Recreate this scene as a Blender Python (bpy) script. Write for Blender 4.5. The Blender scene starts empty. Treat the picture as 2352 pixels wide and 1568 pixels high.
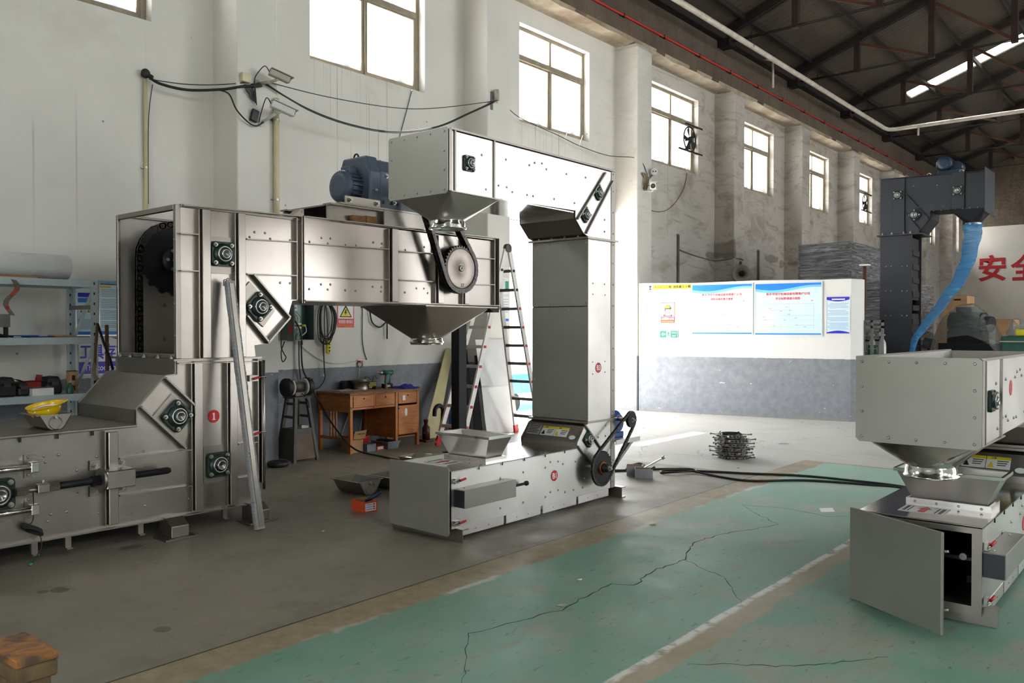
import bpy, bmesh, math, random
from mathutils import Vector, Matrix, Euler
random.seed(7)
PI = math.pi
S = bpy.context.scene
COL = S.collection
# ------------------------------------------------------------------ camera
cam_d = bpy.data.cameras.new('camera'); cam = bpy.data.objects.new('camera', cam_d); COL.objects.link(cam)
cam.location = (0, 0, 1.6)
cam.rotation_euler = Euler((PI/2 - math.radians(.836), 0, math.radians(39.94)), 'XYZ')
cam_d.sensor_width = 36; cam_d.lens = 1923/2352*36; cam_d.clip_end = 300
S.camera = cam
# ------------------------------------------------------------------ sky, sun, exposure
W = bpy.data.worlds.new('sky'); S.world = W; W.use_nodes = True
wb = W.node_tree.nodes['Background']; wb.inputs[0].default_value = (.93, .965, 1, 1); wb.inputs[1].default_value = 13.
W.cycles.sampling_method = 'AUTOMATIC'
sl = bpy.data.lights.new('sun', 'SUN'); sl.energy = 34; sl.angle = .012; sl.color = (1, .97, .92)
sun = bpy.data.objects.new('sun', sl); COL.objects.link(sun); sun.location = (-30, 20, 40)
sun.rotation_euler = Vector((3.17, -1.3, -5.5)).to_track_quat('-Z', 'Y').to_euler()
def portal(loc, rx, ry, nrm):
    l = bpy.data.lights.new('portal', 'AREA'); l.shape = 'RECTANGLE'; l.size = rx; l.size_y = ry
    l.cycles.is_portal = True
    o = bpy.data.objects.new('portal', l); COL.objects.link(o); o.location = loc
    o.rotation_euler = Vector(nrm).to_track_quat('-Z', 'Z' if abs(nrm[2]) < .8 else 'Y').to_euler()
S.view_settings.view_transform = 'Standard'; S.view_settings.look = 'None'
S.view_settings.gamma = 1; S.view_settings.use_curve_mapping = False
S.view_settings.exposure = -0.1
S.cycles.use_denoising = True; S.cycles.use_adaptive_sampling = True; S.cycles.adaptive_threshold = .12; S.cycles.adaptive_min_samples = 16; S.cycles.use_light_tree = False
S.cycles.max_bounces = 6; S.cycles.diffuse_bounces = 4; S.cycles.glossy_bounces = 3; S.cycles.transparent_max_bounces = 12; S.cycles.transmission_bounces = 6
S.cycles.sample_clamp_indirect = 6; S.cycles.caustics_reflective = False; S.cycles.caustics_refractive = False
# ------------------------------------------------------------------ node helper
class NG:
    def __init__(s, name, rough=.5, metal=0., col=(.5, .5, .5)):
        s.m = bpy.data.materials.new(name); s.m.use_nodes = True; s.t = s.m.node_tree
        s.b = s.t.nodes['Principled BSDF']; s.set('Roughness', rough); s.set('Metallic', metal); s.set('Base Color', (*col[:3], 1))
    def set(s, k, v):
        i = s.b.inputs[k]
        if hasattr(v, 'is_output'): s.t.links.new(v, i)
        else: i.default_value = v
    def n(s, t, outp=0, props=None, **kw):
        nd = s.t.nodes.new('ShaderNode' + t)
        for k, v in (props or {}).items(): setattr(nd, k, v)
        for k, v in kw.items():
            i = nd.inputs[int(k[1:])] if k[0] == 'i' and k[1:].isdigit() else nd.inputs[k]
            if hasattr(v, 'is_output'): s.t.links.new(v, i)
            else: i.default_value = v
        return nd.outputs[outp]
    def pos(s): return s.n('NewGeometry')
    def obj(s): return s.n('TexCoord', 3)
    def xyz(s, v):
        nd = s.t.nodes.new('ShaderNodeSeparateXYZ'); s.t.links.new(v, nd.inputs[0]); return nd.outputs
    def map(s, v, sc=(1, 1, 1), loc=(0, 0, 0), rot=(0, 0, 0)): return s.n('Mapping', Vector=v, Scale=sc, Location=loc, Rotation=rot)
    def noise(s, v, scale=5, detail=4, rough=.55, dist=0.): return s.n('TexNoise', Vector=v, Scale=scale, Detail=min(detail, 3.5), Roughness=rough, Distortion=dist)
    def vor(s, v, scale=5, feat='F1', outp=0): return s.n('TexVoronoi', outp, {'feature': feat}, Vector=v, Scale=scale)
    def ma(s, op, a, b=0., c=None):
        kw = dict(i0=a, i1=b)
        if c is not None: kw['i2'] = c
        return s.n('Math', 0, {'operation': op, 'use_clamp': False}, **kw)
    def ramp(s, f, p0, p1, a=0., b=1.): return s.n('MapRange', 0, {'clamp': True}, i0=f, i1=p0, i2=p1, i3=a, i4=b)
    def mix(s, f, a, b, mode='MIX'):
        nd = s.t.nodes.new('ShaderNodeMix'); nd.data_type = 'RGBA'; nd.blend_type = mode
        for i, v in ((0, f), (6, a), (7, b)):
            if hasattr(v, 'is_output'): s.t.links.new(v, nd.inputs[i])
            else: nd.inputs[i].default_value = (*v[:3], 1) if i and hasattr(v, '__len__') else v
        return nd.outputs[2]
    def bump(s, h, st=.2, d=.02):
        s.set('Normal', s.n('Bump', Strength=st, Distance=d, Height=h))
def lin(r, g, b):
    f = lambda c: (c/255/12.92 if c <= 10 else ((c/255+.055)/1.055)**2.4)
    return (f(r), f(g), f(b))
def mat(name, rgb, rough=.5, metal=0., var=.12, vs=6., bump=0., rvar=.0, coat=0., **kw):
    """plain procedural material: base colour with noise variation"""
    g = NG(name, rough, metal); c = lin(*rgb); v = g.obj()
    nz = g.noise(v, vs, 5)
    g.set('Base Color', g.mix(g.ramp(nz, .3, .7), [x*(1-var) for x in c], [min(1, x*(1+var)) for x in c]))
    if rvar: g.set('Roughness', g.ramp(g.noise(v, vs*.7, 3), .3, .7, max(0, rough-rvar), rough+rvar))
    if bump: g.bump(g.noise(v, vs*6, 4), bump, .01)
    if coat: g.set('Coat Weight', coat)
    for k, x in kw.items(): g.set(k.replace('_', ' '), x)
    return g.m
# ------------------------------------------------------------------ mesh helper
class MB:
    def __init__(s): s.v = []; s.f = []; s.sm = []
    def add(s, vs, fs, smooth=False):
        o = len(s.v); s.v += [Vector(p) for p in vs]
        for f in fs: s.f.append([o+i for i in f]); s.sm.append(smooth)
        return s
    def box(s, x0, x1, y0, y1, z0, z1):
        a = [(x, y, z) for z in (z0, z1) for y in (y0, y1) for x in (x0, x1)]
        return s.add(a, [(0, 2, 3, 1), (4, 5, 7, 6), (0, 1, 5, 4), (2, 6, 7, 3), (0, 4, 6, 2), (1, 3, 7, 5)])
    def cbox(s, c, d, R=None):
        R = R or Matrix.Identity(3); c = Vector(c); h = [x/2 for x in d]
        a = [c + R @ Vector((x*h[0], y*h[1], z*h[2])) for z in (-1, 1) for y in (-1, 1) for x in (-1, 1)]
        return s.add(a, [(0, 2, 3, 1), (4, 5, 7, 6), (0, 1, 5, 4), (2, 6, 7, 3), (0, 4, 6, 2), (1, 3, 7, 5)])
    def prism(s, pts, ax, a, b):
        """2-D polygon extruded along axis ax ('x': pts are (y,z), 'y': (x,z), 'z': (x,y)) from a to b"""
        k = {'x': lambda p, t: (t, p[0], p[1]), 'y': lambda p, t: (p[0], t, p[1]), 'z': lambda p, t: (p[0], p[1], t)}[ax]
        n = len(pts); vs = [k(p, a) for p in pts] + [k(p, b) for p in pts]
        fs = [tuple(range(n))[::-1], tuple(range(n, 2*n))] + [(i, (i+1) % n, n+(i+1) % n, n+i) for i in range(n)]
        return s.add(vs, fs)
    def beam(s, p, q, w, h, up=(0, 0, 1)):
        """rectangular bar from p to q; w across, h along up"""
        p = Vector(p); q = Vector(q); d = (q-p); L = d.length; d.normalize(); u = Vector(up)
        x = d.cross(u)
        if x.length < 1e-4: x = d.cross(Vector((1, 0, 0)))
        x.normalize(); z = x.cross(d)
        R = Matrix((x, d, z)).transposed()
        return s.cbox((p+q)/2, (w, L, h), R)
    def cyl(s, p, q, r, r2=None, n=16, cap=True, smooth=True):
        p = Vector(p); q = Vector(q); r2 = r if r2 is None else r2
        d = (q-p).normalized(); x = d.orthogonal().normalized(); y = d.cross(x)
        vs = []
        for c, rr in ((p, r), (q, r2)):
            for i in range(n):
                a = 2*PI*i/n + PI/n; vs.append(c + (x*math.cos(a)+y*math.sin(a))*rr)
        s.add(vs, [(i, (i+1) % n, n+(i+1) % n, n+i) for i in range(n)], smooth)
        if cap:
            o = len(s.v)-2*n; s.f += [[o+i for i in range(n)][::-1], [o+n+i for i in range(n)]]; s.sm += [False, False]
        return s
    def lathe(s, prof, o=(0, 0, 0), ax=(0, 0, 1), n=24, smooth=True, caps=True, a0=0., a1=2*PI):
        o = Vector(o); d = Vector(ax).normalized(); x = d.orthogonal().normalized(); y = d.cross(x)
        full = abs(a1-a0-2*PI) < 1e-6; m = n if full else n+1; vs = []
        for r, h in prof:
            for i in range(m):
                a = a0+(a1-a0)*i/n; vs.append(o + d*h + (x*math.cos(a)+y*math.sin(a))*r)
        fs = []
        for k in range(len(prof)-1):
            for i in range(n):
                j = (i+1) % m; fs.append((k*m+i, k*m+j, (k+1)*m+j, (k+1)*m+i))
        s.add(vs, fs, smooth)
        if caps and full:
            b = len(s.v)-len(vs)
            if prof[0][0] > 1e-6: s.f.append([b+i for i in range(m)][::-1]); s.sm.append(False)
            if prof[-1][0] > 1e-6: s.f.append([b+(len(prof)-1)*m+i for i in range(m)]); s.sm.append(False)
        return s
    def tube(s, pts, r, n=8, closed=False, cap=True):
        pts = [Vector(p) for p in pts]; N = len(pts); vs = []; prev = None
        for i, p in enumerate(pts):
            a = pts[(i-1) % N] if (i or closed) else p; b = pts[(i+1) % N] if (i < N-1 or closed) else p
            d = (b-a).normalized() if (b-a).length > 1e-9 else Vector((0, 0, 1))
            if prev is None: x = d.orthogonal().normalized()
            else:
                x = prev - d*prev.dot(d); x = x.normalized() if x.length > 1e-6 else d.orthogonal().normalized()
            prev = x; y = d.cross(x); rr = r[i] if hasattr(r, '__len__') else r
            vs += [p + (x*math.cos(2*PI*k/n)+y*math.sin(2*PI*k/n))*rr for k in range(n)]
        M = N if closed else N-1
        fs = [(i*n+k, i*n+(k+1) % n, ((i+1) % N)*n+(k+1) % n, ((i+1) % N)*n+k) for i in range(M) for k in range(n)]
        s.add(vs, fs, True)
        if cap and not closed:
            o = len(s.v)-len(vs); s.f += [[o+k for k in range(n)][::-1], [o+(N-1)*n+k for k in range(n)]]; s.sm += [False, False]
        return s
    def sheet(s, pts, t, nrm=None):
        """planar polygon (3-D points) given thickness t along its normal (or nrm)"""
        pts = [Vector(p) for p in pts]
        if nrm is None: nrm = (pts[1]-pts[0]).cross(pts[2]-pts[0])
        nrm = Vector(nrm).normalized()*t; n = len(pts)
        return s.add(pts + [p+nrm for p in pts], [tuple(range(n))[::-1], tuple(range(n, 2*n))] + [(i, (i+1) % n, n+(i+1) % n, n+i) for i in range(n)])
    def sphere(s, c, r, n=16, m=8, sc=(1, 1, 1), R=None):
        c = Vector(c); R = R or Matrix.Identity(3); vs = [c + R @ Vector((0, 0, r*sc[2]))]
        for j in range(1, m):
            for i in range(n):
                a = PI*j/m; b = 2*PI*i/n
                vs.append(c + R @ Vector((r*sc[0]*math.sin(a)*math.cos(b), r*sc[1]*math.sin(a)*math.sin(b), r*sc[2]*math.cos(a))))
        vs.append(c - R @ Vector((0, 0, r*sc[2]))); L = len(vs)-1
        fs = [(0, 1+i, 1+(i+1) % n) for i in range(n)] + [(L, L-n+(i+1) % n, L-n+i) for i in range(n)]
        fs += [(1+j*n+i, 1+(j+1)*n+i, 1+(j+1)*n+(i+1) % n, 1+j*n+(i+1) % n) for j in range(m-2) for i in range(n)]
        return s.add(vs, fs, True)
    def mesh(s, name, m, center=None):
        me = bpy.data.meshes.new(name); c = Vector(center or (0, 0, 0))
        me.from_pydata([p-c for p in s.v], [], s.f)
        me.polygons.foreach_set('use_smooth', s.sm)
        me.materials.append(m); me.validate()
        b = bmesh.new(); b.from_mesh(me); bmesh.ops.recalc_face_normals(b, faces=b.faces); b.to_mesh(me); b.free()
        return me
    def build(s, name, m, parent=None, bevel=0., center=None, segs=1):
        lo = [min(p[i] for p in s.v) for i in range(3)]; hi = [max(p[i] for p in s.v) for i in range(3)]
        c = Vector(center) if center else Vector([(a+b)/2 for a, b in zip(lo, hi)])
        o = bpy.data.objects.new(name, s.mesh(name, m, c)); COL.objects.link(o); o.location = c
        if bevel:
            md = o.modifiers.new('edge', 'BEVEL'); md.width = bevel; md.segments = segs; md.limit_method = 'ANGLE'; md.angle_limit = .6
        if parent: adopt(o, parent)
        return o
MW = {}
def wm(o):
    if o.name in MW: return MW[o.name]
    b = Matrix.LocRotScale(o.location, o.rotation_euler, o.scale)
    m = wm(o.parent) @ o.matrix_parent_inverse @ b if o.parent else b
    return m
def adopt(o, parent):
    o.parent = parent; o.matrix_parent_inverse = wm(parent).inverted()
def tag(o, label, cat, group=None, kind=None):
    o['label'] = label; o['category'] = cat
    if group: o['group'] = group
    if kind: o['kind'] = kind
    return o
def thing(name, label, cat, loc=(0, 0, 0), rz=0., group=None):
    o = bpy.data.objects.new(name, None); COL.objects.link(o); o.location = loc; o.rotation_euler = (0, 0, rz); o.empty_display_size = .1
    return tag(o, label, cat, group)
def struct(o, label=None):
    o['kind'] = 'structure'
    if label: o['label'] = label
    return o
def inst(name, me, loc, rot=None, parent=None, scale=None):
    """an object that shares mesh data; rot = 3x3 matrix or euler tuple"""
    o = bpy.data.objects.new(name, me); COL.objects.link(o); o.location = loc
    if rot is not None: o.rotation_euler = rot.to_euler() if hasattr(rot, 'to_euler') else rot
    if scale: o.scale = scale
    if parent: adopt(o, parent)
    return o
def copy_tree(o, parent=None):
    c = o.copy(); COL.objects.link(c)
    if parent: c.parent = parent
    for ch in list(o.children): copy_tree(ch, c)
    return c
def rotx(d):
    """rotation that turns local +Z to direction d"""
    return Vector(d).to_track_quat('Z', 'Y').to_matrix()
def arc(c, r, a0, a1, n, u=(1, 0, 0), v=(0, 0, 1)):
    c = Vector(c); u = Vector(u); v = Vector(v)
    return [c + u*r*math.cos(a0+(a1-a0)*i/n) + v*r*math.sin(a0+(a1-a0)*i/n) for i in range(n+1)]
def smooth_path(pts, k=6, closed=False):
    """Catmull-Rom through pts"""
    P = [Vector(p) for p in pts]; N = len(P); out = []
    for i in range(N if closed else N-1):
        g = lambda j: P[j % N] if closed else P[max(0, min(N-1, j))]
        a, b, c, d = g(i-1), g(i), g(i+1), g(i+2)
        for j in range(k):
            t = j/k; out.append(.5*((2*b)+(c-a)*t+(2*a-5*b+4*c-d)*t*t+(3*b-a-3*c+d)*t**3))
    if not closed: out.append(P[-1])
    return out
_tc = {}
def text_mesh(s, m, w=None, h=None, bold=0.):
    """text as a flat mesh in local XY centred on the origin, fitted to width w / height h"""
    c = bpy.data.curves.new('lettering', 'FONT'); c.body = s; c.size = 1; c.offset = bold; c.resolution_u = 3
    c.extrude = .004
    o = bpy.data.objects.new('lettering', c); COL.objects.link(o); bpy.context.view_layer.update()
    me = bpy.data.meshes.new_from_object(o.evaluated_get(bpy.context.evaluated_depsgraph_get()))
    bpy.data.objects.remove(o); bpy.data.curves.remove(c)
    xs = [v.co.x for v in me.vertices]; ys = [v.co.y for v in me.vertices]
    if not xs: return me
    cx, cy = (min(xs)+max(xs))/2, (min(ys)+max(ys))/2; dx, dy = max(xs)-min(xs), max(ys)-min(ys)
    sx = w/dx if w else h/dy; sy = h/dy if h else sx
    for v in me.vertices: v.co = ((v.co.x-cx)*sx, (v.co.y-cy)*sy, v.co.z*.2)
    me.materials.clear(); me.materials.append(m); me.name = 'lettering'
    return me
def frame_rot(n, up=(0, 0, 1)):
    """local X right, Y up, Z = outward normal n"""
    z = Vector(n).normalized(); u = Vector(up); x = u.cross(z).normalized(); y = z.cross(x)
    return Matrix((x, y, z)).transposed()
def letter(s, m, loc, n, parent, w=None, h=None, bold=0., up=(0, 0, 1), name='lettering'):
    return inst(name, text_mesh(s, m, w, h, bold), loc, frame_rot(n, up), parent)
# ================================================================== structure: materials
PIL = [-3.35, 1.15, 5.40, 9.75, 14.16, 18.49, 22.73, 27.03, 31.35, 35.68, 40.0]
XW, XP = -9.17, -8.66            # wall face, pillar face
Y0, Y1 = -9.0, 44.0
WZ0, WZ1 = 5.2, 6.87
def plaster(name, white, dirty_from=13., wain=True, drips=True):
    g = NG(name, .9); p = g.pos(); x, y, z = g.xyz(p)
    big = g.noise(p, .9, 5, .6); fine = g.noise(p, 9, 6, .65)
    c = g.mix(g.ramp(big, .35, .7), lin(*white), [v*.9 for v in lin(*white)])
    # grime that grows along the hall, blotchy and sideways-streaked
    d = g.ramp(y, dirty_from, dirty_from+5, 0., 1.)
    bl = g.noise(g.map(p, (1, .8, 1.6)), 1.1, 8, .68, .8)
    st = g.noise(g.map(p, (1, .5, 3.2)), 1.7, 7, .7, 1.2)
    gr = g.ma('MULTIPLY', d, g.ma('MAXIMUM', g.ramp(bl, .5, .68), g.ramp(st, .54, .7)))
    c = g.mix(g.ma('MULTIPLY', gr, .7), c, lin(112, 98, 84))
    c = g.mix(g.ma('MULTIPLY', d, .6), c, lin(134, 123, 112))
    if drips:
        ym = g.ma('MODULO', g.ma('ADD', y, 43.3-5.40), 4.33)        # distance past the nearer pillar edge
        inw = g.ma('MULTIPLY', g.ramp(ym, 1.3, 1.45), g.ramp(ym, 3.6, 3.4))
        s1 = g.noise(g.map(p, (1, 26, .02)), 1, 2, .5); s2 = g.noise(g.map(p, (1, 3.1, .5)), 1, 2, .5)
        ln = g.ma('MULTIPLY', g.ramp(s1, .61, .66), g.ramp(s2, .47, .56))
        zf = g.ma('MULTIPLY', g.ramp(z, 2.3, 4.9), g.ramp(z, 5.24, 5.18))
        c = g.mix(g.ma('MULTIPLY', g.ma('MULTIPLY', ln, inw), g.ma('MULTIPLY', zf, .62)), c, lin(120, 100, 88))
        ot = g.ma('MULTIPLY', g.ramp(g.noise(g.map(p, (1, 2, 2)), 1, 4), .5, .66), g.ma('MULTIPLY', inw, g.ma('MULTIPLY', g.ramp(z, 4.2, 5.1), g.ramp(z, 5.24, 5.18))))
        c = g.mix(g.ma('MULTIPLY', ot, .3), c, lin(176, 156, 118))
    if drips:
        nzp = g.ma('MULTIPLY', g.ma('SUBTRACT', g.noise(p, 3.2, 5, .7), .5), 2.6)
        for cy, cz, ry, rz in ((18.3, 3.35, .3, .1), (18.52, 3.5, .06, .25), (21.9, 3.5, .5, .12), (22.56, 3.4, .2, .13), (23.3, 3.45, .16, .16)):
            e = g.ma('ADD', g.ma('POWER', g.ma('DIVIDE', g.ma('SUBTRACT', y, cy), ry), 2.), g.ma('POWER', g.ma('DIVIDE', g.ma('SUBTRACT', z, cz), rz), 2.))
            c = g.mix(g.ma('MULTIPLY', g.ramp(g.ma('ADD', e, nzp), 1., .7), .6), c, lin(112, 100, 87))
    pk = g.ramp(g.vor(p, 2.3), .035, .02)
    c = g.mix(g.ma('MULTIPLY', pk, .7), c, lin(92, 84, 76))
    if wain:
        e = g.ma('ADD', z, g.ma('MULTIPLY', g.ma('SUBTRACT', g.noise(p, 14, 4), .5), .02))
        chips = g.ramp(g.noise(g.map(p, (1.4, 1.4, 3)), 3.5, 6, .75), .69, .705)
        gray = g.mix(g.ramp(fine, .35, .7), lin(124, 127, 134), lin(140, 143, 149))
        gray = g.mix(chips, gray, lin(214, 212, 208))
        low = g.ramp(g.ma('ADD', z, g.ma('MULTIPLY', big, .3)), .22, .14)
        gray = g.mix(g.ma('MULTIPLY', low, .5), gray, lin(150, 140, 126))
        c = g.mix(g.ramp(e, 1.082, 1.078), c, gray)
    g.set('Base Color', c); g.bump(g.noise(p, 7, 2), .2, .02)
    return g.m
M_WALL = plaster('plaster', (226, 223, 216))
M_PART = plaster('plaster_partition', (232, 230, 226), 60., True, False)
M_BACKW = plaster('plaster_back', (214, 208, 196), 60., False, False)
def mk_plain_wall():
    g = NG('plain_plaster', .9); x, y, z = g.xyz(g.pos()); g.set('Base Color', g.mix(g.ramp(z, 1.085, 1.08), lin(220, 217, 210), lin(130, 134, 141))); return g.m
M_PLAINW = mk_plain_wall()
def mk_floor():
    g = NG('shop_floor', .55); p = g.pos(); x, y, z = g.xyz(p)
    big = g.noise(p, .55, 5, .6); fine = g.noise(p, 11, 7, .7); mid = g.noise(p, 2.2, 6, .62)
    wob = g.ma('MULTIPLY', g.ma('SUBTRACT', g.noise(p, 2.4, 5, .7), .5), .16)
    brown = g.mix(g.ramp(big, .35, .68), lin(131, 124, 110), lin(146, 138, 123))
    brown = g.mix(g.ma('MULTIPLY', g.ramp(mid, .54, .7), .4), brown, lin(108, 101, 89))
    brown = g.mix(g.ma('MULTIPLY', g.ramp(g.noise(g.map(p, (3, 9, 3), rot=(0, 0, .4)), 1.4, 6, .7), .6, .7), .35), brown, lin(96, 90, 80))
    light = g.mix(g.ramp(mid, .35, .7), lin(176, 172, 165), lin(192, 188, 181))
    light = g.mix(g.ma('MULTIPLY', g.ramp(fine, .55, .7), .35), light, lin(160, 152, 140))
    tan = g.mix(g.ramp(fine, .4, .65), lin(146, 132, 103), lin(162, 148, 120))
    green = g.mix(g.ramp(mid, .33, .66), lin(104, 148, 127), lin(128, 162, 144))
    worn = g.ramp(g.noise(g.map(p, (1, .8, 1)), 1.05, 7, .66), .5, .6)
    green = g.mix(g.ma('MULTIPLY', worn, .8), green, lin(154, 152, 138))
    sp = g.ramp(g.noise(g.map(p, (26, 9, 9), rot=(0, 0, .55)), 1, 4, .65), .62, .68)
    green = g.mix(g.ma('MULTIPLY', sp, .55), green, lin(84, 92, 80))
    sc = g.ramp(g.noise(g.map(p, (5, 1.6, 5), rot=(0, 0, -.5)), 1.3, 7, .72), .56, .66)
    green = g.mix(g.ma('MULTIPLY', sc, .5), green, lin(136, 134, 118))
    fade = g.ramp(y, 5.5, 9.2)                                             # green gets paler towards the door end
    green = g.mix(g.ma('MULTIPLY', fade, .55), green, lin(168, 198, 184))
    # zones
    xw = g.ma('ADD', x, wob)
    c = g.mix(g.ramp(g.ma('ADD', y, g.ma('MULTIPLY', wob, .5)), 8.72, 8.82), brown, light)
    c = g.mix(g.ramp(x, -3.83, -3.82), c, tan)
    grn = g.ma('MULTIPLY', g.ramp(xw, -3.55, -3.53), g.ramp(g.ma('ADD', y, wob), 10.1, 10.06))
    c = g.mix(grn, c, green)
    edge = g.ma('MULTIPLY', g.ma('MULTIPLY', g.ramp(xw, -3.58, -3.55), g.ramp(xw, -3.5, -3.535)), g.ramp(g.noise(p, 1.6, 4), .53, .6))
    c = g.mix(g.ma('MULTIPLY', edge, .8), c, lin(206, 204, 196))
    st = g.ma('MULTIPLY', g.ma('MULTIPLY', g.ramp(x, -2.1, -2.085), g.ramp(xw, -1.93, -1.95)), g.ramp(y, 7.5, 7.0))
    c = g.mix(st, c, g.mix(.5, tan, lin(168, 158, 136)))
    wl = g.ma('MULTIPLY', g.ma('MULTIPLY', g.ramp(g.ma('ADD', x, g.ma('MULTIPLY', wob, .25)), -2.112, -2.1), g.ramp(g.ma('ADD', x, g.ma('MULTIPLY', wob, .6)), -2.05, -2.075)), g.ma('MULTIPLY', g.ramp(g.noise(p, 5.2, 4, .7), .38, .5), g.ramp(y, 7.2, 6.6)))
    c = g.mix(g.ma('MULTIPLY', wl, .9), c, lin(224, 223, 216))
    c = g.mix(g.ramp(y, 10.1, 10.2), c, light)
    # the joint
    jt = g.ma('MULTIPLY', g.ramp(g.ma('ABSOLUTE', g.ma('ADD', x, 3.825)), .009, .006), g.ramp(y, 9., 8.9))
    c = g.mix(g.ma('MULTIPLY', jt, .9), c, lin(38, 36, 33))
    # oil spots, scuffs
    oil = g.ma('MULTIPLY', g.ramp(g.vor(g.map(p, (1.1, .75, 1), (.3, .1, 0)), .9), .085, .06), g.ramp(x, -3.8, -3.9))
    c = g.mix(g.ma('MULTIPLY', oil, .55), c, lin(58, 56, 50))
    nzs = g.ma('MULTIPLY', g.ma('SUBTRACT', g.noise(p, 11, 4), .5), 2.2)
    for cx, cy, rx, ry in ((-6.08, 2.9, .06, .09), (-4.28, 2.21, .05, .045), (-5.42, 2.14, .07, .05), (-5.46, 2.06, .035, .03)):
        e = g.ma('ADD', g.ma('POWER', g.ma('DIVIDE', g.ma('SUBTRACT', x, cx), rx), 2.), g.ma('POWER', g.ma('DIVIDE', g.ma('SUBTRACT', y, cy), ry), 2.))
        c = g.mix(g.ma('MULTIPLY', g.ramp(g.ma('ADD', e, nzs), 1., .8), .6), c, lin(62, 59, 52))
    spk = g.ramp(g.vor(p, 5.5), .028, .018)
    c = g.mix(g.ma('MULTIPLY', spk, .7), c, lin(70, 66, 60))
    spw = g.ramp(g.vor(g.map(p, loc=(4.3, 1.7, 0)), 4.1), .022, .014)
    c = g.mix(g.ma('MULTIPLY', spw, .7), c, lin(215, 212, 204))
    # hairline cracks
    dx = g.n('VectorMath', 0, {'operation': 'ADD'}, i0=p, i1=g.n('VectorMath', 0, {'operation': 'SCALE'}, i0=g.n('TexNoise', 1, Vector=p, Scale=1.4, Detail=3.), Scale=.9))
    cr = g.ramp(g.vor(dx, .33, 'DISTANCE_TO_EDGE'), .0022, .0008)
    crm = g.ma('MULTIPLY', cr, g.ramp(y, 8.8, 9.2))
    c = g.mix(g.ma('MULTIPLY', crm, .75), c, lin(62, 66, 58))
    g.set('Base Color', c)
    g.set('Roughness', g.ramp(mid, .3, .7, .38, .62)); g.set('Specular IOR Level', .42)
    g.bump(g.noise(p, 11, 2), .06, .02)
    return g.m
M_FLOOR = mk_floor()
def mk_concrete(name, a, b, rough=.9):
    g = NG(name, rough); p = g.pos()
    n1 = g.noise(p, 1.3, 6, .65); n2 = g.noise(g.map(p, (3, 3, .6)), 2.4, 6, .7)
    c = g.mix(g.ramp(n1, .35, .7), lin(*a), lin(*b)); c = g.mix(g.ma('MULTIPLY', g.ramp(n2, .5, .7), .5), c, [v*.55 for v in lin(*a)])
    g.set('Base Color', c); g.bump(g.noise(p, 8, 3, .7), .5, .04); return g.m
M_BEAM = mk_concrete('sooty_concrete', (80, 68, 58), (104, 90, 77))
M_SPALL = mk_concrete('spalled_concrete', (176, 164, 146), (132, 114, 95))
M_UPW = mk_concrete('sooty_upper_wall', (84, 74, 65), (100, 88, 77))
M_APRON = mk_concrete('outdoor_concrete', (226, 222, 214), (232, 228, 220))
M_FRAME = mat('aged_aluminium_frame', (142, 130, 112), .6, .0, .22, 5, .15)
M_RUST = mat('rusty_red_steel', (46, 31, 27), .8, .2, .35, 5, .2)
M_ORANGE = mat('red_oxide_steel', (78, 45, 32), .75, .2, .3, 4, .2)
M_TRUSS = mat('dark_truss_steel', (38, 32, 30), .75, .3, .3, 5, .1)
M_REDPIPE = mat('red_painted_pipe', (178, 44, 30), .45, 0, .2, 3)
M_WPIPE = mat('dusty_white_pipe', (198, 190, 178), .6, 0, .2, 4)
M_BLACK = mat('black_rubber', (26, 26, 27), .55, 0, .2, 12)
M_DKGREY = mat('dark_grey_plastic', (52, 54, 57), .5, 0, .12, 8)
M_WHITE = mat('white_enamel', (224, 224, 220), .4, 0, .05, 6)
M_CREAM = mat('cream_plastic_pipe', (206, 196, 160), .45, 0, .1, 5)
M_RED = mat('red_plastic', (196, 36, 34), .4, 0, .1, 8)
M_BLUE = mat('blue_paint', (30, 74, 148), .4, 0, .15, 7)
M_BLUE2 = mat('blue_cloth', (38, 44, 150), .85, 0, .3, 14)
M_WHITECABLE = mat('white_cable', (208, 206, 200), .5, 0, .05, 8)
def mk_roof():
    g = NG('roof_sheet', .8); p = g.pos(); x, y, z = g.xyz(p)
    c = g.mix(g.ramp(g.noise(p, 1.2, 5), .3, .7), lin(60, 53, 44), lin(72, 64, 53)); g.set('Base Color', c)
    w = g.n('Math', 0, {'operation': 'PINGPONG'}, i0=y, i1=.11); g.bump(g.ramp(w, .02, .05), .5, .03); return g.m
M_ROOF = mk_roof()
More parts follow.
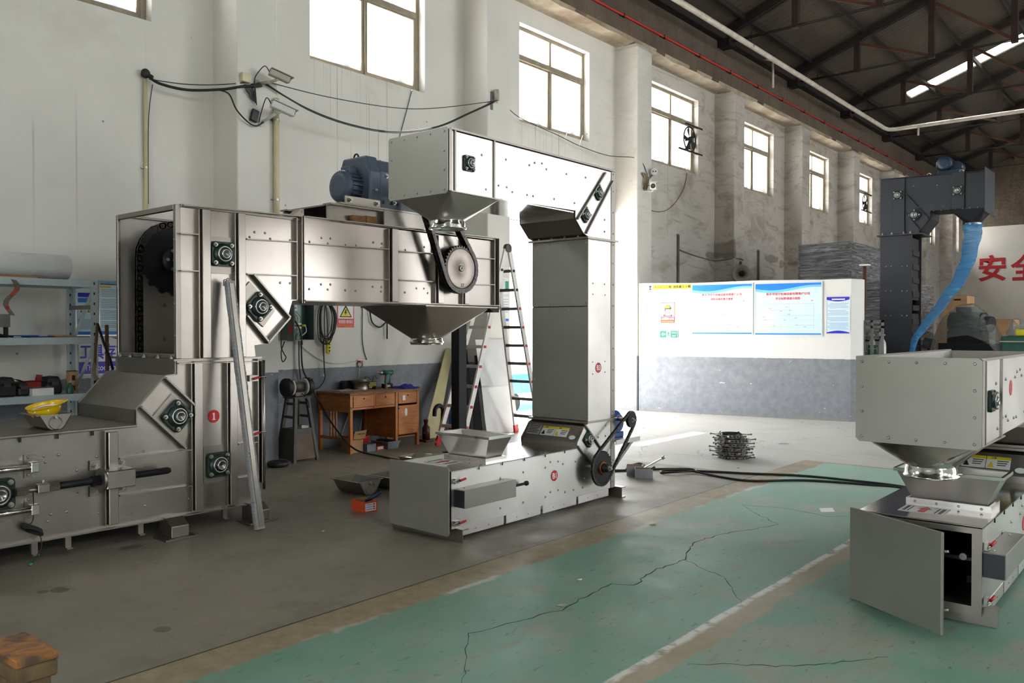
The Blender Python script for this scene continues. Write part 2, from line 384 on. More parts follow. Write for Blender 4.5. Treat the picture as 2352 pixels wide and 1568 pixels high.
def mk_glass():
    m = bpy.data.materials.new('dusty_window_glass'); m.use_nodes = True; t = m.node_tree; t.nodes.clear()
    o = t.nodes.new('ShaderNodeOutputMaterial'); tr = t.nodes.new('ShaderNodeBsdfTransparent'); gl = t.nodes.new('ShaderNodeBsdfPrincipled')
    gl.inputs['Base Color'].default_value = (.3, .32, .31, 1); gl.inputs['Roughness'].default_value = .25
    mx = t.nodes.new('ShaderNodeMixShader'); tc = t.nodes.new('ShaderNodeTexCoord'); nz = t.nodes.new('ShaderNodeTexNoise'); nz.inputs['Scale'].default_value = 1.6; nz.inputs['Detail'].default_value = 6
    sp = t.nodes.new('ShaderNodeSeparateXYZ'); t.links.new(tc.outputs['Generated'], sp.inputs[0]); t.links.new(tc.outputs['Object'], nz.inputs['Vector'])
    a = t.nodes.new('ShaderNodeMath'); a.operation = 'MULTIPLY_ADD'; a.inputs[1].default_value = -.55; t.links.new(nz.outputs[0], a.inputs[0]); t.links.new(sp.outputs[2], a.inputs[2])
    r = t.nodes.new('ShaderNodeMapRange'); t.links.new(a.outputs[0], r.inputs[0])
    for i, v in ((1, -.36), (2, -.1), (3, .85), (4, .05)): r.inputs[i].default_value = v
    t.links.new(r.outputs[0], mx.inputs[0]); t.links.new(tr.outputs[0], mx.inputs[1]); t.links.new(gl.outputs[0], mx.inputs[2]); t.links.new(mx.outputs[0], o.inputs[0])
    return m
M_GLASS = mk_glass()
def mk_clear():
    m = bpy.data.materials.new('translucent_rooflight'); m.use_nodes = True; t = m.node_tree; t.nodes.clear()
    o = t.nodes.new('ShaderNodeOutputMaterial'); tr = t.nodes.new('ShaderNodeBsdfTransparent'); tr.inputs[0].default_value = (.8, .82, .8, 1); t.links.new(tr.outputs[0], o.inputs[0]); return m
M_SKYL = mk_clear()
# ================================================================== structure: floor, walls, pillars
XR = 9.2
struct(MB().box(-9.45, XR, Y0, Y1, -.25, 0).build('floor', M_FLOOR), 'worn concrete shop floor with green painted aisle')
_rc = random.Random(21)
M_CRACK = mat('floor_crack', (54, 58, 50), .9, 0, .2)
def crack(pts, w):
    P_ = []; pts = [Vector((*q, 0)) for q in pts]
    for a, c in zip(pts[:-1], pts[1:]):
        n = max(2, int((c-a).length/.05))
        for k in range(n): q = a.lerp(c, k/n); P_.append(q+Vector((_rc.uniform(-.014, .014), _rc.uniform(-.014, .014), 0)))
    P_.append(pts[-1]); vs = []; N = len(P_)
    for i, q in enumerate(P_):
        d = (P_[min(i+1, N-1)]-P_[max(i-1, 0)]).normalized(); s_ = Vector((-d.y, d.x, 0))*w*(.35+.65*abs(math.sin(i*.7)))*(.3+.7*math.sin(PI*(i+.5)/N)); vs += [q+s_+Vector((0, 0, .0006)), q-s_+Vector((0, 0, .0006)), q+s_-Vector((0, 0, .002)), q-s_-Vector((0, 0, .002))]
    struct(MB().add(vs, [f for i in range(N-1) for f in ((4*i, 4*i+1, 4*i+5, 4*i+4), (4*i, 4*i+4, 4*i+6, 4*i+2), (4*i+1, 4*i+3, 4*i+7, 4*i+5))]).build('crack', M_CRACK, bpy.data.objects['floor']))
crack([(-3.27, 7.17), (-3.0, 6.9), (-2.707, 6.641), (-2.931, 6.072), (-2.974, 5.687), (-2.806, 5.207), (-2.833, 4.841), (-2.758, 4.474), (-2.897, 4.416), (-2.835, 3.827), (-2.98, 3.216), (-2.885, 3.098), (-2.593, 2.741)], .005)
crack([(-3.27, 7.17), (-2.9, 7.3), (-2.5, 7.2), (-2.2, 7.5)], .003); crack([(-2.806, 5.207), (-2.4, 5.0), (-2.1, 4.6)], .003); crack([(-1.9, 3.6), (-1.5, 3.9), (-1.2, 4.3)], .004)
struct(MB().box(-60, 60, -60, 90, -.4, -.26).build('ground_outside', M_APRON), 'pale concrete yard outside the open doorway')
DY0, DY1, DZ = 10.33, 14.16, 3.9           # doorway in the left wall
def sill(y): return 5.05 if y < 5 else 5.17
def wall_with_openings(xa, xb, ys, doors, z_top):
    b = MB()
    def seg(y0, y1, z0, z1):
        if y1-y0 > 1e-3 and z1-z0 > 1e-3: b.box(xa, xb, y0, y1, z0, z1)
    y = Y0
    for a, c in sorted(ys): seg(y, a, 5., WZ1); seg(a, c, 5., sill(a)); y = c
    seg(y, Y1, 5., WZ1); seg(Y0, Y1, WZ1, z_top)
    y = Y0
    for a, c, h in sorted(doors): seg(y, a, 0, 5.); seg(a, c, h, 5.); y = c
    seg(y, Y1, 0, 5.)
    return b
def win_y(p): return (p+1.4, p+3.5)
LW = [win_y(p) for p in PIL]; LW = [w for w in LW if w[1] < Y1]
struct(wall_with_openings(-9.45, XW, LW, [(DY0, DY1, DZ)], 7.2).build('wall_left', M_WALL), 'white plaster long wall with grey painted dado and high windows')
wl = bpy.data.objects['wall_left']
for k, p in enumerate(PIL):
    b = MB(); r = .05; pts = [(XW, p), (XP-r, p), (XP, p+r*.4), (XP, p+.55-r*.4), (XP-r, p+.55), (XW, p+.55)]
    pts = [(XW-.01, p), (XP-.012, p), (XP, p+.012), (XP, p+.538), (XP-.012, p+.55), (XW-.01, p+.55)]
    b.prism(pts, 'z', 0, 7.12)
    top = [(XW-.01, p, 7.12), (XP-.012, p, 7.12), (XP, p+.012, 7.12), (XP, p+.538, 7.12), (XP-.012, p+.55, 7.12), (XW-.01, p+.55, 7.12)]
    t2 = [(XW-.01, p+.02, 7.2), (XP-.06, p+.03, 7.2), (XP-.05, p+.05, 7.2), (XP-.06, p+.45, 7.2), (XP-.09, p+.5, 7.2), (XW-.01, p+.53, 7.2)]
    b.add(top+t2, [(i, (i+1) % 6, 6+(i+1) % 6, 6+i) for i in range(6)]+[(6, 7, 8, 9, 10, 11)])
    struct(b.build('pillar', M_WALL, wl))
# crane beam on the pillars: sooty face, spalled underside, sooty wall above
bm = MB(); y = Y0; rr = random.Random(3)
N = 150; prof = []
for i in range(N+1):
    yy = Y0+(Y1-Y0)*i/N; j = rr.uniform(-.02, .02)
    prof.append([(XW-.02, yy, 7.215), (-8.92+j, yy, 7.2+rr.uniform(-.012, .012)), (-8.76+j*.5, yy, 7.225+rr.uniform(-.02, .03)), (-8.74, yy, 7.30), (-8.74, yy, 7.58), (-8.80, yy, 7.62), (XW-.02, yy, 7.62)])
vs = [q for pr in prof for q in pr]; m = 7
fs = [(i*m+k, (i+1)*m+k, (i+1)*m+k+1, i*m+k+1) for i in range(N) for k in range(m-1)]
bo = struct(MB().add(vs, fs).build('crane_beam', M_BEAM, wl))
bo.data.materials.append(M_SPALL)
for pl in bo.data.polygons:
    if pl.center[2]+bo.location[2] < 7.27: pl.material_index = 1
struct(MB().box(-9.45, -9.08, Y0, Y1, 7.6, 8.72).build('wall_left_upper', M_UPW, wl))
# back wall, right wall, wall behind the camera
b = MB().box(-9.45, XR+.3, Y1, Y1+.3, 0, 12.2)
wbk = struct(b.build('wall_back', M_BACKW), 'far end wall of the hall with red painted characters')
struct(MB().box(-9.1, XR, Y1-.02, Y1+.01, 6.35, 12.).build('soot_band', M_UPW, wbk))
RW = [win_y(p) for p in PIL]; RW = [w for w in RW if w[1] < Y1]
RD = [(15.4, 19.6, 4.6)]  # doorway added in the unseen wall to brighten the steel sides
wr = struct(wall_with_openings(XR, XR+.28, RW, RD, 8.72).build('wall_right', M_PLAINW), 'long white plaster wall opposite')
RDX = (-2.4, 1.2, 3.2)  # doorway added behind the viewer to light the panels facing it
b = MB().box(-9.45, RDX[0], Y0-.3, Y0, 0, 8.72).box(RDX[1], XR+.3, Y0-.3, Y0, 0, 8.72).box(RDX[0], RDX[1], Y0-.3, Y0, RDX[2], 8.72)
b.prism([(-9.45, 8.72), (XR+.3, 8.72), (0, 12.1)], 'y', Y0-.3, Y0)
struct(b.build('wall_front', M_PLAINW), 'gable wall behind the viewer with a doorway added for light')
# ------------------------------------------------------------------ windows
def window(n, y0, y1, x, side, detail=True, z0=WZ0, z1=WZ1):
    root = bpy.data.objects.new('window_%d' % n, None); COL.objects.link(root); root.location = (x, (y0+y1)/2, z0); root['kind'] = 'structure'
    zt, ym, f = 6.34, (y0+y1)/2, .06
    b = MB().box(x-.03, x+.03, y0, y0+f, z0, z1).box(x-.03, x+.03, y1-f, y1, z0, z1).box(x-.03, x+.03, y0+f, y1-f, z0, z0+f).box(x-.03, x+.03, y0+f, y1-f, z1-f, z1)
    struct(b.build('window_frame', M_FRAME, root, .004))
    struct(MB().box(x-.035, x+.035, y0+f, y1-f, zt-.045, zt+.045).build('transom', M_FRAME, root, .004))
    struct(MB().box(x-.025, x+.025, ym-.028, ym+.028, zt+.035, z1-f).build('mullion', M_FRAME, root))
    for k, (a, c) in enumerate(((y0+f, ym), (ym, y1-f))):
        g = MB().box(x-.003, x+.003, a+.003, c-.003, zt+.035, z1-f); struct(g.build('pane', M_GLASS, root))
        s = x + (.012 if k else -.012)*side; w = .045
        sh = MB().box(s-.012, s+.012, a, a+w, z0+f, zt-.03).box(s-.012, s+.012, c-w, c, z0+f, zt-.03).box(s-.012, s+.012, a+w, c-w, z0+f, z0+f+w).box(s-.012, s+.012, a+w, c-w, zt-.03-w, zt-.03)
        so = struct(sh.build('sash', M_FRAME, root))
        struct(MB().box(s-.002, s+.002, a+w, c-w, z0+f+w, zt-.03-w).build('pane', M_GLASS, so))
    return root
for k, (a, c) in enumerate(LW):
    portal((-9.5, (a+c)/2, (WZ0+WZ1)/2), c-a, WZ1-WZ0, (1, 0, 0))
    if k >= 1: window(k, a, c, -9.33, 1, True, sill(a))
for k, (a, c) in enumerate(RW):
    portal((XR+.3, (a+c)/2, (WZ0+WZ1)/2), c-a, WZ1-WZ0, (-1, 0, 0))
portal((-9.5, (DY0+DY1)/2, DZ/2), DY1-DY0, DZ, (1, 0, 0))
for a, c, h in RD: portal((XR+.3, (a+c)/2, h/2), c-a, h, (-1, 0, 0))
portal(((RDX[0]+RDX[1])/2, Y0-.32, RDX[2]/2), RDX[1]-RDX[0], RDX[2], (0, 1, 0))
# ------------------------------------------------------------------ roof
SL = .36; ZE = 8.72
def rz_(x): return ZE + SL*(x+9.1) if x < 0 else ZE + SL*(9.1-x)
SKY = (28.95, 29.8)
ceil = struct(MB().sheet([(-10.72, Y0-.3, rz_(-10.72)), (0, Y0-.3, rz_(-1e-6)), (0, SKY[0], rz_(-1e-6)), (-10.72, SKY[0], rz_(-10.72))], .05, (0, 0, 1)).sheet([(-10.72, SKY[1], rz_(-10.72)), (0, SKY[1], rz_(-1e-6)), (0, Y1+.3, rz_(-1e-6)), (-10.72, Y1+.3, rz_(-10.72))], .05, (0, 0, 1))
    .sheet([(-10.72, SKY[0], rz_(-10.72)), (-7.72, SKY[0], rz_(-7.72)), (-7.72, SKY[1], rz_(-7.72)), (-10.72, SKY[1], rz_(-10.72))], .05, (0, 0, 1)).build('ceiling', M_ROOF), 'dark profiled sheet roof on steel trusses')  # unseen eaves overhang lengthened to trim the sun through the windows
struct(MB().sheet([(-7.72, SKY[0], rz_(-7.72)), (0, SKY[0], rz_(-1e-6)), (0, SKY[1], rz_(-1e-6)), (-7.72, SKY[1], rz_(-7.72))], .01, (0, 0, 1)).build('rooflight', M_SKYL, ceil))
portal((-3.86, (SKY[0]+SKY[1])/2, rz_(-3.86)+.06), 7.7, .85, (0, 0, -1))
RS = [(0.5, 1.5), (13.6, 14.6)]           # rooflights added on the unseen opposite slope to light the hall
b = MB(); y = Y0-.3
for a, c in RS+[(Y1+.3, 0)]:
    b.sheet([(0, y, rz_(0)), (9.6, y, rz_(9.6)), (9.6, a, rz_(9.6)), (0, a, rz_(0))], .05, (0, 0, 1)); y = c
struct(b.build('roof_slope', M_ROOF, ceil))
for a, c in RS:
    struct(MB().sheet([(0, a, rz_(0)), (9.6, a, rz_(9.6)), (9.6, c, rz_(9.6)), (0, c, rz_(0))], .01, (0, 0, 1)).build('rooflight', M_SKYL, ceil))
    portal((4.6, (a+c)/2, rz_(4.6)+.08), 9., c-a, (0, 0, -1))
# sheet added outside the first window, out of view, to block its sun
struct(MB().sheet([(-9.45, 2.2, 7.05), (-10.5, 2.2, 6.5), (-10.5, 5.4, 6.5), (-9.45, 5.4, 7.05)], .01, (0, 0, 1)).build('sun_block_sheet', M_ROOF, wl))
# trusses
for p in PIL[2:]:
    y = p+.1; t = bpy.data.objects.new('roof_truss', None); COL.objects.link(t); t.location = (-9.1, y, 8.4); t['kind'] = 'structure'; t['label'] = 'dark steel roof truss spanning from a pillar'; adopt(t, ceil)
    b = MB()
    for dy in (-.05, .05): b.beam((-9.2, y+dy, rz_(-9.2)-.16), (0, y+dy, rz_(-1e-6)-.16), .06, .18)
    struct(b.build('rafter', M_TRUSS, t))
    b = MB(); b.cyl((-9.1, y-.05, 8.4), (0, y-.05, 8.44), .016, n=6).cyl((-9.1, y+.05, 8.4), (0, y+.05, 8.44), .016, n=6); struct(b.build('tie_rod', M_TRUSS, t))
    for x in (-7.25, -5.45, -3.65, -1.85):
        struct(MB().box(x-.07, x+.07, y-.07, y+.07, 8.36, rz_(x)-.2).build('post', M_RUST, t))
        struct(MB().beam((x, y, rz_(x)-.26), (x+1.8, y, 8.42), .07, .07).build('diagonal', M_ORANGE, t))
    struct(MB().box(-9.12, -8.78, y-.16, y+.16, 8.28, 8.46).build('bearing_pad', M_TRUSS, t))
for x in (-9.0, -8.45, -7.05, -5.7, -4.35, -3.0, -1.65, -.3):
    struct(MB().beam((x, Y0, rz_(x)-.07), (x, Y1, rz_(x)-.07), .07, .13).build('purlin', M_TRUSS, ceil))
struct(MB().box(-9.12, -8.9, Y0, Y1, 8.44, 8.74).build('eaves_beam', M_TRUSS, ceil))
# ================================================================== metals and repeated fittings
def mk_steel(name, rgb, rough, vert=True, tint=(.0, .0), film=0., scr=.06):
    g = NG(name, rough, 1.); v = g.obj(); c = lin(*rgb)
    br = g.noise(g.map(v, (90, 90, 2) if vert else (3, 3, 120)), 1, 3, .6)
    cl = g.noise(v, 1.7, 4, .6)
    col = g.mix(g.ramp(cl, .3, .7), [x*.9 for x in c], [min(1, x*1.06) for x in c])
    col = g.mix(g.ma('MULTIPLY', g.ramp(g.noise(v, 3.1, 5, .65),   .6, .75), .2), col, [c[0]*.86, c[1]*.8, c[2]*.76])
    g.set('Base Color', col); g.set('Roughness', g.ma('ADD', g.ramp(cl, .3, .7, rough-.03, rough+.04), g.ramp(br, .35, .65, -scr*.2, scr*.2)))
    return g.m
M_SS = mk_steel('brushed_stainless', (172, 165, 159), .31)
M_SSB = mk_steel('bright_stainless_sheet', (218, 214, 210), .37)
M_SSD = mk_steel('dull_stainless', (154, 148, 141), .4)
def mk_film_panel():
    g = NG('matte_film_sheet', .42, .5); v = g.obj(); cl = g.noise(v, 1.6, 4, .6); g.set('Base Color', g.mix(g.ramp(cl, .3, .7), lin(146, 145, 137), lin(158, 157, 149))); g.set('Roughness', g.ramp(cl, .3, .7, .38, .46)); return g.m
M_SSI = mk_steel('lightened_inner_stainless', (190, 184, 178), .55)  # inner plate colour lightened to stand in for light inside the housing
M_PANEL = mk_film_panel()
M_POL = mk_steel('polished_stainless', (226, 224, 220), .12, scr=.02)
M_MILL = mk_steel('dark_mill_steel', (70, 72, 77), .46, scr=.03)
M_CHROME = mat('zinc_plated_bolt', (176, 173, 168), .36, 1., .1, 20)
M_GREENC = mat('dark_green_casting', (34, 52, 44), .42, .2, .2, 20)
M_BRING = mat('bearing_steel', (186, 186, 184), .3, 1., .05, 8)
M_BSEAL = mat('blue_black_seal', (24, 26, 40), .4, 0, .1, 9)
M_CHAIN = mat('oiled_chain_steel', (78, 74, 72), .34, .85, .25, 30)
M_CHAINS = mat('bare_chain_steel', (150, 146, 140), .33, 1., .2, 30)
M_CAST = mat('black_cast_iron', (32, 32, 34), .5, .5, .2, 12)
M_MOTOR = mat('slate_blue_motor_paint', (70, 82, 98), .42, 0, .1, 9, .05)
M_REDST = mat('red_sticker', (200, 30, 40), .45, 0, .03)
M_STKW = mat('white_print', (240, 240, 238), .5, 0, .02)
M_STKY = mat('yellow_print', (232, 214, 40), .5, 0, .03)
M_INK = mat('black_print', (28, 28, 30), .6, 0, .05)
M_STKS = mat('silver_nameplate', (190, 190, 190), .4, .6, .05)
M_TEAL = mat('teal_print', (60, 150, 120), .5, 0, .03)
def hexnut_mesh(m):
    b = MB(); b.lathe([(.021, 0), (.021, .004)], n=14).cyl((0, 0, .004), (0, 0, .017), .0165, n=6, smooth=False).cyl((0, 0, .017), (0, 0, .032), .009, n=8)
    return b.mesh('bolt', m)
ME_NUT = hexnut_mesh(M_CHROME)
ME_BOLT = MB().lathe([(.0125, 0), (.0125, .003), (.0095, .009), (.004, .012)], n=8).mesh('bolt', M_CHROME)
ME_RIVET = MB().lathe([(.0085, 0), (.007, .005), (.003, .007)], n=8).mesh('rivet', M_CHROME)
ME_SLOT = MB().box(-.012, .012, -.004, .004, -.004, .001).mesh('slot', M_INK)
def bolt(parent, loc, n=(1, 0, 0), s=1., me=None): return inst('bolt', me or ME_BOLT, loc, rotx(n), parent, (s, s, s))
def _bear():
    h = MB(); r = .03; a = .1
    pts = []
    for cx, cy, a0 in ((a-r, a-r, 0), (-a+r, a-r, 90), (-a+r, -a+r, 180), (a-r, -a+r, 270)):
        for k in range(5): t = math.radians(a0+k*22.5); pts.append((cx+r*math.cos(t), cy+r*math.sin(t)))
    h.prism(pts, 'z', 0, .022)
    h.lathe([(.088, .02), (.082, .034), (.074, .038), (.069, .05), (.064, .052)], n=28)
    for s in ((1, 1), (-1, 1), (-1, -1), (1, -1)): h.lathe([(.026, .022), (.024, .03), (.012, .03)], (s[0]*.072, s[1]*.072, 0), n=12)
    s = MB().lathe([(.064, .046), (.064, .056), (.053, .057), (.053, .05)], n=24, caps=False)
    i = MB().lathe([(.053, .04), (.052, .054), (.044, .058), (.038, .058)], n=24)
    sh = MB().lathe([(.04, .05), (.04, .07), (.036, .074), (.03, .0745), (.029, .071), (.006, .071), (.004, .066)], n=20)
    return h.mesh('flange_bearing', M_GREENC), s.mesh('bearing_ring', M_BRING), i.mesh('bearing_seal', M_BSEAL), sh.mesh('shaft_end', M_BRING)
ME_BE = _bear()
def bearing(parent, x, y, z, s=1., ang=0., n=(1, 0, 0)):
    R = frame_rot(n) @ Matrix.Rotation(ang, 3, 'Z'); o = inst('flange_bearing', ME_BE[0], (x, y, z), R, parent, (s, s, s))
    MWo = Matrix.LocRotScale(Vector((x, y, z)), R.to_quaternion(), Vector((s, s, s)))
    for nm, me in zip(('bearing_ring', 'bearing_seal', 'shaft_end'), ME_BE[1:]): kid(nm, me, o, (0, 0, 0))
    for sx, sy in ((1, 1), (-1, 1), (-1, -1), (1, -1)): kid('bolt', ME_NUT, o, (sx*.072, sy*.072, .03), None, (.82, .82, .82))
    return o
def kid(name, me, parent, loc, rot=None, scale=None):
    """child given in the parent's local frame"""
    o = bpy.data.objects.new(name, me); COL.objects.link(o); o.parent = parent; o.location = loc
    if rot is not None: o.rotation_euler = rot.to_euler() if hasattr(rot, 'to_euler') else rot
    if scale: o.scale = scale
    return o
def sprocket(R, teeth, t, bore=.02):
    pts = []
    for i in range(teeth):
        for f, r in ((-.3, R*.955), (-.12, R*1.03), (.12, R*1.03), (.3, R*.955)):
            a = 2*PI*(i+f)/teeth; pts.append((r*math.cos(a), r*math.sin(a)))
    b = MB(); n = len(pts); vs = [(p[0], p[1], z) for z in (0, t) for p in pts]
    b.add(vs, [tuple(range(n))[::-1], tuple(range(n, 2*n))]+[(i, (i+1) % n, n+(i+1) % n, n+i) for i in range(n)])
    return b
def belt(c1, r1, c2, r2, pitch):
    """points round two wheels (2-D), evenly spaced"""
    c1 = Vector(c1); c2 = Vector(c2); d = c2-c1; L = d.length; a = math.atan2(d.y, d.x); g = math.acos((r1-r2)/L); out = []
    pts = [c1+Vector((math.cos(t), math.sin(t)))*r1 for t in [a+g+(2*PI-2*g)*i/48 for i in range(49)]]
    pts += [c2+Vector((math.cos(t), math.sin(t)))*r2 for t in [a-g+(2*g)*i/32 for i in range(33)]]
    seg = [(pts[(i+1) % len(pts)]-pts[i]).length for i in range(len(pts))]; T = sum(seg); n = round(T/pitch)
    for k in range(n):
        s = T*k/n; i = 0
        while s > seg[i]: s -= seg[i]; i += 1
        out.append(pts[i].lerp(pts[(i+1) % len(pts)], s/seg[i] if seg[i] else 0))
    return out
def link_mesh(p, w, h, m, rows=1):
    b = MB(); N = 6
    for r in range(rows):
        for z in (r*w*1.05, r*w*1.05+w*.78):
            pts = [(-p*.06+h/2*math.cos(t), h/2*math.sin(t)) for t in [PI/2+PI*i/N for i in range(N+1)]] + [(p*1.06+h/2*math.cos(t), h/2*math.sin(t)) for t in [-PI/2+PI*i/N for i in range(N+1)]]
            pts = [(x*.98, y) for x, y in pts]; n = len(pts)
            b.add([(q[0], q[1], zz) for zz in (z, z+w*.16) for q in pts], [tuple(range(n))[::-1], tuple(range(n, 2*n))]+[(i, (i+1) % n, n+(i+1) % n, n+i) for i in range(n)])
        b.cyl((0, 0, r*w*1.05), (0, 0, r*w*1.05+w*.95), h*.36, n=8)
    b.cyl((p, 0, -w*.12), (p, 0, rows*w*1.05), h*.2, n=6)
    return b.mesh('link', m)
def chain(parent, x, pts, p, w, h, m, rows=1):
    """closed chain in a plane of constant x; pts are (y,z)"""
    me = link_mesh(p, w, h, m, rows); n = len(pts); ch = None
    for i in range(n):
        a, c = pts[i], pts[(i+1) % n]; d = (c-a).normalized()
        R = Matrix(((0, d.x, d.y), (0, -d.y, d.x), (1, 0, 0))).transposed(); R = Matrix(((0, 0, 1), (d.x, -d.y, 0), (d.y, d.x, 0)))
        o = inst('drive_chain' if ch is None else 'link', me, (x + (.0 if i % 2 else w*.08), a.x, a.y), R, ch or parent)
        if ch is None: ch = o; ch['label'] = 'roller chain'
    return ch
def number_disc(parent, s, x, y, z, r):
    d = MB().lathe([(r, 0), (r, .002)], (x, y, z), (1, 0, 0), 32).build('number_sticker', M_REDST, parent); d['label'] = 'round red sticker marked ' + s
    if s == '1':
        q = r*.01; pts = [(-28, -55), (28, -55), (28, -46), (12, -42), (12, 55), (4, 55), (-26, 42), (-26, 34), (-10, 38), (-10, -42), (-28, -46)]
        inst('lettering', MB().prism([(a*q, c*q) for a, c in pts], 'z', 0, .001).mesh('lettering', M_STKW), (x+.002, y, z), frame_rot((1, 0, 0)), d)
    else: letter(s, M_STKW, (x+.003, y, z), (1, 0, 0), d, h=r*1.05, bold=.02)
    return d
# ================================================================== left bucket elevator (number 1)
XA, XB = -7.2, -6.2
A = thing('bucket_elevator', 'large brushed stainless bucket elevator with red sticker 1 and sprocket drive', 'elevator', (-6.7, 3.7, 0))
T_ = .012
def plate(nm, b, m=None, par=None, bev=0.): return b.build(nm, m or M_SS, par or A, bev)
# upper housing and arm: side plates, top and bottom
up = [(3.34, 1.37), (4.03, 1.37), (4.02, 1.465), (4.135, 1.48), (4.35, 1.70), (4.40, 1.85), (4.48, 1.86), (4.48, 2.585), (3.34, 2.57)]
for x, mm_ in ((XB-T_, M_SS), (XA, M_SSI)): plate('side_plate', MB().prism(up, 'x', x, x+T_), mm_)
arm = [(4.485, 1.86), (7.13, 1.87), (7.13, 2.61), (4.485, 2.585)]
for x in (XB-T_, XA): plate('arm_side_plate', MB().prism(arm, 'x', x, x+T_))
plate('arm_top_plate', MB().box(XA, XB, 4.45, 7.13, 2.585, 2.6))
plate('arm_floor_plate', MB().box(XA+.01, XB-.01, 4.45, 6.03, 1.85, 1.862))
plate('arm_end_plate', MB().box(XA, XB, 7.125, 7.14, 1.82, 2.62))
plate('housing_back_plate', MB().box(XA+.012, XB-.012, 3.95, 3.962, 1.37, 2.3), M_SSD)
plate('elbow_plate', MB().prism([(4.03, 1.37), (4.02, 1.465), (4.135, 1.48), (4.35, 1.70), (4.40, 1.85), (4.39, 1.86), (4.335, 1.71), (4.128, 1.492), (4.01, 1.477), (4.018, 1.37)], 'x', XA+.012, XB-.012))
# open end frame
fr = .035
for nm, bx in (('frame_post', (XB-.04, XB+.004, 3.325, 3.365, 1.37, 2.575)), ('frame_post', (XA-.004, XA+.03, 3.325, 3.35, 1.37, 2.575)), ('frame_rail', (XA+.03, XB-.04, 3.325, 3.365, 2.535, 2.575)), ('frame_rail', (XA+.03, XB-.04, 3.325, 3.36, 1.37, 1.405)),
               ('top_rail', (XB-.035, XB+.012, 3.365, 4.48, 2.555, 2.58)), ('top_rail', (XA-.012, XA+.03, 3.365, 4.48, 2.56, 2.58))):
    plate(nm, MB().box(*bx), M_SSD, None, .003)
plate('lower_flange', MB().box(XA-.03, XB+.03, 3.29, 4.07, 1.352, 1.368), M_SSD)
for x in (-7.1, -6.92, -6.68, -6.45, -6.24): bolt(A, (x, 3.305, 1.368), (0, 0, 1), .9, ME_NUT)
for z in (1.55, 1.8, 2.05, 2.3): inst('slot', ME_RIVET, (XB-.018, 3.325, z), rotx((0, -1, 0)), A)
# pressed channels and ribs on the visible side
def chan(y0, y1, z0, z1, d=.045):
    b = MB(); x = XB; e = .006; b.prism([(x, y0), (x+d, y0+e), (x+d, y1-e), (x, y1)], 'z', z0, z1); plate('channel', b, None, None, .004)
for y0, y1, z0, z1 in ((3.523, 3.605, 1.37, 2.555), (3.842, 3.92, 1.37, 2.56), (5.525, 5.615, 1.87, 2.585), (6.16, 6.25, 1.87, 2.575), (6.562, 6.638, 1.87, 2.58)): chan(y0, y1, z0, z1)
for y, z0, z1 in ((3.5, 1.37, 2.55), (3.82, 1.37, 2.55), (5.495, 1.87, 2.58), (6.13, 1.87, 2.575), (6.54, 1.87, 2.57), (4.425, 1.86, 2.575), (4.478, 1.83, 2.6), (4.5, 1.83, 2.6), (7.06, 1.87, 2.6), (7.135, 1.82, 2.62)):
    plate('upright_flange', MB().box(XB, XB+.04, y-.004, y+.004, z0, z1), M_SSD)
def rib(y0, z0, y1, z1, w=.045): plate('rib', MB().beam((XB+w/2, y0, z0), (XB+w/2, y1, z1), w, .009), M_SSD)
for a in ((3.345, 2.345, 3.5, 2.35), (3.345, 2.057, 3.5, 2.06), (3.925, 2.35, 4.42, 2.365), (3.925, 2.06, 4.42, 2.07), (4.5, 2.358, 5.49, 2.38), (4.5, 2.068, 5.49, 2.083), (5.615, 2.37, 6.125, 2.378), (5.615, 2.088, 6.125, 2.09),
          (6.64, 2.377, 7.055, 2.385), (6.64, 2.087, 7.055, 2.097), (4.49, 2.597, 7.13, 2.62), (3.37, 2.567, 4.48, 2.595), (4.5, 1.855, 7.13, 1.865, .06)): rib(*a)
# joint gusset at the arm top
plate('joint_lug', MB().prism([(4.40, 2.6), (4.5, 2.6), (4.5, 2.66), (4.47, 2.66)], 'x', XB-.06, XB+.035), M_SSD); bolt(A, (XB+.035, 4.48, 2.635), (1, 0, 0), .8)
# pads, bearings
for y0, y1, z0, z1 in ((3.612, 3.8, 2.052, 2.35),): plate('bearing_pad', MB().box(XB, XB+.012, y0, y1, z0, z1), M_SSD)
bearing(A, XB+.014, 3.713, 2.21); bearing(A, XB+.016, 4.05, 1.79, 1., PI/4)
def diag(y0, z0, y1, z1, w=.05): plate('diagonal_rib', MB().beam((XB+w/2, y0, z0), (XB+w/2, y1, z1), w, .016, (1, 0, 0)) if False else MB().prism([(y0, z0), (y1, z1), (y1-(z1-z0)/math.hypot(y1-y0, z1-z0)*.014, z1+(y1-y0)/math.hypot(y1-y0, z1-z0)*.014), (y0-(z1-z0)/math.hypot(y1-y0, z1-z0)*.014, z0+(y1-y0)/math.hypot(y1-y0, z1-z0)*.014)], 'x', XB, XB+w), M_SSD)
for a in ((3.985, 2.055, 4.345, 1.70), (3.923, 1.71, 4.13, 1.485), (4.13, 1.478, 4.35, 1.695)): diag(*a)
plate('bearing_pad', MB().prism([(3.97, 2.0), (4.215, 1.76), (4.1, 1.62), (3.925, 1.76), (3.925, 1.95)], 'x', XB, XB+.014), M_SSD)
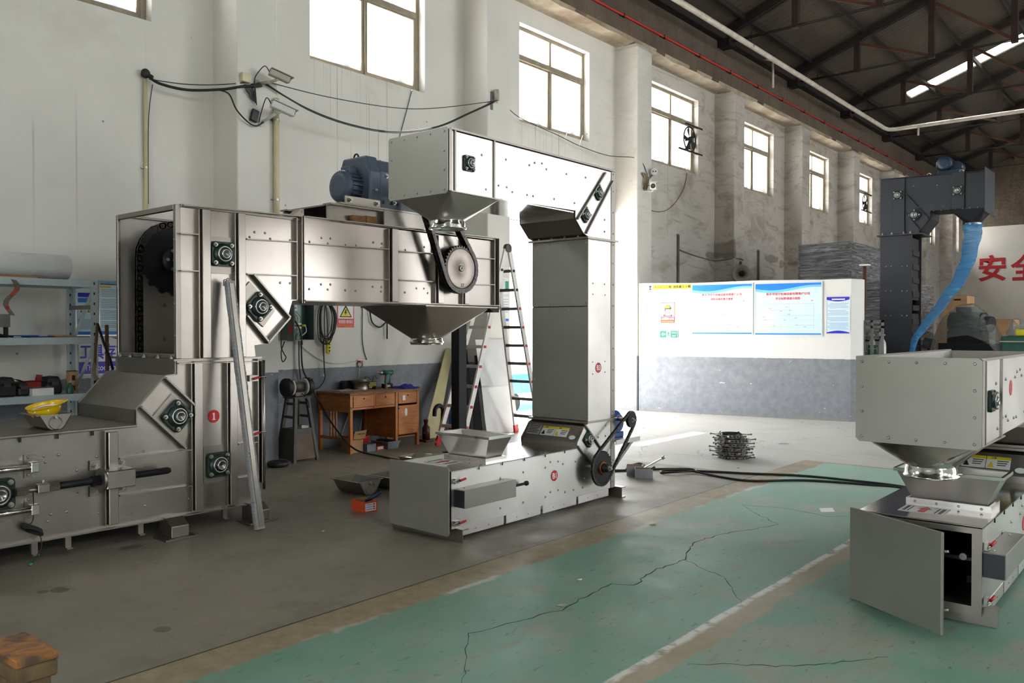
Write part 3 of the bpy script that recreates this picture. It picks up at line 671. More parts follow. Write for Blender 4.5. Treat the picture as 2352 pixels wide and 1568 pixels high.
for y, z in [(4.025, 2.418), (4.127, 2.42), (3.979, 2.373), (4.179, 2.375), (4.379, 2.377), (4.276, 2.002), (4.377, 2.003), (4.586, 2.381), (4.716, 2.428), (4.817, 2.429), (4.787, 2.382), (4.991, 2.385), (5.116, 2.388), (5.326, 2.434), (5.435, 2.433), (5.427, 2.389), (4.58, 1.959), (4.71, 2.007), (4.814, 2.009), (4.784, 1.962), (4.986, 1.963), (5.108, 1.962), (5.319, 2.009), (5.428, 2.011), (5.422, 1.966), (5.901, 2.44), (6.004, 2.441), (5.743, 2.393), (5.894, 2.015), (5.999, 2.017), (5.734, 1.968), (6.052, 1.971)]:
    bolt(A, (XB, y, z), (1, 0, 0), .85)
# conveyor wheel and bucket chain inside the open housing
wh = bpy.data.objects.new('head_wheel', sprocket(.3, 16, .03).lathe([(.12, .03), (.12, .07), (.05, .07)], n=20).mesh('head_wheel', M_CAST)); COL.objects.link(wh); wh.location = (-6.99, 3.72, 2.2); wh.rotation_euler = frame_rot((1, 0, 0)).to_euler(); adopt(wh, A)
for k in range(6):
    t = k*PI/3; MB().cyl((-6.91, 3.72+.09*math.cos(t), 2.2+.09*math.sin(t)), (-6.895, 3.72+.09*math.cos(t), 2.2+.09*math.sin(t)), .016, n=6).build('bolt', M_CHROME, wh)
MB().cyl((-7.19, 3.72, 2.2), (-6.21, 3.72, 2.2), .035, n=20).build('head_shaft', M_SSD, A)
cpts = [Vector((3.72-.31, 2.2-.085*k)) for k in range(10, 0, -1)] + [Vector((3.72+.31*math.cos(t), 2.2+.31*math.sin(t))) for t in [PI-k*PI/13 for k in range(14)]]
ml = link_mesh(.085, .05, .055, M_CHAIN, 1)
for i in range(len(cpts)-1):
    a, c = cpts[i], cpts[i+1]; d = (c-a).normalized(); R = Matrix(((0, 0, 1), (d.x, -d.y, 0), (d.y, d.x, 0)))
    o = inst('bucket_chain' if i == 0 else 'link', ml, (-7.0, a.x, a.y), R, A if i == 0 else bch)
    if i == 0: bch = o
for z in (1.55, 1.85, 2.0):
    for y in (3.5, 3.75): bolt(A, (XA+T_, y, z-.03), (1, 0, 0), 1.1, ME_NUT)
# column below the flange
lo = [(2.06-.9, .155), (4.03, .145), (4.05, 1.352), (3.313, 1.352), (3.313, 1.252), (3.233, 1.245), (3.0, 1.0), (3.0, .885), (2.06-.9, .885)]
for x in (XB-T_, XA): plate('lower_side_plate', MB().prism(lo, 'x', x, x+T_))
plate('column_back_plate', MB().box(XA+.012, XB-.012, 4.02, 4.032, .15, 1.352))
plate('base_floor_plate', MB().box(XA+.012, XB-.012, 1.17, 4.02, .15, .162))
plate('base_top_plate', MB().box(XA-.02, XB+.03, 1.1, 3.0, .868, .888), M_SSD, None, .004)
plate('base_end_plate', MB().box(XA-.01, XB+.01, 1.1, 1.16, .15, .87))
hd = MB(); t = .012
hp = [(3.325, 1.352), (3.325, 1.25), (3.235, 1.245), (3.0, .995), (3.0, .885)]
for (a, c) in zip(hp[:-1], hp[1:]): hd.sheet([(XA-.005, *a), (XB+.01, *a), (XB+.01, *c), (XA-.005, *c)], .01, (0, 1, -1 if a[1]-c[1] < .2 and c[1] > 1 else -.2))
plate('boot_hood', hd, M_SSD)
for y0, y1, z0, z1 in ((3.45, 3.53, .163, 1.345), (3.76, 3.838, .155, 1.34), (2.775, 2.856, .17, .85)): chan(y0, y1, z0, z1)
for y, z0, z1 in ((3.43, .16, 1.34), (3.742, .16, 1.34), (2.757, .17, .86), (4.03, .15, 1.35)): plate('upright_flange', MB().box(XB, XB+.04, y-.004, y+.004, z0, z1), M_SSD)
for a in ((2.86, .649, 3.43, .651), (2.86, .373, 3.43, .366), (3.84, .65, 4.02, .651), (3.84, .367, 4.02, .366), (1.15, .152, 4.03, .14, .05), (3.32, 1.335, 4.03, 1.33)): rib(*a)
for a in ((3.217, 1.221, 3.447, .998), (3.02, 1.013, 3.379, .659)): diag(*a)
plate('bearing_pad', MB().prism([(3.12, .93), (3.28, 1.1), (3.43, .95), (3.43, .78), (3.35, .7)], 'x', XB, XB+.014), M_SSD)
plate('bearing_pad', MB().box(XB, XB+.012, 3.545, 3.76, .36, .66), M_SSD)
bearing(A, XB+.016, 3.315, .926, 1., PI/4); bearing(A, XB+.014, 3.665, .505)
number_disc(A, '1', XB+.002, 3.64, .896, .052)
for y, z in [(2.354, .722), (2.452, .722), (2.364, .678), (2.712, .678), (2.574, .596), (2.58, .439), (2.724, .265), (2.5, .312), (2.397, .313), (2.376, .267), (3.06, .676), (3.067, .264), (3.421, .261), (2.275, .594)]: bolt(A, (XB, y, z), (1, 0, 0), .85)
for y in (2.2, 2.44, 2.68, 2.2-.24): plate('cover_clip', MB().box(XB+.012, XB+.02, y-.006, y+.006, .835, .868), M_INK)
# hinged inspection door on the far edge with toggle latches
plate('inspection_door', MB().box(XA+.05, XB+.05, 4.06, 4.085, .3, 1.33), None, None, .004)
MB().cyl((XB+.055, 4.072, .25), (XB+.055, 4.072, 1.34), .012, n=10).build('hinge_rod', M_SS, A)
for z in (1.19, .725):
    o = MB().box(XB+.01, XB+.05, 3.94, 4.02, z-.025, z+.025).build('toggle_latch', M_SSD, A)
    MB().cyl((XB+.06, 3.97, z-.005), (XB+.06, 4.03, z+.008), .009, n=8).build('latch_grip', M_RED, o)
    MB().tube([(XB+.06, 4.03, z+.01), (XB+.07, 4.085, z+.012), (XB+.05, 4.095, z)], .005, 6).build('latch_hook', M_CHROME, o)
# feet
for y in (3.26, 3.98, 1.6):
    f = MB(); f.box(-6.2, -6.0, y-.13, y+.13, 0, .016); o = f.build('foot', M_SSD, A, .003)
    g = MB(); g.prism([(-6.23, .15), (-6.12, .155), (-6.03, .1), (-6.03, .016), (-6.23, .016)], 'y', y-.07, y+.07); g.build('foot_bracket', M_SSD, o, .004)
    for s in (-1, 1):
        for x in (-6.17, -6.03): inst('bolt_hole', ME_SLOT, (x, y+s*.1, .0165), (0, 0, 0), o)
for y in (3.02, 2.5, 2.28, 3.72): plate('bottom_hook', MB().box(-6.2, -6.17, y-.02, y+.02, .06, .15).box(-6.2, -6.14, y-.02, y+.02, .055, .065), M_SSD)
# take-up gear on the base side
tp = MB().lathe([(.2, 0), (.2, .012)], (XB+.004, 2.03, .5), (1, 0, 0), 40); plate('takeup_plate', tp, M_SSD)
bearing(A, XB+.03, 2.05, .505, 1.05, 0)
for z in (.668, .38):
    MB().cyl((-6.12, 1.85, z), (-6.12, 2.24, z), .018, n=12).build('guide_rod', M_POL, A)
    o = MB().box(-6.15, -6.09, 2.235, 2.285, z-.035, z+.035).build('rod_block', M_POL, A, .004)
    MB().box(-6.2, -6.19, 2.225, 2.275, z-.08, z+.08).build('block_plate', M_SSD, o)
    for s in (-1, 1): bolt(o, (-6.19, 2.25, z+s*.06), (1, 0, 0), .8)
o = MB().cyl((-6.1, 2.14, .515), (-6.1, 2.21, .515), .03, n=6, smooth=False).cyl((-6.1, 2.2, .515), (-6.1, 2.28, .515), .016, n=10).build('clevis', M_SSD, A)
MB().box(-6.125, -6.07, 2.27, 2.345, .49, .55).cyl((-6.1, 2.31, .54), (-6.1, 2.31, .575), .012, n=8).build('clevis_block', M_SSD, o, .004)
MB().cyl((-6.1, 2.345, .52), (-6.1, 2.41, .52), .034, n=6, smooth=False).build('lock_nut', M_SSD, o)
MB().cyl((-6.1, 2.38, .52), (-6.1, 3.2, .525), .026, n=16).build('takeup_screw', M_CAST, A)
MB().cyl((-6.1, 3.195, .525), (-6.1, 3.215, .525), .02, n=12).build('screw_tip', M_CAST, A)
o = MB().box(-6.19, -6.03, 2.71, 2.92, .455, .585).build('takeup_box', M_SS, A, .006)
MB().lathe([(.085, 0), (.085, .02)], (-6.1, 2.69, .52), (0, 1, 0), 24).build('collar', M_SSD, o)
MB().cyl((-6.1, 2.63, .52), (-6.1, 2.69, .52), .04, n=6, smooth=False).build('lock_nut', M_CAST, o)
for y in (2.69, 2.885):
    for z in (.62, .43): MB().box(-6.19, -6.18, y-.035, y+.035, z-.035, z+.035).build('fixing_lug', M_SSD, o); bolt(o, (-6.18, y, z), (1, 0, 0), 1., ME_NUT)
# sensor cable tied in a hank on the side
cb = MB().tube(smooth_path([(-6.14, 2.26, .5), (-6.15, 2.268, .4), (-6.15, 2.262, .3), (-6.165, 2.24, .27)]), .004, 6)
for k in range(7): cb.tube(smooth_path([(-6.16+.004*k, 2.2, .29-.006*k), (-6.15+.004*k, 2.25, .27-.004*k), (-6.14+.003*k, 2.31, .235-.004*k), (-6.15+.003*k, 2.31, .225-.006*k), (-6.16, 2.25, .25-.006*k)], 5, True), .0035, 5, True)
cb.tube(smooth_path([(-6.15, 2.3, .22), (-6.13, 2.31, .12), (-6.12, 2.27, .05), (-6.12, 2.24, .012)]), .004, 6)
cb.build('sensor_cable', M_BLACK, A); MB().box(-6.13, -6.11, 2.225, 2.245, .005, .02).build('cable_plug', M_TEAL, A)
# discharge hopper under the arm
oc = (-6.7, 6.525)
h = MB(); n = 24; top = []; bot = []
tx0, tx1, ty0, ty1, tz = XA+.01, XB-.0, 6.03, 7.02, 1.835
for i in range(n):
    a = 2*PI*i/n+PI/4*0; c, s_ = math.cos(a), math.sin(a); bot.append((oc[0]+.175*c, oc[1]+.175*s_, 1.5))
crn = [(tx1, ty1), (tx0, ty1), (tx0, ty0), (tx1, ty0)]
vs = [(x, y, tz) for x, y in crn] + bot; fs = []
for q in range(4):
    base = q*6+3
    for k in range(6): fs.append((q, 4+(base+k-3) % n, 4+(base+k-2) % n))
for q in range(4): fs.append((q, 4+(q*6+6) % n, (q+1) % 4))
hop = plate('discharge_hopper', MB().add(vs, fs), M_SSD)
hm = hop.modifiers.new('sheet', 'SOLIDIFY'); hm.thickness = .008
MB().lathe([(.175, 1.5), (.18, 1.47), (.19, 1.465), (.19, 1.45), (.18, 1.445), (.18, 1.43), (.165, 1.43), (.165, 1.5)], (*oc, 0), n=32, caps=False).build('outlet_ring', M_POL, hop)
plate('hopper_flange', MB().box(XA, XB+.03, 6.0, 7.13, 1.835, 1.85), M_SSD)
plate('end_hook', MB().prism([(6.98, 1.83), (7.14, 1.83), (7.14, 1.79), (7.05, 1.79)], 'x', XB-.2, XB+.03), M_CAST)
# drive: output sprocket, double chain, gear motor on a stand
XS = -6.12
sp = sprocket(.235, 38, .03); o = bpy.data.objects.new('drive_sprocket', sp.mesh('drive_sprocket', M_CHAIN)); COL.objects.link(o); o.location = (XS, 6.386, 2.236); o.rotation_euler = frame_rot((1, 0, 0)).to_euler(); adopt(o, A)
kid('second_toothing', sprocket(.235, 38, .03).mesh('sprocket', M_CHAIN), o, (0, 0, .045)); kid('sprocket_face', MB().lathe([(.212, .0), (.212, .0785), (.2, .082), (.06, .082), (.055, .079), (.03, .079)], n=48).mesh('sprocket_face', mat('ground_steel_with_rust_rim', (168, 158, 150), .46, .9, .12, 6)), o, (0, 0, 0))
kid('hub', MB().lathe([(.034, .075), (.034, .09), (.03, .094), (.006, .094), (.005, .088)], n=24).mesh('hub', M_SSD), o, (0, 0, 0))
inst('chalk_mark', text_mesh('37', M_INK, None, .038), (XS+.083, 6.4, 2.06), frame_rot((1, 0, 0)), o)
MB().cyl((-6.25, 6.386, 2.236), (XS+.01, 6.386, 2.236), .04, n=20).build('sprocket_shaft', M_SSD, A)
ch = chain(A, XS+.006, belt((6.386, 2.236), .24, (5.93, 3.02), .13, .05), .05, .038, .046, M_CHAIN, 2)
o2 = bpy.data.objects.new('motor_sprocket', sprocket(.127, 18, .07).mesh('motor_sprocket', M_CHAIN)); COL.objects.link(o2); o2.location = (XS, 5.93, 3.02); o2.rotation_euler = frame_rot((1, 0, 0)).to_euler(); adopt(o2, A)
MB().cyl((-6.5, 5.93, 3.02), (XS+.03, 5.93, 3.02), .035, n=16).build('motor_output_shaft', M_SSD, A)
# motor stand (I-section frame on top of the arm)
plate('stand_rail', MB().box(-6.42, -6.3, 4.9, 5.55, 2.6, 2.612).box(-6.37, -6.355, 4.9, 5.55, 2.61, 2.77).box(-6.42, -6.3, 4.9, 5.55, 2.765, 2.78), M_SSD)
plate('stand_rail', MB().box(-7.1, -6.98, 4.9, 6.1, 2.6, 2.612).box(-7.05, -7.035, 4.9, 6.1, 2.61, 2.77).box(-7.1, -6.98, 4.9, 6.1, 2.765, 2.78), M_SSD)
plate('stand_crossbar', MB().box(-7.1, -6.3, 5.545, 5.56, 2.6, 2.78), M_SSD); plate('stand_crossbar', MB().box(-7.1, -6.3, 6.03, 6.045, 2.6, 2.78), M_SSD)
plate('stand_side', MB().box(-6.31, -6.295, 5.55, 6.1, 2.6, 2.78), M_SSD)
plate('motor_bed', MB().box(-7.08, -6.28, 5.0, 6.15, 2.78, 2.795), M_SSD)
plate('bed_angle', MB().box(-6.29, -6.275, 5.05, 5.48, 2.79, 2.86), M_SSD); bolt(A, (-6.275, 5.1, 2.825), (1, 0, 0), 1.2, ME_NUT); bolt(A, (-6.275, 5.43, 2.825), (1, 0, 0), 1.2, ME_NUT)
M_WOODB = mat('raw_packing_wood', (168, 122, 82), .8, 0, .25, 9, .2)
plate('wooden_packer', MB().box(-6.35, -6.3, 5.16, 5.32, 2.615, 2.69), M_WOODB); plate('wooden_packer', MB().box(-6.35, -6.3, 5.33, 5.46, 2.615, 2.7), M_WOODB)
cg = (-6.72, 3.09)                                       # gear-motor axis (x, z), running along y
gm = MB(); gm.prism([(cg[0]-.2, 2.8), (cg[0]+.2, 2.8), (cg[0]+.235, 2.95), (cg[0]+.235, 3.2), (cg[0]+.17, 3.33), (cg[0]-.17, 3.33), (cg[0]-.235, 3.2), (cg[0]-.235, 2.95)], 'y', 5.66, 5.98)
G_ = gm.build('gear_motor', M_MOTOR, A, .025, segs=3); G_['label'] = 'slate blue geared motor'
MB().prism([(cg[0]-.235, 2.86), (cg[0]+.235, 2.86), (cg[0]+.25, 3.0), (cg[0]+.25, 3.18), (cg[0]+.18, 3.35), (cg[0]-.18, 3.35), (cg[0]-.25, 3.18), (cg[0]-.25, 3.0)], 'y', 5.52, 5.67).build('gearbox_flange', M_MOTOR, G_, .02, segs=3)
MB().prism([(cg[0]-.2, 2.8), (cg[0]+.2, 2.8), (cg[0]+.2, 3.0), (cg[0]+.13, 3.1), (cg[0]-.13, 3.1), (cg[0]-.2, 3.0)], 'y', 5.95, 6.25).build('output_housing', M_MOTOR, G_, .03, segs=3)
MB().box(cg[0]-.26, cg[0]+.26, 5.6, 6.2, 2.795, 2.83).build('gearbox_foot', M_MOTOR, G_, .01)
for y in (5.72, 5.82, 5.92):
    MB().cyl((cg[0]+.2, y, 2.88), (cg[0]+.2, y, 3.0), .03, n=12).build('gearbox_rib', M_MOTOR, G_)
MB().cyl((cg[0], 5.36, 3.03), (cg[0], 5.53, 3.03), .145, n=32).build('motor_body', M_MOTOR, G_)
for k in range(22):
    t = PI*(.02)+2*PI*k/22; c, s_ = math.cos(t), math.sin(t)
    MB().beam((cg[0]+.155*c, 5.36, 3.03+.155*s_), (cg[0]+.155*c, 5.53, 3.03+.155*s_), .007, .03, (c, 0, s_)).build('cooling_fin', M_MOTOR, G_)
MB().lathe([(.165, 0), (.165, -.02), (.15, -.055), (.1, -.065)], (cg[0], 5.38, 3.03), (0, 1, 0), 32).build('fan_cowl', M_MOTOR, G_)
MB().box(cg[0]-.07, cg[0]+.07, 5.4, 5.5, 3.15, 3.24).build('terminal_box', M_MOTOR, G_, .01)
for y, z in ((5.55, 3.35), (5.86, 3.33)): MB().tube(arc((cg[0], y, z), .035, 0, PI, 8, (1, 0, 0)), .009, 8).build('lifting_eye', M_CAST, G_)
for y, z in ((5.75, 3.16), (5.85, 2.9), (5.6, 3.0)): bolt(G_, (cg[0]+.236, y, z), (1, 0, 0), 1., ME_NUT)
MB().cyl((cg[0]+.236, 5.94, 3.2), (cg[0]+.255, 5.94, 3.2), .016, n=8).build('oil_plug', mat('brass', (200, 160, 70), .3, 1.), G_)
# ================================================================== compact stainless bucket elevators (B in the middle, its short twin on the right)
def frustum(x0, x1, y0, y1, z0, X0, X1, Y0_, Y1_, z1, m, name, par, t=.006):
    a = [(x0, y0, z0), (x1, y0, z0), (x1, y1, z0), (x0, y1, z0)]; c = [(X0, Y0_, z1), (X1, Y0_, z1), (X1, Y1_, z1), (X0, Y1_, z1)]
    o = MB().add(a+c, [(i, (i+1) % 4, 4+(i+1) % 4, 4+i) for i in range(4)]).build(name, m, par); md = o.modifiers.new('sheet', 'SOLIDIFY'); md.thickness = t; return o
def sq_to_round(x0, x1, y0, y1, z0, cx, cy, r, z1, m, name, par):
    n = 24; vs = [(x1, y1, z0), (x0, y1, z0), (x0, y0, z0), (x1, y0, z0)] + [(cx+r*math.cos(2*PI*i/n), cy+r*math.sin(2*PI*i/n), z1) for i in range(n)]; fs = []
    for q in range(4): fs += [(q, 4+(q*6+k) % n, 4+(q*6+k+1) % n) for k in range(6)]
    for q in range(4): fs.append((q, 4+(q*6+6) % n, (q+1) % 4))
    o = MB().add(vs, fs).build(name, m, par); md = o.modifiers.new('sheet', 'SOLIDIFY'); md.thickness = .006; return o
def sticker(par, c, n, up, w, h, kind):
    R = frame_rot(n, up); c = Vector(c)
    at = lambda u, v, d=.0012: c + R @ Vector((u*w, v*h, d))
    base = MB().cbox((0, 0, 0), (w, h, .0016)).mesh('sticker', {'plate': M_STKS}.get(kind, M_STKW)); o = inst('sticker', base, c, R, par)
    o['label'] = {'plate': 'silver nameplate', 'arrow': 'white label with red arrow'}.get(kind, 'white warning sticker with yellow heading')
    q = lambda nm, m, u0, u1, v0, v1: inst(nm, MB().cbox((0, 0, 0), ((u1-u0)*w, (v1-v0)*h, .0012)).mesh(nm, m), at((u0+u1)/2, (v0+v1)/2), R, o)
    if kind == 'plate':
        for k in range(5): q('text_line', M_INK, -.42, .42-.07*(k % 3), .38-k*.17, .44-k*.17)
    elif kind == 'arrow':
        a = MB(); pts = [(-.1, -.42), (.1, -.42), (.1, .05), (.2, .05), (0, .42), (-.2, .05), (-.1, .05)]
        a.prism([(u*w*.8, v*h) for u, v in pts], 'z', 0, .0012); inst('arrow', a.mesh('arrow', M_RED), at(0, 0, .001), R, o)
        for u in (-.42, -.38, .38, .42, .3, -.3): q('text_line', M_INK, u-.012, u+.012, -.4, .35)
    else:
        q('heading', M_STKY, -.5, .5, .27, .5)
        inst('lettering', text_mesh('注意', M_INK, None, h*.15), at(-.2, .385, .002), R, o)
        tri = MB().prism([(-.1*h*2, -.13*h*2), (.1*h*2, -.13*h*2), (0, .1*h*2)], 'z', 0, .0012)
        inst('warning_symbol', tri.mesh('warning_symbol', M_STKY if kind == 'tri' else M_INK), at(-.3, -.12), R, o)
        for k in range(3): q('text_line', M_INK, -.05, .42-.05*k, .12-k*.17, .18-k*.17)
    return o
def latch(par, x, y, z):
    o = MB().box(x, x+.02, y, y+.05, z-.02, z+.02).build('toggle_latch', M_CHROME, par)
    MB().tube([(x+.02, y+.03, z), (x+.03, y-.01, z+.006), (x+.025, y-.035, z+.004)], .004, 6).tube([(x+.02, y+.03, z-.008), (x+.03, y-.01, z-.006), (x+.025, y-.035, z-.006)], .004, 6).build('latch_hook', M_CHROME, o)
    MB().cyl((x+.025, y+.045, z), (x+.035, y+.1, z+.012), .009, n=8).build('latch_grip', M_RED, o)
def small_elevator(label, ox, oy, dz, twin=False):
    E = thing('bucket_elevator', label, 'elevator', (-4.68+ox, 5.6+oy, 0))
    xl, xr = -5.0+ox, -4.36+ox
    Pz = lambda pts, up: [(y+oy, z+(dz if up else 0)) for y, z in pts]
    t = .008
    def pl(nm, b, m=M_SSB, par=None, bev=0.): return b.build(nm, m, par or E, bev)
    up = Pz([(4.49, 2.63), (6.08, 2.655), (6.08, 2.585), (6.21, 2.46), (6.285, 2.44), (6.72, 2.44), (6.72, 3.09), (4.49, 3.09)], True)
    lo = Pz([(4.5, .1), (6.72, .1), (6.72, .745), (6.285, .745), (6.22, .72), (6.11, .585), (6.11, .53), (4.5, .53)], False)
    for x in (xr-t, xl): pl('arm_side_plate', MB().prism(up, 'x', x, x+t)); pl('boot_side_plate', MB().prism(lo, 'x', x, x+t))
    U = lambda z: z+dz
    if not twin: pl('arm_top_plate', MB().box(xl, xr, 4.49+oy, 6.72+oy, U(3.078), U(3.09)))
    else: pl('arm_cross_plate', MB().box(xl+.01, xr-.01, 5.0+oy, 5.008+oy, U(2.66), U(3.06)))
    pl('arm_floor_plate', MB().box(xl+.008, xr-.008, 5.05+oy, 6.08+oy, U(2.636), U(2.644)), M_POL)
    el = [(6.08, 2.66), (6.08, 2.585), (6.21, 2.46), (6.285, 2.44)]
    b = MB()
    for a, c in zip(el[:-1], el[1:]): b.sheet([(xl, a[0]+oy, U(a[1])), (xr, a[0]+oy, U(a[1])), (xr, c[0]+oy, U(c[1])), (xl, c[0]+oy, U(c[1]))], .007, (0, 1, .6))
    pl('elbow_plate', b, M_SSD)
    pl('arm_back_plate', MB().box(xl, xr, 6.712+oy, 6.72+oy, U(2.44), U(3.09)), M_SSD)
    # column
    zc0, zc1 = .76, U(2.425)
    if zc1-zc0 > .2:
        pl('column_side_plate', MB().box(xr-t, xr, 6.285+oy, 6.72+oy, zc0, zc1)); pl('column_side_plate', MB().box(xl, xl+t, 6.285+oy, 6.72+oy, zc0, zc1)); pl('column_back_plate', MB().box(xl+t, xr-t, 6.712+oy, 6.72+oy, zc0, zc1), M_SSD)
        zm = 1.81
        for z0, z1 in ((zc0+.005, zm-.003), (zm+.003, zc1-.005)):
            p = pl('column_panel', MB().box(xl-.004, xr+.004, 6.278+oy, 6.285+oy, z0, z1), M_PANEL, None, .002)
            for k in range(4): 
                z = z0+.03+(z1-z0-.06)*k/3
                for x in (xl+.022, xr-.022): inst('rivet', ME_RIVET, (x, 6.278+oy, z), rotx((0, -1, 0)), p)
            for x in (xl+.21, xr-.21):
                for z in (z0+.03, z1-.03): inst('rivet', ME_RIVET, (x, 6.278+oy, z), rotx((0, -1, 0)), p)
        for z in (zc1, ):
            for k in range(4):
                x = xl+.1+k*.15; bolt(E, (x, 6.255+oy, z+.016), (0, 0, 1), .7, ME_NUT)
    for z in (.748, U(2.425)): pl('joint_flange', MB().box(xl-.025, xr+.03, 6.24+oy, 6.745+oy, z-.004, z+.014), M_SSD)
    for z0, z1 in ((.1, .745), (zc0, zc1), (U(2.44), U(3.09))):
        if z1-z0 < .1: continue
        f = pl('edge_flange', MB().box(xr-.002, xr+.006, 6.66+oy, 6.725+oy, z0, z1), M_SSD)
        for k in range(int((z1-z0)/.2)+1): inst('hole', ME_RIVET, (xr+.006, 6.69+oy, min(z1-.03, z0+.06+k*.2)), rotx((1, 0, 0)), f)
    # near end of the arm: bolted cover
    p = pl('end_cover', MB().prism([(xl-.005, U(2.63)), (xl+.015, U(2.61)), (xr-.015, U(2.61)), (xr+.005, U(2.63)), (xr+.005, U(3.085)), (xr-.01, U(3.1)), (xl+.01, U(3.1)), (xl-.005, U(3.085))], 'y', 4.458+oy, 4.466+oy), M_PANEL)
    for k in range(5):
        for z in (2.64, 3.07): inst('rivet', ME_RIVET, (xl+.03+k*(.64-.06)/4, 4.458+oy, U(z)), rotx((0, -1, 0)), p)
    for k in (1, 2):
        for x in (xl+.03, xr-.03): inst('rivet', ME_RIVET, (x, 4.458+oy, U(2.64+.43*k/3)), rotx((0, -1, 0)), p)
    # side trims of the arm
    for y0, y1 in ((4.47, 4.5), (4.53, 4.545), (4.975, 4.99)): pl('upright_trim', MB().box(xr, xr+.012, y0+oy, y1+oy, U(2.63), U(3.085)), M_SSD)
    pl('top_trim', MB().box(xr-.004, xr+.016, 4.49+oy, 6.72+oy, U(3.085), U(3.1)), M_SSD); pl('top_trim', MB().box(xl-.016, xl+.004, 4.49+oy, 6.72+oy, U(3.085), U(3.1)), M_SSD)
    def dg(y0, z0, y1, z1):
        L = math.hypot(y1-y0, z1-z0); a, c = -(z1-z0)/L*.012, (y1-y0)/L*.012
        pl('diagonal_rib', MB().prism([(y0+oy, z0), (y1+oy, z1), (y1+a+oy, z1+c), (y0+a+oy, z0+c)], 'x', xr, xr+.022), M_SSD)
    dg(6.545, U(3.06), 6.1, U(2.585)); dg(6.67, U(3.0), 6.235, U(2.47))
    dg(6.115, .6, 6.33, .36) if False else dg(6.215, .735, 6.48, .49); dg(6.11, .55, 6.36, .33)
    bearing(E, xr+.002, 4.69+oy, U(2.86), .6); bearing(E, xr+.004, 6.438+oy, U(2.86), .6, PI/4); bearing(E, xr+.004, 6.23+oy, U(2.635), .6, PI/4)
    bearing(E, xr+.004, 6.285+oy, .6, .6, PI/4)
    for y, z in [(4.84, 2.95), (5.13, 2.96), (5.43, 2.96), (5.5, 2.99), (5.6, 3.0), (5.66, 2.96), (5.95, 2.96), (6.24, 2.97), (4.55, 2.68), (4.89, 2.69), (5.04, 2.74), (5.14, 2.74), (5.21, 2.71), (5.4, 2.71), (5.48, 2.71), (5.77, 2.72), (6.07, 2.72), (6.55, 2.62), (6.55, 2.51)]: bolt(E, (xr, y+oy, U(z)), (1, 0, 0), .75)
    if not twin:
        for y, z in [(6.36, 2.02), (6.55, 2.02), (6.36, 1.92), (6.56, 1.92), (6.36, 1.3), (6.56, 1.3), (6.36, 1.19), (6.56, 1.2)]: bolt(E, (xr, y+oy, z), (1, 0, 0), .6)
    for y, z in [(5.35, .42), (5.06, .41), (5.65, .42), (5.72, .46), (5.83, .45), (5.9, .42), (6.09, .42), (6.57, .7), (6.45, .6), (6.57, .6), (6.23, .25), (5.35, .17), (5.06, .17), (5.65, .17), (5.72, .2), (5.83, .2), (5.93, .17), (6.06, .17), (6.2, .17)]: bolt(E, (xr, y+oy, z), (1, 0, 0), .75)
    # discharge hopper below the arm end
    h = sq_to_round(xl+.02, xr-.005, 4.5+oy, 5.06+oy, U(2.632), -4.68+ox, 4.79+oy, .135, U(2.46), M_POL if twin else M_SSB, 'discharge_hopper', E)
    MB().lathe([(.135, 2.46), (.14, 2.445), (.142, 2.41), (.15, 2.405), (.15, 2.395), (.138, 2.392), (.128, 2.4), (.128, 2.46)], (-4.68+ox, 4.79+oy, dz), n=32, caps=False).build('outlet_ring', M_POL, h)
    pl('hopper_flange', MB().box(xl-.01, xr+.012, 4.49+oy, 5.08+oy, U(2.626), U(2.634)), M_SSD)
    # boot: top cover, hood, floor, end
    pl('boot_top_plate', MB().box(xl-.008, xr+.01, 4.49+oy, 6.11+oy, .53, .54), M_POL, None, .002)
    pl('boot_floor_plate', MB().box(xl+.008, xr-.008, 4.5+oy, 6.71+oy, .1, .108), M_SSD)
    pl('boot_back_plate', MB().box(xl, xr, 6.712+oy, 6.72+oy, .1, .745), M_SSD)
    b = MB(); hp = [(6.285, .745), (6.22, .72), (6.11, .585), (6.11, .535)]
    for a, c in zip(hp[:-1], hp[1:]): b.sheet([(xl-.004, a[0]+oy, a[1]), (xr+.004, a[0]+oy, a[1]), (xr+.004, c[0]+oy, c[1]), (xl-.004, c[0]+oy, c[1])], .007, (0, 1, -.7))
    hood = pl('boot_hood', b, M_SSD)
    nrm = Vector((0, -.135, .11)).normalized(); upv = Vector((0, .11, .135)).normalized()
    for fx, kd, w in ((-4.89, 'plate', .15), (-4.725, 'hand', .15), (-4.57, 'tri', .15)):
        sticker(hood, Vector((fx+ox, 6.168+oy, .656))+nrm*.004, nrm, upv, w, .1, kd)
    ov = MB().lathe([(.04, 0), (.04, .0015)], n=28).mesh('quality_mark', M_TEAL); o = inst('quality_mark', ov, Vector((-4.43+ox, 6.14+oy, .62))+nrm*.004, frame_rot(nrm, upv), hood, (1, .62, 1))
    kid('quality_mark_field', MB().lathe([(.035, .0016), (.035, .0022)], n=28).mesh('quality_mark', M_STKW), o, (0, 0, 0))
    sticker(E, (-4.71+ox, 4.77+oy, .5415), (0, 0, 1), (-1, .1, 0) if False else (0, 1, 0), .24, .2, 'arrow')
    # inlet hopper on the boot
    ih = frustum(-4.82+ox, -4.42+ox, 4.95+oy, 5.14+oy, .57, -4.905+ox, -4.335+ox, 4.895+oy, 5.185+oy, .75, M_SSB, 'inlet_hopper', E)
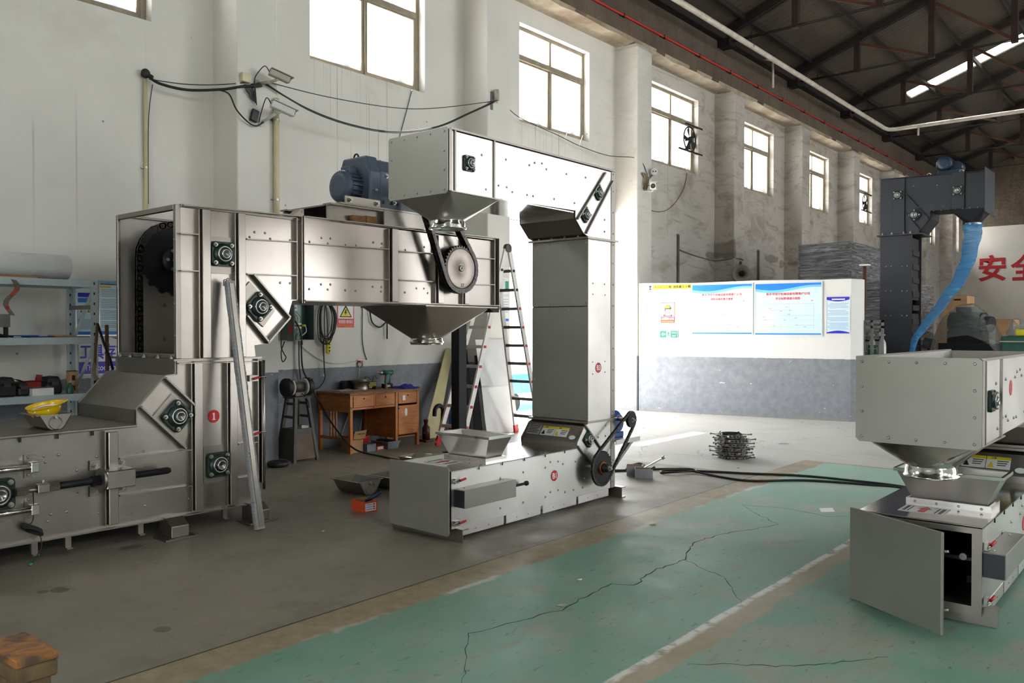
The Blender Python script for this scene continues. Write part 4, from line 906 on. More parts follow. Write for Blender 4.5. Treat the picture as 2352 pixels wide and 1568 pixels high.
    MB().box(-4.915+ox, -4.325+ox, 4.885+oy, 4.9+oy, .735, .755).box(-4.915+ox, -4.325+ox, 5.18+oy, 5.195+oy, .735, .755).box(-4.915+ox, -4.9+ox, 4.9+oy, 5.18+oy, .735, .755).box(-4.34+ox, -4.325+ox, 4.9+oy, 5.18+oy, .735, .755).build('hopper_rim', M_POL, ih)
    fb = MB().box(-4.85+ox, -4.39+ox, 4.92+oy, 4.935+oy, .54, .575).box(-4.85+ox, -4.39+ox, 5.155+oy, 5.17+oy, .54, .575).box(-4.85+ox, -4.835+ox, 4.935+oy, 5.155+oy, .54, .575).box(-4.405+ox, -4.39+ox, 4.935+oy, 5.155+oy, .54, .575).build('hopper_collar', M_SSB, ih)
    for k in range(4): inst('rivet', ME_RIVET, (-4.8+ox+k*.12, 4.92+oy, .557), rotx((0, -1, 0)), ih)
    # end of the boot
    if not twin:
        d = pl('end_door', MB().prism([(xl-.01, .06), (xr-.005, .05), (xr+.008, .07), (xr+.008, .555), (xr-.008, .57), (xl-.01, .57)], 'y', 4.462+oy, 4.478+oy), M_PANEL, None, .004)
        for z in (.46, .14): latch(E, xr+.002, 4.52+oy, z)
    else:
        fr = pl('door_frame', MB().box(xl, xl+.05, 4.49+oy, 4.5+oy, .06, .54).box(xr-.045, xr+.004, 4.49+oy, 4.5+oy, .06, .545).box(xl+.05, xr-.045, 4.49+oy, 4.5+oy, .5, .545).box(xl+.05, xr-.045, 4.49+oy, 4.5+oy, .06, .11), M_SSD)
        a0, a1 = Vector((xl-.03, 4.49+oy)), Vector((-1.045, 4.70)); dd = (a1-a0).normalized(); nn = Vector((dd.y, -dd.x))
        b = MB(); z0, z1 = .03, .56; b.prism([tuple(a0), tuple(a1), tuple(a1+nn*.02), tuple(a0+nn*.02)], 'z', z0, z1); d = pl('open_door', b, M_PANEL, None, .003)
        for z in (.46, .16): MB().cyl((a1.x, a1.y, z), (a1.x+.02, a1.y+.004, z+.004), .007, n=6).build('door_catch', M_CHROME, d)
        for z in (.43, .13): latch(E, xr+.004, 4.54+oy, z)
        pl('return_chain_guide', MB().box(xl+.06, xr-.06, 4.7+oy, 6.4+oy, .3, .32), M_MILL)
        for x in (xl+.15, xr-.12): MB().cyl((x, 4.65+oy, .33), (x, 4.72+oy, .33), .02, n=8).build('guide_roller', M_CHROME, E)
        for x in (xl+.1, xr-.1): pl('bucket_carrier', MB().box(x-.03, x+.03, 4.8+oy, 6.2+oy, .15, .19), M_CAST)
    # slots in the folded top edge
    for k in range(5): inst('slot', ME_SLOT, (xr+.009, 4.8+k*.28+oy, .525), (0, PI/2, PI/2), E)
    # folded bottom flange in four lengths
    for k, (y0, y1) in enumerate(((4.62, 5.1), (5.13, 5.58), (5.61, 6.1), (6.13, 6.62))):
        f = pl('bottom_flange', MB().box(xr-.006, xr+.004, y0+oy, y1+oy, .03, .105).box(xr-.05, xr+.004, y0+oy, y1+oy, .03, .036), M_SSB, None, .002)
        for q in (.3, .62): inst('hole', ME_RIVET, (xr+.004, y0+(y1-y0)*q+oy, .065), rotx((1, 0, 0)), f, (.7, .7, .5))
    # cross channels as feet
    for y in (4.58, 6.78):
        f = MB(); x0, x1 = xl-.06, xr+.07
        f.box(x0, x1, y-.035+oy, y-.027+oy, 0, .1).box(x0, x1, y-.027+oy, y+.035+oy, 0, .008).box(x0, x1, y-.027+oy, y+.035+oy, .092, .1); pl('foot_channel', f, M_SSD)
    # tension box on the side
    o = pl('tension_box', MB().box(xr, xr+.11, 4.53+oy, 5.13+oy, .265, .402), M_PANEL, None, .003)
    MB().box(xr+.004, xr+.106, 4.524+oy, 4.531+oy, .27, .397).build('box_end', M_MILL, o)
    for y in (4.6, 5.05): bolt(o, (xr+.04, y+oy, .402), (0, 0, 1), .6)
    MB().cyl((xr+.06, 5.13+oy, .34), (xr+.06, 5.32+oy, .34), .011, n=10).lathe([(.013, 0), (.02, .01), (.02, .03), (.013, .036)], (xr+.06, 5.3+oy, .34), (0, 1, 0), 12).build('tension_screw', M_CAST, o)
    if not twin:
        number_disc(E, 'B1', xr+.001, 5.776+oy, .334, .047); number_disc(E, 'B3', xr+.001, 6.45+oy, 1.245, .047)
        # chain drive
        xs = xr+.1
        s = bpy.data.objects.new('drive_sprocket', sprocket(.15, 30, .012).mesh('drive_sprocket', M_CAST)); COL.objects.link(s); s.location = (xs, 6.36, .34); s.rotation_euler = frame_rot((1, 0, 0)).to_euler(); adopt(s, E)
        kid('hub_ring', MB().lathe([(.062, .012), (.06, .022), (.04, .022)], n=28).mesh('hub_ring', mat('rusty_hub', (128, 68, 42), .6, .4, .25, 18)), s, (0, 0, 0))
        kid('hub', MB().lathe([(.042, .02), (.042, .04), (.036, .042), (.036, .075), (.03, .08), (.01, .08)], n=24).mesh('hub', M_CAST), s, (0, 0, 0)); kid('hub_bolt', ME_NUT, s, (0, 0, .08))
        MB().cyl((xr-.02, 6.36, .34), (xs, 6.36, .34), .025, n=16).build('drive_shaft', M_SSD, E)
        s2 = bpy.data.objects.new('motor_sprocket', sprocket(.07, 15, .03).mesh('motor_sprocket', M_CAST)); COL.objects.link(s2); s2.location = (xs-.01, 6.85, .735); s2.rotation_euler = frame_rot((1, 0, 0)).to_euler(); adopt(s2, E)
        kid('hub_bolt', ME_NUT, s2, (0, 0, .03))
        chain(E, xs-.006, belt((6.36, .34), .158, (6.85, .735), .076, .032), .032, .022, .024, M_CHAIN, 1)
        pl('motor_bracket', MB().box(xl+.1, xr+.02, 6.725, 7.16, .53, .545).box(xr+.012, xr+.02, 6.725, 7.16, .5, .53), M_SSB)
        for x in (xl+.15, xr-.02): pl('bracket_strut', MB().beam((x, 6.73, .28), (x, 7.1, .53), .03, .03), M_SSD)
        g = MB().lathe([(.085, 0), (.085, .03), (.12, .04), (.12, .06), (.1, .07), (.095, .22)], (xr-.06, 6.9, .69), (-1, 0, 0), 28).build('gear_motor', M_BLUE, E); g['label'] = 'bright blue geared motor'
        MB().cyl((xr-.28, 6.9, .69), (xr-.62, 6.9, .69), .085, n=24).build('motor_body', M_BLUE, g)
        for k in range(16): t_ = 2*PI*k/16; MB().beam((xr-.3, 6.9+.09*math.cos(t_), .69+.09*math.sin(t_)), (xr-.52, 6.9+.09*math.cos(t_), .69+.09*math.sin(t_)), .006, .02, (0, math.cos(t_), math.sin(t_))).build('cooling_fin', M_BLUE, g)
        MB().box(xr-.26, xr-.08, 6.8, 7.02, .545, .6).build('motor_foot', M_BLUE, g, .008); MB().box(xr-.48, xr-.36, 6.85, 6.95, .78, .83).build('terminal_box', M_BLUE, g, .008)
        MB().cyl((xr-.07, 6.85, .735), (xs-.01, 6.85, .735), .02, n=12).build('motor_shaft', M_SSD, g); MB().cyl((xr-.2, 6.93, .79), (xr-.2, 6.93, .83), .012, n=8).build('breather', M_RED, g)
    else:
        o = MB().lathe([(.047, 0), (.047, .002)], (xr, 5.8+oy, .33), (1, 0, 0), 24).build('number_sticker', M_REDST, E); MB().lathe([(.047, 0), (.047, .002)], (xr, 5.3+oy, U(2.9)), (1, 0, 0), 24).build('number_sticker', M_REDST, E)
        pl('bracket_arm', MB().box(xl-.1, xl, 4.75+oy, 5.2+oy, .28, .3), M_SSD)
    return E
small_elevator('bright stainless bucket elevator with tall column and stickers B1 and B3', 0, 0, 0)
small_elevator('low stainless bucket elevator with an open end door on the green floor', 3.42, .54, -1.655, True)
# ================================================================== white partition with its notices
PA = Vector((-8.64, 14.197, 0)); PD = Vector((.98637, .16452, 0)); PN = Vector((.16452, -.98637, 0))     # along, outward
def pp(s, z, d=0.): return PA + PD*s + PN*d + Vector((0, 0, z))
b = MB(); tops = [(0, 2.5), (.1, 2.5), (1.1, 2.475), (2.3, 2.49), (3.4, 2.47), (3.9, 2.472)]
b.sheet([pp(0, 0), pp(3.9, 0)] + [pp(s, z) for s, z in tops[::-1]], .24, -PN)
b.add([pp(3.9, 0), pp(4.06, 0, -.16), pp(4.06, 0, -.4), pp(3.9, 0, -.24), pp(3.9, 2.472), pp(4.06, 2.465, -.16), pp(4.06, 2.465, -.4), pp(3.9, 2.472, -.24)], [(0, 1, 5, 4), (1, 2, 6, 5), (4, 5, 6, 7), (0, 3, 2, 1), (2, 3, 7, 6)])
struct(b.build('wall_partition', M_PART), 'low white and grey partition wall carrying notice boards')
M_CYANB = NG('pale_cyan_print', .4); _c = M_CYANB; _v = _c.obj(); _c.set('Base Color', _c.mix(_c.ramp(_c.noise(_v, 1.2, 3), .35, .7), lin(226, 243, 250), lin(205, 236, 248))); M_CYANB = M_CYANB.m
M_SKYB = mat('sky_blue_print', (38, 128, 224), .4, 0, .05); M_SKYB2 = mat('light_blue_print', (120, 200, 245), .4, 0, .05); M_PURP = mat('indigo_print', (52, 38, 190), .4, 0, .06)
M_REDP = mat('red_print', (226, 48, 56), .5, 0, .03); M_GREYL = mat('grey_print', (140, 152, 168), .5, 0, .03); M_BLUEL = mat('blue_text_print', (110, 130, 200), .5, 0, .03)
M_EXIT = mat('exit_green', (36, 120, 100), .4, 0, .05); M_EXITL = mat('exit_pale_green', (170, 224, 200), .4, 0, .04); M_ALU = mat('aluminium', (204, 204, 204), .32, 1., .05, 12)
class Sign:
    def __init__(s, name, label, cat, c, n, w, h, m, group=None, t=.012, parent=None):
        s.R = frame_rot(n); s.c = Vector(c); s.w, s.h = w, h
        s.o = inst(name, MB().cbox((0, 0, -t/2), (w, h, t)).mesh(name, m), c, s.R, parent)
        s.d = .0008
        if label: tag(s.o, label, cat, group)
    def at(s, u, v, d=None): return s.c + s.R @ Vector((u*s.w, v*s.h, d if d is not None else s.d))
    def rect(s, nm, m, u0, u1, v0, v1, d=.0012): return inst(nm, MB().cbox((0, 0, d/2), ((u1-u0)*s.w, (v1-v0)*s.h, d)).mesh(nm, m), s.at((u0+u1)/2, (v0+v1)/2, 0), s.R, s.o)
    def poly(s, nm, m, pts, d=.0012): return inst(nm, MB().prism([(u*s.w, v*s.h) for u, v in pts], 'z', 0, d).mesh(nm, m), s.at(0, 0, 0), s.R, s.o)
    def text(s, t, m, u, v, w=None, h=None, bold=.01, d=.0018): return inst('lettering', text_mesh(t, m, w*s.w if w else None, h*s.h if h else None, bold), s.at(u, v, d), s.R, s.o)
    def frame(s, m, f=.015):
        a, c = f/s.w, f/s.h
        for r in ((-.5, .5, .5-c, .5), (-.5, .5, -.5, -.5+c), (-.5, -.5+a, -.5+c, .5-c), (.5-a, .5, -.5+c, .5-c)): s.rect('border', m, *r, .004)
def plan_board(s0, s1, z0, z1, sub, label):
    B = Sign('notice_board', label, 'notice board', pp((s0+s1)/2, (z0+z1)/2, .014), PN, s1-s0, z1-z0, M_CYANB, 'evacuation plan boards'); B.frame(M_WHITE, .018)
    wv = lambda o, a: [(-.485+.97*i/14, .40+o-a*math.sin((i/14)*PI*1.55+.3)) for i in range(15)]
    B.poly('header_band', M_SKYB2, [(-.485, .482)] + wv(-.045, .05) + [(.485, .482)], .001)
    B.poly('header_wave', M_SKYB, [(-.485, .482)] + wv(.0, .045) + [(.485, .482)], .0016)
    B.rect('footer_band', M_SKYB, -.485, .485, -.475, -.45)
    B.text('新乡市恒宇机械设备有限责任公司', M_REDP, 0, .285, .64); B.text(sub, M_REDP, 0, .2, .36)
    for u0, u1, v0, v1 in ((-.42, .38, .1, -.4), (-.42, .0, -.02, -.4), (-.1, .38, -.12, -.4), (.02, .38, .1, -.2), (-.42, -.2, -.2, -.4), (.15, .38, -.3, -.4)):
        for r in ((u0, u1, v0-.002, v0+.001), (u0, u0+.0015, v1, v0), (u1-.0015, u1, v1, v0), (u0, u1, v1-.001, v1+.001)): B.rect('plan_line', M_GREYL, *r, .0008)
    rr = random.Random(len(sub))
    for k in range(12): u, v = rr.uniform(-.38, .3), rr.uniform(-.37, .07); B.rect('plan_mark', M_GREYL, u, u+.04, v, v+.008, .0008)
    B.rect('location_mark', M_REDP, .34, .365, .15, .16, .001)
plan_board(1.065, 2.225, 1.49, 2.45, '消防设施布置示意图', 'pale blue plan board with fire equipment heading, beside yellow helmet banner')
plan_board(2.25, 3.43, 1.48, 2.44, '安全疏散通道示意图', 'pale blue plan board with evacuation heading, next to narrow indigo-topped notice')
N = Sign('notice_board', 'narrow white notice with indigo curved header and text lines', 'notice board', pp(3.69, 1.845, .016), PN, .4, .66, M_CYANB); N.frame(M_WHITE, .012)
N.poly('header', M_PURP, [(-.47, .48), (-.47, .41)] + [(-.47+.94*i/10, .41-.05*math.sin(PI*i/10)) for i in range(1, 10)] + [(.47, .41), (.47, .48)])
N.poly('footer', M_PURP, [(.47, -.48), (.47, -.455)] + [(.47-.94*i/10, -.455+.05*math.sin(PI*i/10)) for i in range(1, 10)] + [(-.47, -.455), (-.47, -.48)])
N.rect('heading', M_STKW, -.26, .28, .40, .435, .002)
for k in range(19):
    if k in (4, 9, 13): continue
    N.rect('text_line', M_BLUEL, -.42+(.08 if k % 3 == 0 else 0), .42-(.1 if k % 4 == 1 else 0), .3-k*.037, .308-k*.037, .001)
Bn = Sign('safety_banner', 'yellow strip banner with black helmet reminder characters', 'banner', pp(.68, 2.415, .006), PN, .78, .085, M_STKY, t=.005)
Bn.text('进入作业区域  请佩戴安全帽', M_INK, 0, 0, .94, .62)
em = Sign('banner_emblem', None, None, pp(.235, 2.41, .006), PN, .1, .1, M_STKW, t=.005, parent=Bn.o)
em.poly('emblem_outline', M_INK, [(-.3, .1), (-.25, .3), (0, .42), (.25, .3), (.3, .1), (.12, .05), (.1, -.2), (.35, -.45), (-.35, -.45), (-.1, -.2), (-.12, .05)])
Wk = Sign('helmet_notice', 'red framed white notice with a worker in yellow helmet', 'sign', pp(.595, 1.92, .008), PN, .275, .39, M_STKW, t=.006)
for r in ((-.5, .5, .47, .5), (-.5, -.47, -.2, .47), (.47, .5, -.2, .47), (-.5, .5, -.5, -.2)): Wk.rect('red_band', M_REDP, *r)
Wk.poly('worker_outline', M_INK, [(-.22, .2), (-.2, .28), (-.06, .38), (.1, .37), (.22, .28), (.28, .2), (.2, .17), (.18, .06), (.1, -.02), (.12, -.06), (.3, -.12), (.34, -.18), (-.34, -.18), (-.28, -.1), (-.08, -.04), (-.12, .02), (-.22, .08), (-.24, .15)], .001)
Wk.poly('worker_face', M_STKW, [(-.17, .17), (.16, .17), (.15, .07), (.07, 0), (.08, -.05), (.24, -.15), (-.24, -.15), (-.06, -.05), (-.09, .02), (-.17, .1)], .0016)
Wk.poly('worker_helmet', M_STKY, [(-.18, .21), (-.16, .27), (-.04, .35), (.08, .34), (.16, .28), (.17, .23), (-.05, .22)], .0018)
Wk.text('必须戴安全帽', M_STKW, 0, -.3, .88, .14, d=.0024); Wk.rect('small_text', M_STKY, -.42, .42, -.46, -.43, .0022)
Ex = Sign('exit_sign', 'small green exit sign with white arrow and running figure', 'sign', pp(.615, 1.505, .014), PN, .36, .145, M_EXIT); Ex.frame(M_EXITL, .008)
Ex.rect('exit_field', M_EXITL, -.13, .12, -.4, .4)
Ex.poly('arrow', M_EXITL, [(-.42, 0), (-.3, .26), (-.3, .1), (-.18, .1), (-.18, -.1), (-.3, -.1), (-.3, -.26)])
Ex.poly('running_figure', M_EXIT, [(-.01, .34), (.03, .34), (.03, .22), (.08, .05), (.05, .02), (.02, .1), (.0, -.05), (.06, -.18), (.06, -.34), (.03, -.34), (.02, -.2), (-.03, -.12), (-.07, -.3), (-.1, -.28), (-.05, -.05), (-.04, .08), (-.08, .02), (-.1, .05), (-.04, .2)], .002)
Ex.text('安全出口', M_EXITL, .31, .2, .27, .26); Ex.text('EXIT', M_EXITL, .31, -.22, .2, .24)
# ================================================================== dark elevator, wrapped goods and stores behind the partition
M_BLUED = mat('dark_teal_blue_paint', (16, 40, 62), .4, 0, .12, 7)
def dark_elevator():
    E = thing('bucket_elevator', 'dark unfinished steel bucket elevator with blue motor on top', 'elevator', (-4.2, 17.3, 0)); y0, y1 = 17.0, 17.65; t = .012
    pl = lambda nm, b, m=M_MILL, par=None: b.build(nm, m, par or E)
    prof = [(-4.95, 3.4), (-4.25, 3.42), (-4.06, 3.66), (-4.06, 3.8), (-3.15, 3.78), (-3.15, 4.45), (-4.95, 4.5)]
    for y in (y0, y1-t): pl('arm_side_plate', MB().prism(prof, 'y', y, y+t))
    pl('arm_top_plate', MB().sheet([(-4.95, y0, 4.49), (-3.15, y0, 4.44), (-3.15, y1, 4.44), (-4.95, y1, 4.49)], .01, (0, 0, -1)))
    b = MB(); el = [(-4.25, 3.42), (-4.06, 3.66), (-4.06, 3.8), (-3.7, 3.79)]
    for a, c in zip(el[:-1], el[1:]): b.sheet([(a[0], y0, a[1]), (c[0], y0, c[1]), (c[0], y1, c[1]), (a[0], y1, a[1])], .01, (-.6, 0, .8))
    pl('elbow_plate', b)
    pl('end_plate', MB().box(-3.15, -3.14, y0-.12, y1+.1, 3.7, 4.5))
    pl('column_front_plate', MB().box(-4.95, -4.37, y0, y0+t, .0, 3.38)); pl('column_back_plate', MB().box(-4.95, -4.37, y1-t, y1, 0, 3.38)); pl('column_side_plate', MB().box(-4.95, -4.94, y0+t, y1-t, 0, 3.38))
    for z0, z1 in ((.0, 1.9), (2.16, 3.34)): pl('column_inner_plate', MB().box(-4.42, -4.41, y0+.02, y1-.02, z0, z1), M_CAST)
    for k in range(11): pl('bucket', MB().box(-4.44, -4.38, y0+.1, y1-.1, .4+k*.26, .5+k*.26), M_CAST)
    pl('joint_flange', MB().box(-5.0, -4.2, y0-.05, y1+.05, 3.385, 3.41)); pl('joint_flange', MB().box(-4.99, -4.33, y0-.03, y1+.03, 1.26, 1.285))
    for x in (-4.9, -4.73, -4.52, -4.4): bolt(E, (x, y0-.03, 3.41), (0, 0, 1), 1.3, ME_NUT)
    for x0, x1 in ((-4.73, -4.5), (-3.71, -3.48)): pl('channel', MB().prism([(x0, y0), (x0+.01, y0-.03), (x1-.01, y0-.03), (x1, y0)], 'z', 3.42 if x0 < -4 else 3.8, 4.46))
    pl('upright_flange', MB().box(-3.175, -3.165, y0-.04, y0, 3.8, 4.44))
    for a, c in (((-4.5, 4.17), (-4.1, 3.68)), ((-4.49, 3.8), (-4.25, 3.47))): pl('diagonal_rib', MB().beam((a[0], y0-.015, a[1]), (c[0], y0-.015, c[1]), .03, .015, (0, 0, 1)))
    for x, z, an in ((-4.63, 4.15, 0), (-3.6, 4.13, 0), (-4.33, 3.75, PI/4)): bearing(E, x, y0-.03, z, .85, an, (0, -1, 0))
    for x, z in [(-4.84, 2.81), (-4.75, 2.81), (-4.55, 2.8), (-4.46, 2.8), (-4.84, 2.34), (-4.75, 2.34), (-4.55, 2.33), (-4.46, 2.33), (-4.84, 1.86), (-4.75, 1.86), (-4.55, 1.86), (-4.46, 1.86), (-4.36, 4.3), (-3.95, 4.27), (-4.25, 3.9), (-4.05, 3.87), (-3.85, 3.87)]: bolt(E, (x, y0, z), (0, -1, 0), .9)
    for k in range(8): bolt(E, (-4.0+k*.12, y0-.01, 3.8), (0, -1, 0), .8)
    h = sq_to_round(-3.74, -3.16, y0, y1, 3.785, -3.4, 17.3, .13, 3.56, M_MILL, 'discharge_hopper', E)
    MB().lathe([(.13, 3.56), (.135, 3.55), (.135, 3.5), (.125, 3.5), (.125, 3.56)], (-3.4, 17.3, 0), n=28, caps=False).build('outlet_ring', M_STKY if False else M_CHROME, h)
    g = MB().cyl((-3.85, 17.12, 4.68), (-3.85, 17.5, 4.68), .12, n=24).build('gear_motor', M_BLUED, E)
    MB().lathe([(.13, 0), (.13, -.04), (.11, -.06), (.06, -.065)], (-3.85, 17.12, 4.68), (0, 1, 0), 24).build('fan_cowl', M_BLUED, g); MB().cyl((-3.68, 17.5, 4.62), (-3.68, 17.2, 4.62), .1, n=20).build('gearbox', M_BLUED, g)
    MB().box(-3.98, -3.6, 17.15, 17.5, 4.47, 4.56).build('motor_foot', M_BLUED, g, .01); MB().box(-4.02, -3.93, 17.2, 17.34, 4.62, 4.74).build('terminal_box', M_BLUED, g, .01)
    for x in (-4.1, -3.55): MB().tube(arc((x, 17.05, 4.48), .035, 0, PI, 8), .01, 6).build('lifting_lug', M_CHROME, E)
    for k in range(12): t_ = 2*PI*k/12; MB().beam((-3.85+.125*math.cos(t_), 17.16, 4.68+.125*math.sin(t_)), (-3.85+.125*math.cos(t_), 17.46, 4.68+.125*math.sin(t_)), .008, .02, (math.cos(t_), 0, math.sin(t_))).build('cooling_fin', M_BLUED, g)
    return E
dark_elevator()
def film(name, rgb, alpha, rough=.16, scale=7., tr=.0, st=.9):
    g = NG(name, rough); v = g.obj(); g.set('Base Color', (*lin(*rgb), 1)); g.set('Alpha', alpha); g.set('Specular IOR Level', .9)
    w = g.noise(g.map(v, (.5, .5, 2.6)), scale, 6, .7, 1.6); g.bump(w, st, .12); return g.m
M_FILMB = film('blue_plastic_film', (58, 148, 208), .7, .16, 6.)
M_WRAP = film('grey_stretch_wrap', (120, 120, 122), 1., .16, 4., st=1.)
_g = NG('grey_stretch_wrap', .2); _v = _g.obj(); _n = _g.noise(_g.map(_v, (.6, .6, 7.)), 2.2, 7, .72, 2.2); _g.set('Base Color', _g.mix(_g.ramp(_n, .38, .66), lin(112, 112, 114), lin(190, 190, 192))); _g.set('Specular IOR Level', .9); _g.bump(_n, 1., .12); M_WRAP = _g.m  # pale streaks in the colour stand in for highlights on wrinkled film
M_CLEAR = film('clear_plastic_cover', (150, 156, 150), .4, .12, 5.)
# plastic chute, a flattened film tube
pth = smooth_path([(-3.4, 17.3, 3.53), (-3.42, 17.28, 3.3), (-3.46, 17.22, 2.95), (-3.56, 17.1, 2.58), (-3.8, 17.0, 2.15), (-4.05, 16.93, 1.78), (-4.25, 16.9, 1.48), (-4.33, 16.9, 1.25), (-4.34, 16.9, .9)], 6)
N_ = len(pth); ring = 18; vs = []; rr = random.Random(5)
for i, p in enumerate(pth):
    f = i/(N_-1); rx = .12*(1-f)**1.3 + .045; ry = .14*max(.25, 1-1.3*f) + .01
    tg = (pth[min(i+1, N_-1)]-pth[max(i-1, 0)]).normalized(); a = Vector((0, 1, 0)).cross(tg).normalized(); c = tg.cross(a)
    for k in range(ring):
        t_ = 2*PI*k/ring; w = 1+.1*math.sin(3*t_+i*.9)+rr.uniform(-.03, .03); vs.append(p + a*rx*w*math.cos(t_) + c*ry*w*math.sin(t_))
o = MB().add(vs, [(i*ring+k, i*ring+(k+1) % ring, (i+1)*ring+(k+1) % ring, (i+1)*ring+k) for i in range(N_-1) for k in range(ring)], True).build('plastic_chute', M_FILMB)
tag(o, 'long blue plastic film chute hanging from the dark elevator outlet', 'plastic chute')
def wrapped(name, label, x0, x1, y0, y1, z0, z1, seed, m=M_WRAP, cat='crate', group=None):
    rr = random.Random(seed); nx = 7; vs = []; fs = []
    def face(o, u, v, n):
        b0 = len(vs)
        for i in range(nx+1):
            for j in range(nx+1):
                e = 0 if i in (0, nx) or j in (0, nx) else rr.uniform(-.03, .012); vs.append(Vector(o)+Vector(u)*i/nx+Vector(v)*j/nx+Vector(n)*e)
        fs.extend([(b0+i*(nx+1)+j, b0+(i+1)*(nx+1)+j, b0+(i+1)*(nx+1)+j+1, b0+i*(nx+1)+j+1) for i in range(nx) for j in range(nx)])
    X_, Y_, Z_ = (x1-x0, 0, 0), (0, y1-y0, 0), (0, 0, z1-z0)
    face((x0, y0, z0), X_, Z_, (0, -1, 0)); face((x0, y1, z0), X_, Z_, (0, 1, 0)); face((x0, y0, z0), Y_, Z_, (-1, 0, 0)); face((x1, y0, z0), Y_, Z_, (1, 0, 0)); face((x0, y0, z1), X_, Y_, (0, 0, 1)); face((x0, y0, z0), X_, Y_, (0, 0, -1))
    o = MB().add(vs, fs, True).build(name, m); tag(o, label, cat, group)
    for x in (x0, x1):
        MB().beam((x, y0, z0), (x, y0, z1), .03, .03, (1, 0, 0)).build('corner_edge', m, o)
    return o
wrapped('wrapped_crate', 'grey stretch-wrapped crate on top of the stack behind the partition', -6.92, -5.83, 18.0, 21.4, 2.62, 3.44, 1)
wrapped('wrapped_crate', 'grey stretch-wrapped crate in the middle of the stack behind the partition', -6.9, -5.0, 18.05, 21.3, 1.38, 2.6, 2)
wrapped('wrapped_crate', 'grey stretch-wrapped crate at the foot of the stack behind the partition', -6.9, -5.0, 18.05, 21.3, .02, 1.36, 3)
o = thing('post', 'tall thin rusty red post with white flat cap beside the partition end', 'post', (-4.79, 15.45, 0)); MB().cyl((-4.8, 15.45, 0), (-4.76, 15.45, 2.72), .033, n=12).build('pole', M_ORANGE, o); MB().cbox((-4.755, 15.45, 2.74), (.16, .12, .025)).build('cap_plate', M_WHITE, o)
o = thing('cylinder_trolley', 'grey square-tube frame holding gas cylinders behind the partition end', 'trolley', (-4.55, 15.35, 0)); M_GTUBE = mat('grey_painted_tube', (112, 112, 108), .5, .2, .12)
for x in (-4.70, -4.56, -4.385): MB().box(x-.02, x+.02, 15.2, 15.24, 0, 1.76).build('upright', M_GTUBE, o)
for z in (1.74, 1.64, .6): MB().box(-4.72, -4.365, 15.2, 15.24, z-.02, z+.02).build('cross_tube', M_GTUBE, o)
MB().box(-4.72, -4.36, 15.2, 15.75, .02, .06).build('base_plate', M_GTUBE, o)
M_GASG = mat('green_gas_cylinder', (40, 92, 70), .4, .1, .12); M_GASW = mat('grey_gas_cylinder', (166, 172, 170), .4, .2, .1)
for x, m, lb in ((-4.64, M_GASG, 'dark green gas cylinder with pale shoulder in grey trolley'), (-4.47, M_GASW, 'pale grey gas cylinder with valve in grey trolley')):
    c = thing('gas_cylinder', lb, 'gas cylinder', (x, 15.5, .06)); MB().lathe([(.07, .06), (.07, 1.28), (.06, 1.36), (.03, 1.42), (.025, 1.45)], (x, 15.5, 0), n=20).build('body', m, c)
    MB().lathe([(.071, 1.25), (.061, 1.365), (.032, 1.425)], (x, 15.5, 0), n=20, caps=False).build('shoulder', M_GASW, c); MB().cyl((x, 15.5, 1.45), (x, 15.5, 1.53), .02, n=10).cyl((x-.05, 15.5, 1.5), (x+.05, 15.5, 1.5), .015, n=8).cyl((x, 15.44, 1.52), (x, 15.43, 1.52), .04, n=14).build('valve', M_CHROME, c)
# film-covered machine
mm = thing('packed_machine', 'dark machine under clear plastic cover behind the blue chute', 'machine', (-4.0, 20.3, 0))
MB().box(-4.6, -3.5, 20, 20.9, .75, 1.3).build('machine_bed', M_CAST, mm); MB().cyl((-4.4, 20.4, 1.75), (-3.75, 20.2, 1.72), .24, n=24).build('motor_drum', M_CAST, mm); MB().cyl((-3.75, 20.2, 1.72), (-3.6, 20.15, 1.7), .17, n=20).build('motor_end', M_BLACK, mm)
MB().box(-4.45, -3.75, 20.1, 20.7, 1.3, 1.56).build('gear_case', M_CAST, mm); MB().box(-4.3, -4.0, 20.2, 20.5, 1.85, 2.08).build('junction_box', M_DKGREY, mm)
for x in (-4.5, -3.6): 
    for y in (20.05, 20.85): MB().box(x-.04, x+.04, y-.04, y+.04, 0, .75).build('leg', M_ORANGE, mm)
def drape(name, label, prof, y0, y1, m, parent=None):
    rr = random.Random(9); vs = []; n = 16; K = len(prof)
    for j in range(n+1):
        f = j/n; s = math.sin(PI*f)**.35 if 0 < f < 1 else .0
        for x, z in prof: vs.append((x+rr.uniform(-.02, .02), y0+(y1-y0)*f, (z-.9)*(.45+.55*s)+.9+rr.uniform(-.03, .03)))
    o = MB().add(vs, [(j*K+k, (j+1)*K+k, (j+1)*K+k+1, j*K+k+1) for j in range(n) for k in range(K-1)], True).build(name, m, parent)
    if label: tag(o, label, 'cover')
    return o
drape('plastic_cover', None, [(-4.8, .95), (-4.72, 1.45), (-4.55, 1.9), (-4.3, 2.14), (-4.0, 2.17), (-3.75, 1.98), (-3.62, 1.8), (-3.5, 1.5), (-3.42, 1.0)], 19.85, 21.0, M_CLEAR, mm)
mm2 = thing('packed_machine', 'greenish machine part under cloudy plastic cover near the green bench', 'machine', (-3.12, 20.6, 0)); MB().box(-3.3, -2.95, 20.3, 20.9, 0, 1.5).build('machine_body', M_GREENC, mm2, .03); drape('plastic_cover', None, [(-3.38, .95), (-3.36, 1.6), (-3.28, 1.8), (-3.15, 1.65), (-3.0, 1.4), (-2.9, 1.0)], 20.2, 21.0, M_CLEAR, mm2)
M_CARD = mat('brown_cardboard', (176, 138, 98), .85, 0, .12, 6, .1)
